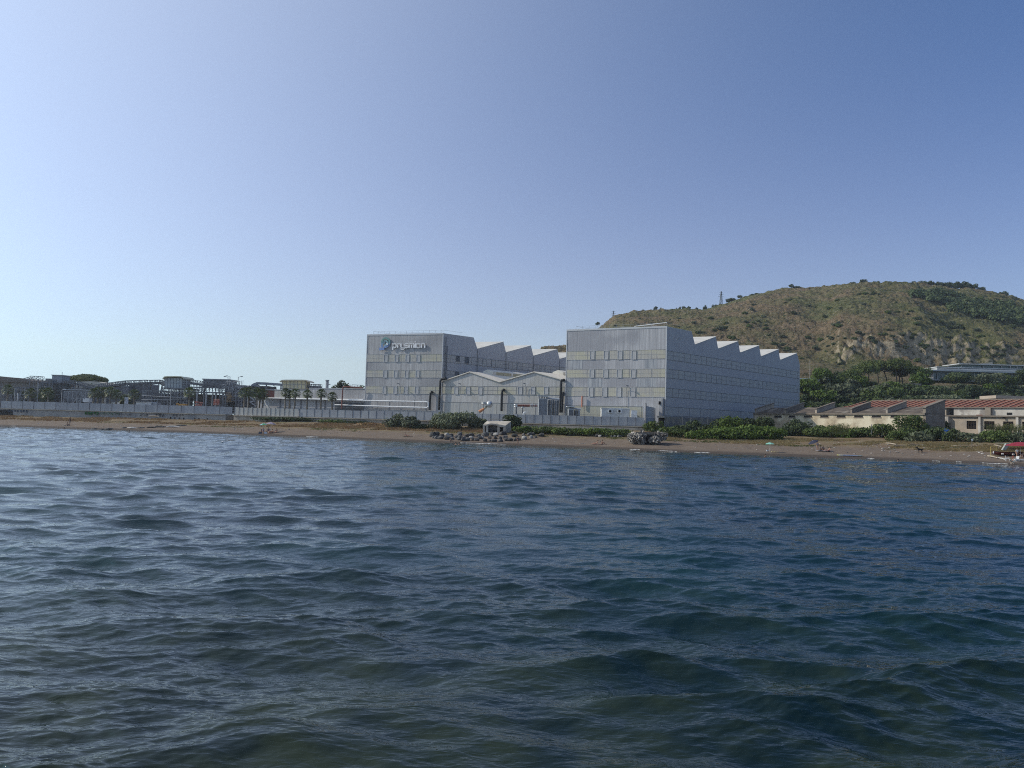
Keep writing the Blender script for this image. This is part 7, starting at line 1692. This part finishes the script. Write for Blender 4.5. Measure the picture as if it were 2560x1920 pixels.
def parasol(p, h, r, cols, label, tilt=(0, 0), n=8, droop=.32, group='beach parasols', valance=False):
    root = thing('beach_parasol', p, label, 'parasol', group)
    mb = MB(); ax = Vector((math.sin(tilt[0]), math.sin(tilt[1]), 1)).normalized(); top = ax*h
    mb.tube([(0, 0, -.3), tuple(top)], .028, 8); mb.build('pole', M_white, root, local=True)
    rot = ax.to_track_quat('Z', 'Y').to_matrix(); panels = [MB() for _ in cols]
    for i in range(n):
        a0, a1 = 2*math.pi*i/n, 2*math.pi*(i+1)/n; P = panels[i % len(cols)]; m = 5
        for k in range(m):
            def pt(a, f): rr = r*f; z = -droop*r*(f**1.7)*2.0*.55; return top+rot@Vector((math.cos(a)*rr, math.sin(a)*rr, z+droop*.1))
            f0, f1 = k/m, (k+1)/m; am = (a0+a1)/2
            q = [pt(a0, f0), pt(a0, f1), pt(am, f1*.985)-ax*0.03*f1, pt(a1, f1), pt(a1, f0)]
            th = Vector((0, 0, .015)); P.add(q+[v-th for v in q], [(0, 1, 2, 3, 4), (9, 8, 7, 6, 5), (1, 6, 7, 2), (2, 7, 8, 3)])
    for P, c in zip(panels, cols): P.build('canopy_panel', mat('parasol %.2f %.2f %.2f' % c, c, .7, translu=.35), root, local=True)
    rb_ = MB()
    for i in range(n): a = 2*math.pi*i/n; e = top+rot@Vector((math.cos(a)*r*.97, math.sin(a)*r*.97, -droop*r*1.06)); rb_.bar(top-ax*.05, e, .014)
    rb_.build('ribs', M_steelL, root, local=True)
    k_ = MB(); k_.lathe(top, [(.03, 0), (.035, .05), (.0, .12)], 8, axis=ax); k_.build('finial', M_white, root, local=True); return root
# far-left sitter
p = at(168, 1064.5); person(p, R(150), 'sit', 'person sitting alone on the far left beach', top=(.10, .07, .06), skin=M_skinD)
towel(164, 1064.5, 1.8, .9, (.55, .50, .42), 'pale towel under the lone sitter on the left beach')
p = at(174.5, 1061); mb = MB(); mb.lathe(p, [(.05, 0), (.06, .2), (.12, .5), (.16, 1.2), (.1, 1.5), (.04, 2.0), (0, 2.05)], 8); tag(mb.build('closed_parasol', mat('dark cloth', (.06, .04, .05), .8), loc=p), 'closed dark parasol standing in the sand behind the lone sitter', 'parasol')
# family group left of centre
pg = at(660, 1083); pg2 = at(672, 1083)
parasol(at(660, 1081), 2.1, 1.0, [(.10, .42, .18), (.35, .62, .66)], 'green and turquoise parasol over the family group', tilt=(-.12, 0)); parasol(at(675, 1080), 2.3, 1.15, [(.55, .48, .56), (.42, .36, .46)], 'pale mauve parasol over the family group', tilt=(.1, 0))
for i, (px, py, pose, rz, top, bot, sk, lb) in enumerate(((653, 1083, 'sit', 70, (.05, .06, .12), (.05, .06, .12), M_skinD, 'person in dark clothes sitting at the left under the green parasol'), (658, 1083.5, 'chair', 20, (.30, .30, .34), (.08, .08, .12), M_skin, 'person in a grey top seated under the green parasol'), (670, 1082, 'chair', -20, (.06, .05, .07), (.05, .05, .06), M_skinD, 'person in black in the middle of the family group'),
     (674, 1084, 'sit', 10, None, (.12, .05, .06), M_skin, 'bare-chested person sitting before the mauve parasol pole'), (681, 1083, 'sit', -60, None, (.05, .05, .08), M_skin, 'bare-chested person in dark trunks right of the mauve parasol'), (688, 1082.5, 'recline', -80, None, (.35, .08, .07), M_skin, 'person in red swimwear leaning back at the right end of the family group'), (691, 1081.5, 'sit', 200, (.06, .06, .09), (.06, .06, .09), M_skinD, 'person in dark top behind the right end of the family group'))):
    q = at(px, py)
    if pose == 'chair':
        t = thing('beach_chair', q, 'folding beach chair %s in the family group' % ('under the green parasol' if i == 1 else 'in the middle'), 'chair', 'beach chairs', R(rz)); mb = MB(); mb.box(-.25, .25, -.25, .25, .36, .40); mb.build('seat', mat('blue canvas', (.08, .12, .25), .8), t, local=True)
        mb = MB(); mb.hexa([(-.25, .25, .40), (.25, .25, .40), (.25, .28, .40), (-.25, .28, .40), (-.25, .36, .85), (.25, .36, .85), (.25, .39, .85), (-.25, .39, .85)]); mb.build('backrest', mat('blue canvas', (.08, .12, .25), .8), t, local=True)
        for sx in (-.24, .24): mb = MB(); mb.bar((sx, -.24, 0), (sx, .3, .5), .03); mb.bar((sx, .26, 0), (sx, -.26, .42), .03); mb.build('leg', M_steelL, t, local=True)
    person(q, R(rz), pose, lb, top, bot, sk, group='people on the beach')
def bag(px, py, col, label, s=.4):
    p = at(px, py); root = thing('beach_bag', p, label, 'bag'); mb = MB(); mb.hexa([(-s, -s*.4, 0), (s, -s*.4, 0), (s, s*.4, 0), (-s, s*.4, 0), (-s*.8, -s*.3, s*1.1), (s*.8, -s*.3, s*1.1), (s*.8, s*.3, s*1.1), (-s*.8, s*.3, s*1.1)]); mb.build('body', mat('bag %.2f %.2f' % col[:2], col, .8), root, local=True)
    h = MB(); h.tube([(-s*.5, 0, s*1.1), (-s*.3, 0, s*1.5), (s*.3, 0, s*1.5), (s*.5, 0, s*1.1)], .03, 6); h.build('handle', M_dark, root, local=True)
bag(664, 1084.5, (.5, .52, .56), 'grey cool bag at the feet of the family group'); bag(650.5, 1084.5, (.08, .09, .12), 'dark bag at the left end of the family group')
p = at(586.5, 1076); mb = MB(); mb.bar(p, p+Vector((0, 0, .9)), .06); mb.bar(p+Vector((0, 0, .15)), p+Vector((.5, 0, .95)), .04); tag(mb.build('driftwood_stake', M_steelL, loc=p), 'forked stake planted in the sand left of the family group', 'stake')
# people near the boulders
person(at(1017, 1091), R(75), 'recline', 'bather sunbathing on the sand below the bush pair', None, (.30, .10, .12), M_skin, group='people on the beach'); towel(1019, 1091.3, 2.2, .9, (.30, .22, .18), 'brown towel under the sunbather below the bush pair')
person(at(1126, 1104.5), R(100), 'sit', 'child in dark swimwear crouching at the water below the boulders', (.05, .05, .06), (.05, .05, .06), M_skinD, size=.75, group='people on the beach')
def inwater(px, py, label, cap=None):
    g = GZ(px, py, 0.05); person((g.x, g.y, .02), R(random.Random(int(px)).uniform(0, 360)), 'bathe', label, None, (.08, .10, .2), M_skinD, group='swimmers near the shore')
inwater(1139.5, 1111, 'left of two swimmers in the shallows below the boulders'); inwater(1148, 1111, 'right of two swimmers in the shallows below the boulders'); inwater(1914, 1141, 'swimmer at the water edge below the mint parasol'); inwater(2245, 1153.5, 'swimmer at the water edge below the black dog'); inwater(160.5, 1072, 'swimmer near the lone sitter on the left'); inwater(323, 1080.5, 'lone dark head in the water beside the stone slabs')
person(at(1294, 1112.5), R(60), 'walk', 'person in dark trunks walking along the water by the boulders', (.10, .07, .10), (.25, .04, .05), M_skinD, size=1.05, group='people on the beach')
person(at(1489, 1111), R(-100), 'recline', 'left of two sunbathers facing each other near the pillbox', None, (.25, .06, .06), M_skin, group='people on the beach'); person(at(1505, 1111.5), R(95), 'sit', 'right of two sunbathers facing each other near the pillbox', None, (.04, .04, .06), M_skinD, group='people on the beach')
towel(1497, 1112, 3.0, 1.0, (.35, .25, .22), 'reddish towel under the two sunbathers near the pillbox'); towel(1456, 1109.5, 1.2, .5, (.60, .58, .54), 'white cloth lying on the sand left of the two sunbathers')
# mint parasol
parasol(at(1925, 1130.5), 1.75, .85, [(.30, .62, .52), (.36, .68, .58)], 'mint green parasol alone on the sand', tilt=(-.03, 0)); towel(1936, 1131, 1.1, .5, (.60, .52, .20), 'yellow mat beside the mint parasol'); bag(1918.5, 1128, (.6, .6, .58), 'white bag left of the mint parasol pole', .22)
# navy parasol group
parasol(at(2042, 1126), 2.0, .95, [(.035, .04, .075), (.05, .055, .09)], 'navy parasol tilted to the left over the standing person', tilt=(-.5, -.1))
person(at(2044, 1127.5), R(10), 'stand', 'person standing beside the navy parasol', (.22, .20, .22), (.10, .10, .14), M_skin, group='people on the beach'); person(at(2051, 1127), R(40), 'sit', 'person sitting between the navy parasol and the dark-topped sitter', None, (.06, .06, .08), M_skinD, group='people on the beach')
person(at(2057.5, 1127), R(0), 'sit', 'person in a dark top in the middle of the navy parasol group', (.04, .04, .05), (.05, .05, .07), M_skinD, group='people on the beach'); person(at(2070, 1128), R(-80), 'recline', 'person in red swimwear at the right of the navy parasol group', None, (.40, .06, .05), M_skin, group='people on the beach')
towel(2062, 1128.5, 3.0, 1.2, (.38, .36, .38), 'grey blanket under the navy parasol group')
# paddle board in the sand
p = at(2124, 1140.5); root = thing('paddle_board', p+Vector((0, 0, .08)), 'blue and white paddle board with yellow ends lying on the sand', 'board', None, R(-4)); L_ = 2.15
def board(mb, x0, x1, w_):
    n = 8; 
    for i in range(n):
        a = x0+(x1-x0)*i/n; b = x0+(x1-x0)*(i+1)/n; wa = w_*math.sqrt(max(.05, 1-(a/L_)**4)); wb = w_*math.sqrt(max(.05, 1-(b/L_)**4)); mb.hexa([(a, -wa, 0), (b, -wb, 0), (b, wb, 0), (a, wa, 0), (a, -wa, .14), (b, -wb, .14), (b, wb, .14), (a, wa, .14)])
for nm, x0, x1, col in (('tail', -L_, -1.2, (.50, .48, .10)), ('hull', -1.2, 1.2, (.35, .42, .62)), ('nose', 1.2, L_, (.45, .50, .25))): mb = MB(); board(mb, x0, x1, .38); mb.build(nm, mat('board ' + nm, col, .4, (.6, .62, .66), 2.2), root, local=True)
# black dog and white dog
def quadruped(p, rz, material, label, s=1.):
    root = thing('dog', p, label, 'dog', None, rz)
    J = [(V3(.30, 0, .46), .10), (V3(.10, 0, .47), .105), (V3(-.15, 0, .47), .13), (V3(-.28, 0, .52), .11), (V3(-.40, 0, .64), .075), (V3(-.48, 0, .70), .085), (V3(-.58, 0, .68), .05), (V3(-.67, 0, .66), .035)]
    E = [(i, i+1) for i in range(7)]
    def ch(st, pts):
        i = st
        for q, r in pts: J.append((q, r)); E.append((i, len(J)-1)); i = len(J)-1
    for sy in (-1, 1):
        ch(2, [(V3(-.22, sy*.09, .40), .06), (V3(-.20, sy*.09, .24), .035), (V3(-.23, sy*.09, .06), .026), (V3(-.29, sy*.09, .025), .03)])
        ch(0, [(V3(.28, sy*.09, .40), .075), (V3(.20, sy*.09, .28), .045), (V3(.36, sy*.09, .18), .028), (V3(.33, sy*.09, .04), .024), (V3(.27, sy*.09, .025), .028)])
        ch(5, [(V3(-.46, sy*.05, .78), .025), (V3(-.44, sy*.06, .84), .012)])
    ch(0, [(V3(.42, 0, .50), .035), (V3(.54, 0, .60), .026), (V3(.60, 0, .72), .016)])
    J = [(q*s, r*s) for q, r in J]; skin_body('body', J, E, material, root, root_i=1)
    c = MB(); c.lathe(V3(-.36, 0, .60)*s, [(.085*s, -.02*s), (.085*s, .02*s)], 12, axis=(-.8, 0, .9)); c.build('collar', M_rustred, root, local=True); return root
M_bf = mat('black fur', (.015, .013, .012), .8); M_wf = mat('white fur', (.62, .58, .50), .8, (.30, .20, .13), 3)
quadruped(at(2300, 1132), R(8), M_bf, 'black dog walking across the sand', 1.35)
quadruped(at(2531, 1161), R(12), M_wf, 'white dog standing at the water near the plastic chairs', .95)
# red sunshade group at the right edge
pr = at(2552, 1142)
parasol(pr, 2.5, 2.35, [(.34, .035, .06), (.40, .05, .075)], 'large red parasol at the right edge above a boat', n=8, droop=.26)
def awning():
    t = thing('awning_tent', at(2540, 1128), 'grey sloping awning behind the red parasol', 'tent'); mb = MB(); Y = at(2540, 1128).y
    a = W(2506, 1125, Y); b = W(2514, 1126, Y); c = W(2526, 1110, Y); d = W(2516, 1109, Y); mb.hexa([a, b, b+Vector((0, .4, 0)), a+Vector((0, .4, 0)), d, c, c+Vector((0, .4, 0)), d+Vector((0, .4, 0))]); mb.build('side_flap', mat('awning grey', (.30, .32, .29), .8), t)
    e = W(2600, 1110, Y); mb = MB(); mb.hexa([d, c, c+Vector((0, 3, 0)), d+Vector((0, 3, 0)), d+Vector((0, 0, .06)), c+Vector((0, 0, .06)), c+Vector((0, 3, .06)), d+Vector((0, 3, .06))]); mb.hexa([c, e, e+Vector((0, 3, 0)), c+Vector((0, 3, 0)), c+Vector((0, 0, .07)), e+Vector((0, 0, .07)), e+Vector((0, 3, .07)), c+Vector((0, 3, .07))]); mb.build('roof', mat('awning green grey', (.20, .24, .21), .8), t)
    for x in (2524, 2598): p = W(x, 1111, Y); mb = MB(); mb.bar((p.x, Y+2.9, at(2540, 1128).z-.3), (p.x, Y+2.9, p.z), .06); mb.build('pole', M_steelL, t)
awning()
p = at(2517, 1139.5); root = thing('rowing_boat', p, 'dark red rowing boat with white fenders under the red parasol', 'boat', None, R(-6)); mb = MB(); n = 12; LB_ = 2.4
secs = []
for i in range(n+1):
    u = -1+2*i/n; w_ = .75*(1-abs(u)**2.6)+.03; w_ = max(w_, .5 if u > .8 else .03); h0 = .06+.18*u*u; h1 = .62+.14*u*u
    secs.append([(u*LB_, -w_, h1), (u*LB_, -w_*.8, (h0+h1)/2), (u*LB_, 0, h0-.06), (u*LB_, w_*.8, (h0+h1)/2), (u*LB_, w_, h1)])
for i in range(n):
    for k in range(4): a = secs[i][k], secs[i+1][k], secs[i+1][k+1], secs[i][k+1]; mb.add(a, [(0, 1, 2, 3)])
mb.add(secs[-1], [(0, 1, 2, 3, 4)]); mb.build('hull', mat('oxblood hull', (.10, .025, .02), .5, (.14, .04, .03), 2), root, local=True)
mb = MB()
for i in range(n):
    for k in (0, 4): mb.bar(secs[i][k], secs[i+1][k], .06)
mb.build('gunwale', M_dark, root, local=True)
for u in (-.4, .3): mb = MB(); mb.box(u*LB_-.12, u*LB_+.12, -.6, .6, .42, .46); mb.build('thwart', M_trunk, root, local=True)
for u in (-.95, -.45, .25): mb = MB(); mb.lathe((u*LB_, -.72*(1-abs(u)**2.6)-.14, .30 if u > -.9 else .5), [(0, -.22), (.11, -.15), (.11, .15), (0, .22)], 8, axis=(1, 0, 0) if u > -.9 else (0, 0, 1)); mb.build('fender', M_white, root, local=True)
def plastic_chair(px, py, rz, label):
    p = at(px, py); t = thing('plastic_chair', p, label, 'chair', 'white plastic chairs by the water', R(rz)); mb = MB(); mb.box(-.24, .24, -.23, .23, .41, .45); mb.build('seat', M_white, t, local=True)
    mb = MB()
    for i in range(5): x = -.22+.11*i; mb.hexa([(x-.035, .23, .45), (x+.035, .23, .45), (x+.035, .26, .45), (x-.035, .26, .45), (x-.035, .32, .85), (x+.035, .32, .85), (x+.035, .35, .85), (x-.035, .35, .85)])
    mb.box(-.26, .26, .31, .36, .85, .90); mb.build('backrest', M_white, t, local=True)
    for sx in (-1, 1):
        mb = MB(); mb.box(sx*.25-.03, sx*.25+.03, -.2, .3, .64, .67); mb.bar((sx*.25, -.2, .44), (sx*.25, -.2, .65), .04); mb.build('armrest', M_white, t, local=True)
        for sy in (-1, 1): mb = MB(); mb.bar((sx*.27, sy*.26, 0), (sx*.22, sy*.2, .41), .04); mb.build('leg', M_white, t, local=True)
    return t
plastic_chair(2519, 1153, 60, 'white plastic chair left of the water-side pair'); plastic_chair(2541, 1155, -70, 'white plastic chair right of the water-side pair')
person(at(2543, 1146), R(0), 'stand', 'person in a white shirt standing under the red parasol', (.55, .58, .60), (.10, .12, .2), M_skin, group='people on the beach'); person(at(2533, 1156), R(-90), 'stand', 'child in dark red standing between the plastic chairs', (.20, .05, .05), (.1, .05, .06), M_skinD, size=.72, group='people on the beach'); person(at(2556, 1144), R(100), 'sit', 'person in dark clothes sitting at the right edge under the parasol', (.05, .05, .06), (.05, .05, .07), M_skinD, group='people on the beach')
p = at(2554, 1151); root = thing('white_board', p, 'white surfboard lying at the right edge of the beach', 'board', None, R(3)); mb = MB(); board(mb, -1.4, 1.4, .3); mb.build('deck', M_white, root, local=True); mb = MB(); mb.box(1.0, 1.2, -.015, .015, .14, .3); mb.build('fin', M_dark, root, local=True)
# yellow net goal frame
p = at(2485, 1139); root = thing('goal_frame', p, 'small yellow tube goal frame on the sand left of the boat', 'goal frame'); mb = MB(); mb.tube([(-.55, 0, 0), (-.5, .1, 1.5), (.5, .1, 1.5), (.55, 0, 0)], .035, 6); mb.tube([(-.55, 0, .02), (-.9, -.7, .02), (.9, -.7, .02), (.55, 0, .02)], .03, 6); mb.build('frame', mat('yellow tube', (.50, .40, .12), .5), root, local=True)
nt_ = MB()
for i in range(6): x = -.45+.18*i; nt_.bar((x, .08, 1.4), (x*1.3, -.6, .05), .012)
nt_.build('net', M_straw, root, local=True)
# driftwood, white stones line, sign
def log(px0, py0, px1, py1, r, label, material=None):
    a = at(px0, py0); b = at(px1, py1); m = (a+b)/2+Vector((0, .1, .08)); mb = MB(); mb.tube([a+Vector((0, 0, r)), m+Vector((0, 0, r)), b+Vector((0, 0, r))], r, 7, r*.6); tag(mb.build('driftwood', material or mat('bleached wood', (.42, .36, .28), .9, (.30, .25, .19), 2), loc=a), label, 'driftwood', 'driftwood on the beach')
log(2470, 1142, 2494, 1147, .14, 'pale long plank lying left of the boat'); log(2486, 1116, 2504, 1119, .16, 'white log behind the awning on the right beach'); log(1722, 1088, 1738, 1092, .13, 'pale bent log at the left foot of the thicket'); log(1754, 1094, 1768, 1097, .2, 'short thick log under the thicket'); log(2380, 1117, 2400, 1117, .12, 'thin branch among the straw grass'); log(2275, 1113, 2300, 1115, .18, 'dark branch in the debris above the black dog', M_trunk); log(2235, 1118, 2262, 1119, .22, 'dark tangled branch left of the black dog', M_trunk); log(2440, 1131, 2458, 1131, .1, 'pale stick left of the goal frame'); log(2215, 1110, 2240, 1113, .15, 'pale branch in the debris at the bush foot'); log(372, 1043.5, 398, 1043.5, .25, 'pale log lying against the long sea wall')
for i, (px, py) in enumerate(((2498, 1146), (2503, 1147), (2508, 1148), (2513, 1149), (2449, 1133), (2456, 1135))):
    p = at(px, py); r_ = rock_mb(.22, 300+i, (1.3, 1, .6), 2); mb = MB(); mb.add([(x+p.x, y+p.y, z+p.z+.05) for x, y, z in r_.v], r_.f); tag(mb.build('white_stone', mat('white stone', (.55, .53, .48), .9), loc=p), 'white stone in the short line leading to the plastic chairs' if i < 4 else 'white stone near the pale stick', 'stone', 'white stones on the right beach')
p = at(2430, 1116); root = thing('round_sign', p, 'small round white sign on a post among the straw', 'sign'); mb = MB(); mb.bar((0, 0, -.2), (0, 0, 1.3), .04); mb.build('post', M_steelL, root, local=True); mb = MB(); mb.lathe((0, -.05, 1.25), [(0, 0), (.2, 0), (.2, .03), (0, .03)], 14, axis=(0, -1, 0)); mb.build('disc', M_white, root, local=True)
# gull in flight in front of the right hall
def gull(p, rz, label, s=1., name='gull'):
    root = thing(name, p, label, 'bird', None, rz); J = [(V3(.22, 0, 0), .03), (V3(0, 0, 0), .075), (V3(-.16, 0, .01), .06), (V3(-.26, 0, .04), .035)]; skin_body('body', [(a*s, b*s) for a, b in J], [(0, 1), (1, 2), (2, 3)], M_white, root, root_i=1)
    for sy in (-1, 1): w_ = MB(); P = [(-.1, 0, .03), (.12, 0, .03), (.1, sy*.35, .28), (-.12, sy*.35, .28)]; P2 = [(.14, sy*.75, .16), (.04, sy*.72, .17)]; w_.add([V3(*q)*s for q in P+P2], [(0, 1, 2, 3), (3, 2, 4, 5)]); w_.add([V3(q[0], q[1], q[2]-.02)*s for q in P+P2], [(3, 2, 1, 0), (5, 4, 2, 3)]); w_.build('wing', M_white, root, local=True)
    b = MB(); b.lathe(V3(-.29, 0, .04)*s, [(.02*s, 0), (0, .08*s)], 6, axis=(-1, 0, 0)); b.build('beak', M_yellow, root, local=True); return root
gull(W(1693, 849, 95), R(70), 'white gull flying before the dark side of the right hall', .9)
# dark sea bird on the water at the left
g = GZ(556, 1108, 0.0); root = gull((g.x, g.y, .12), R(10), 'dark sea bird resting on the water at the left', .8, 'sea_bird')
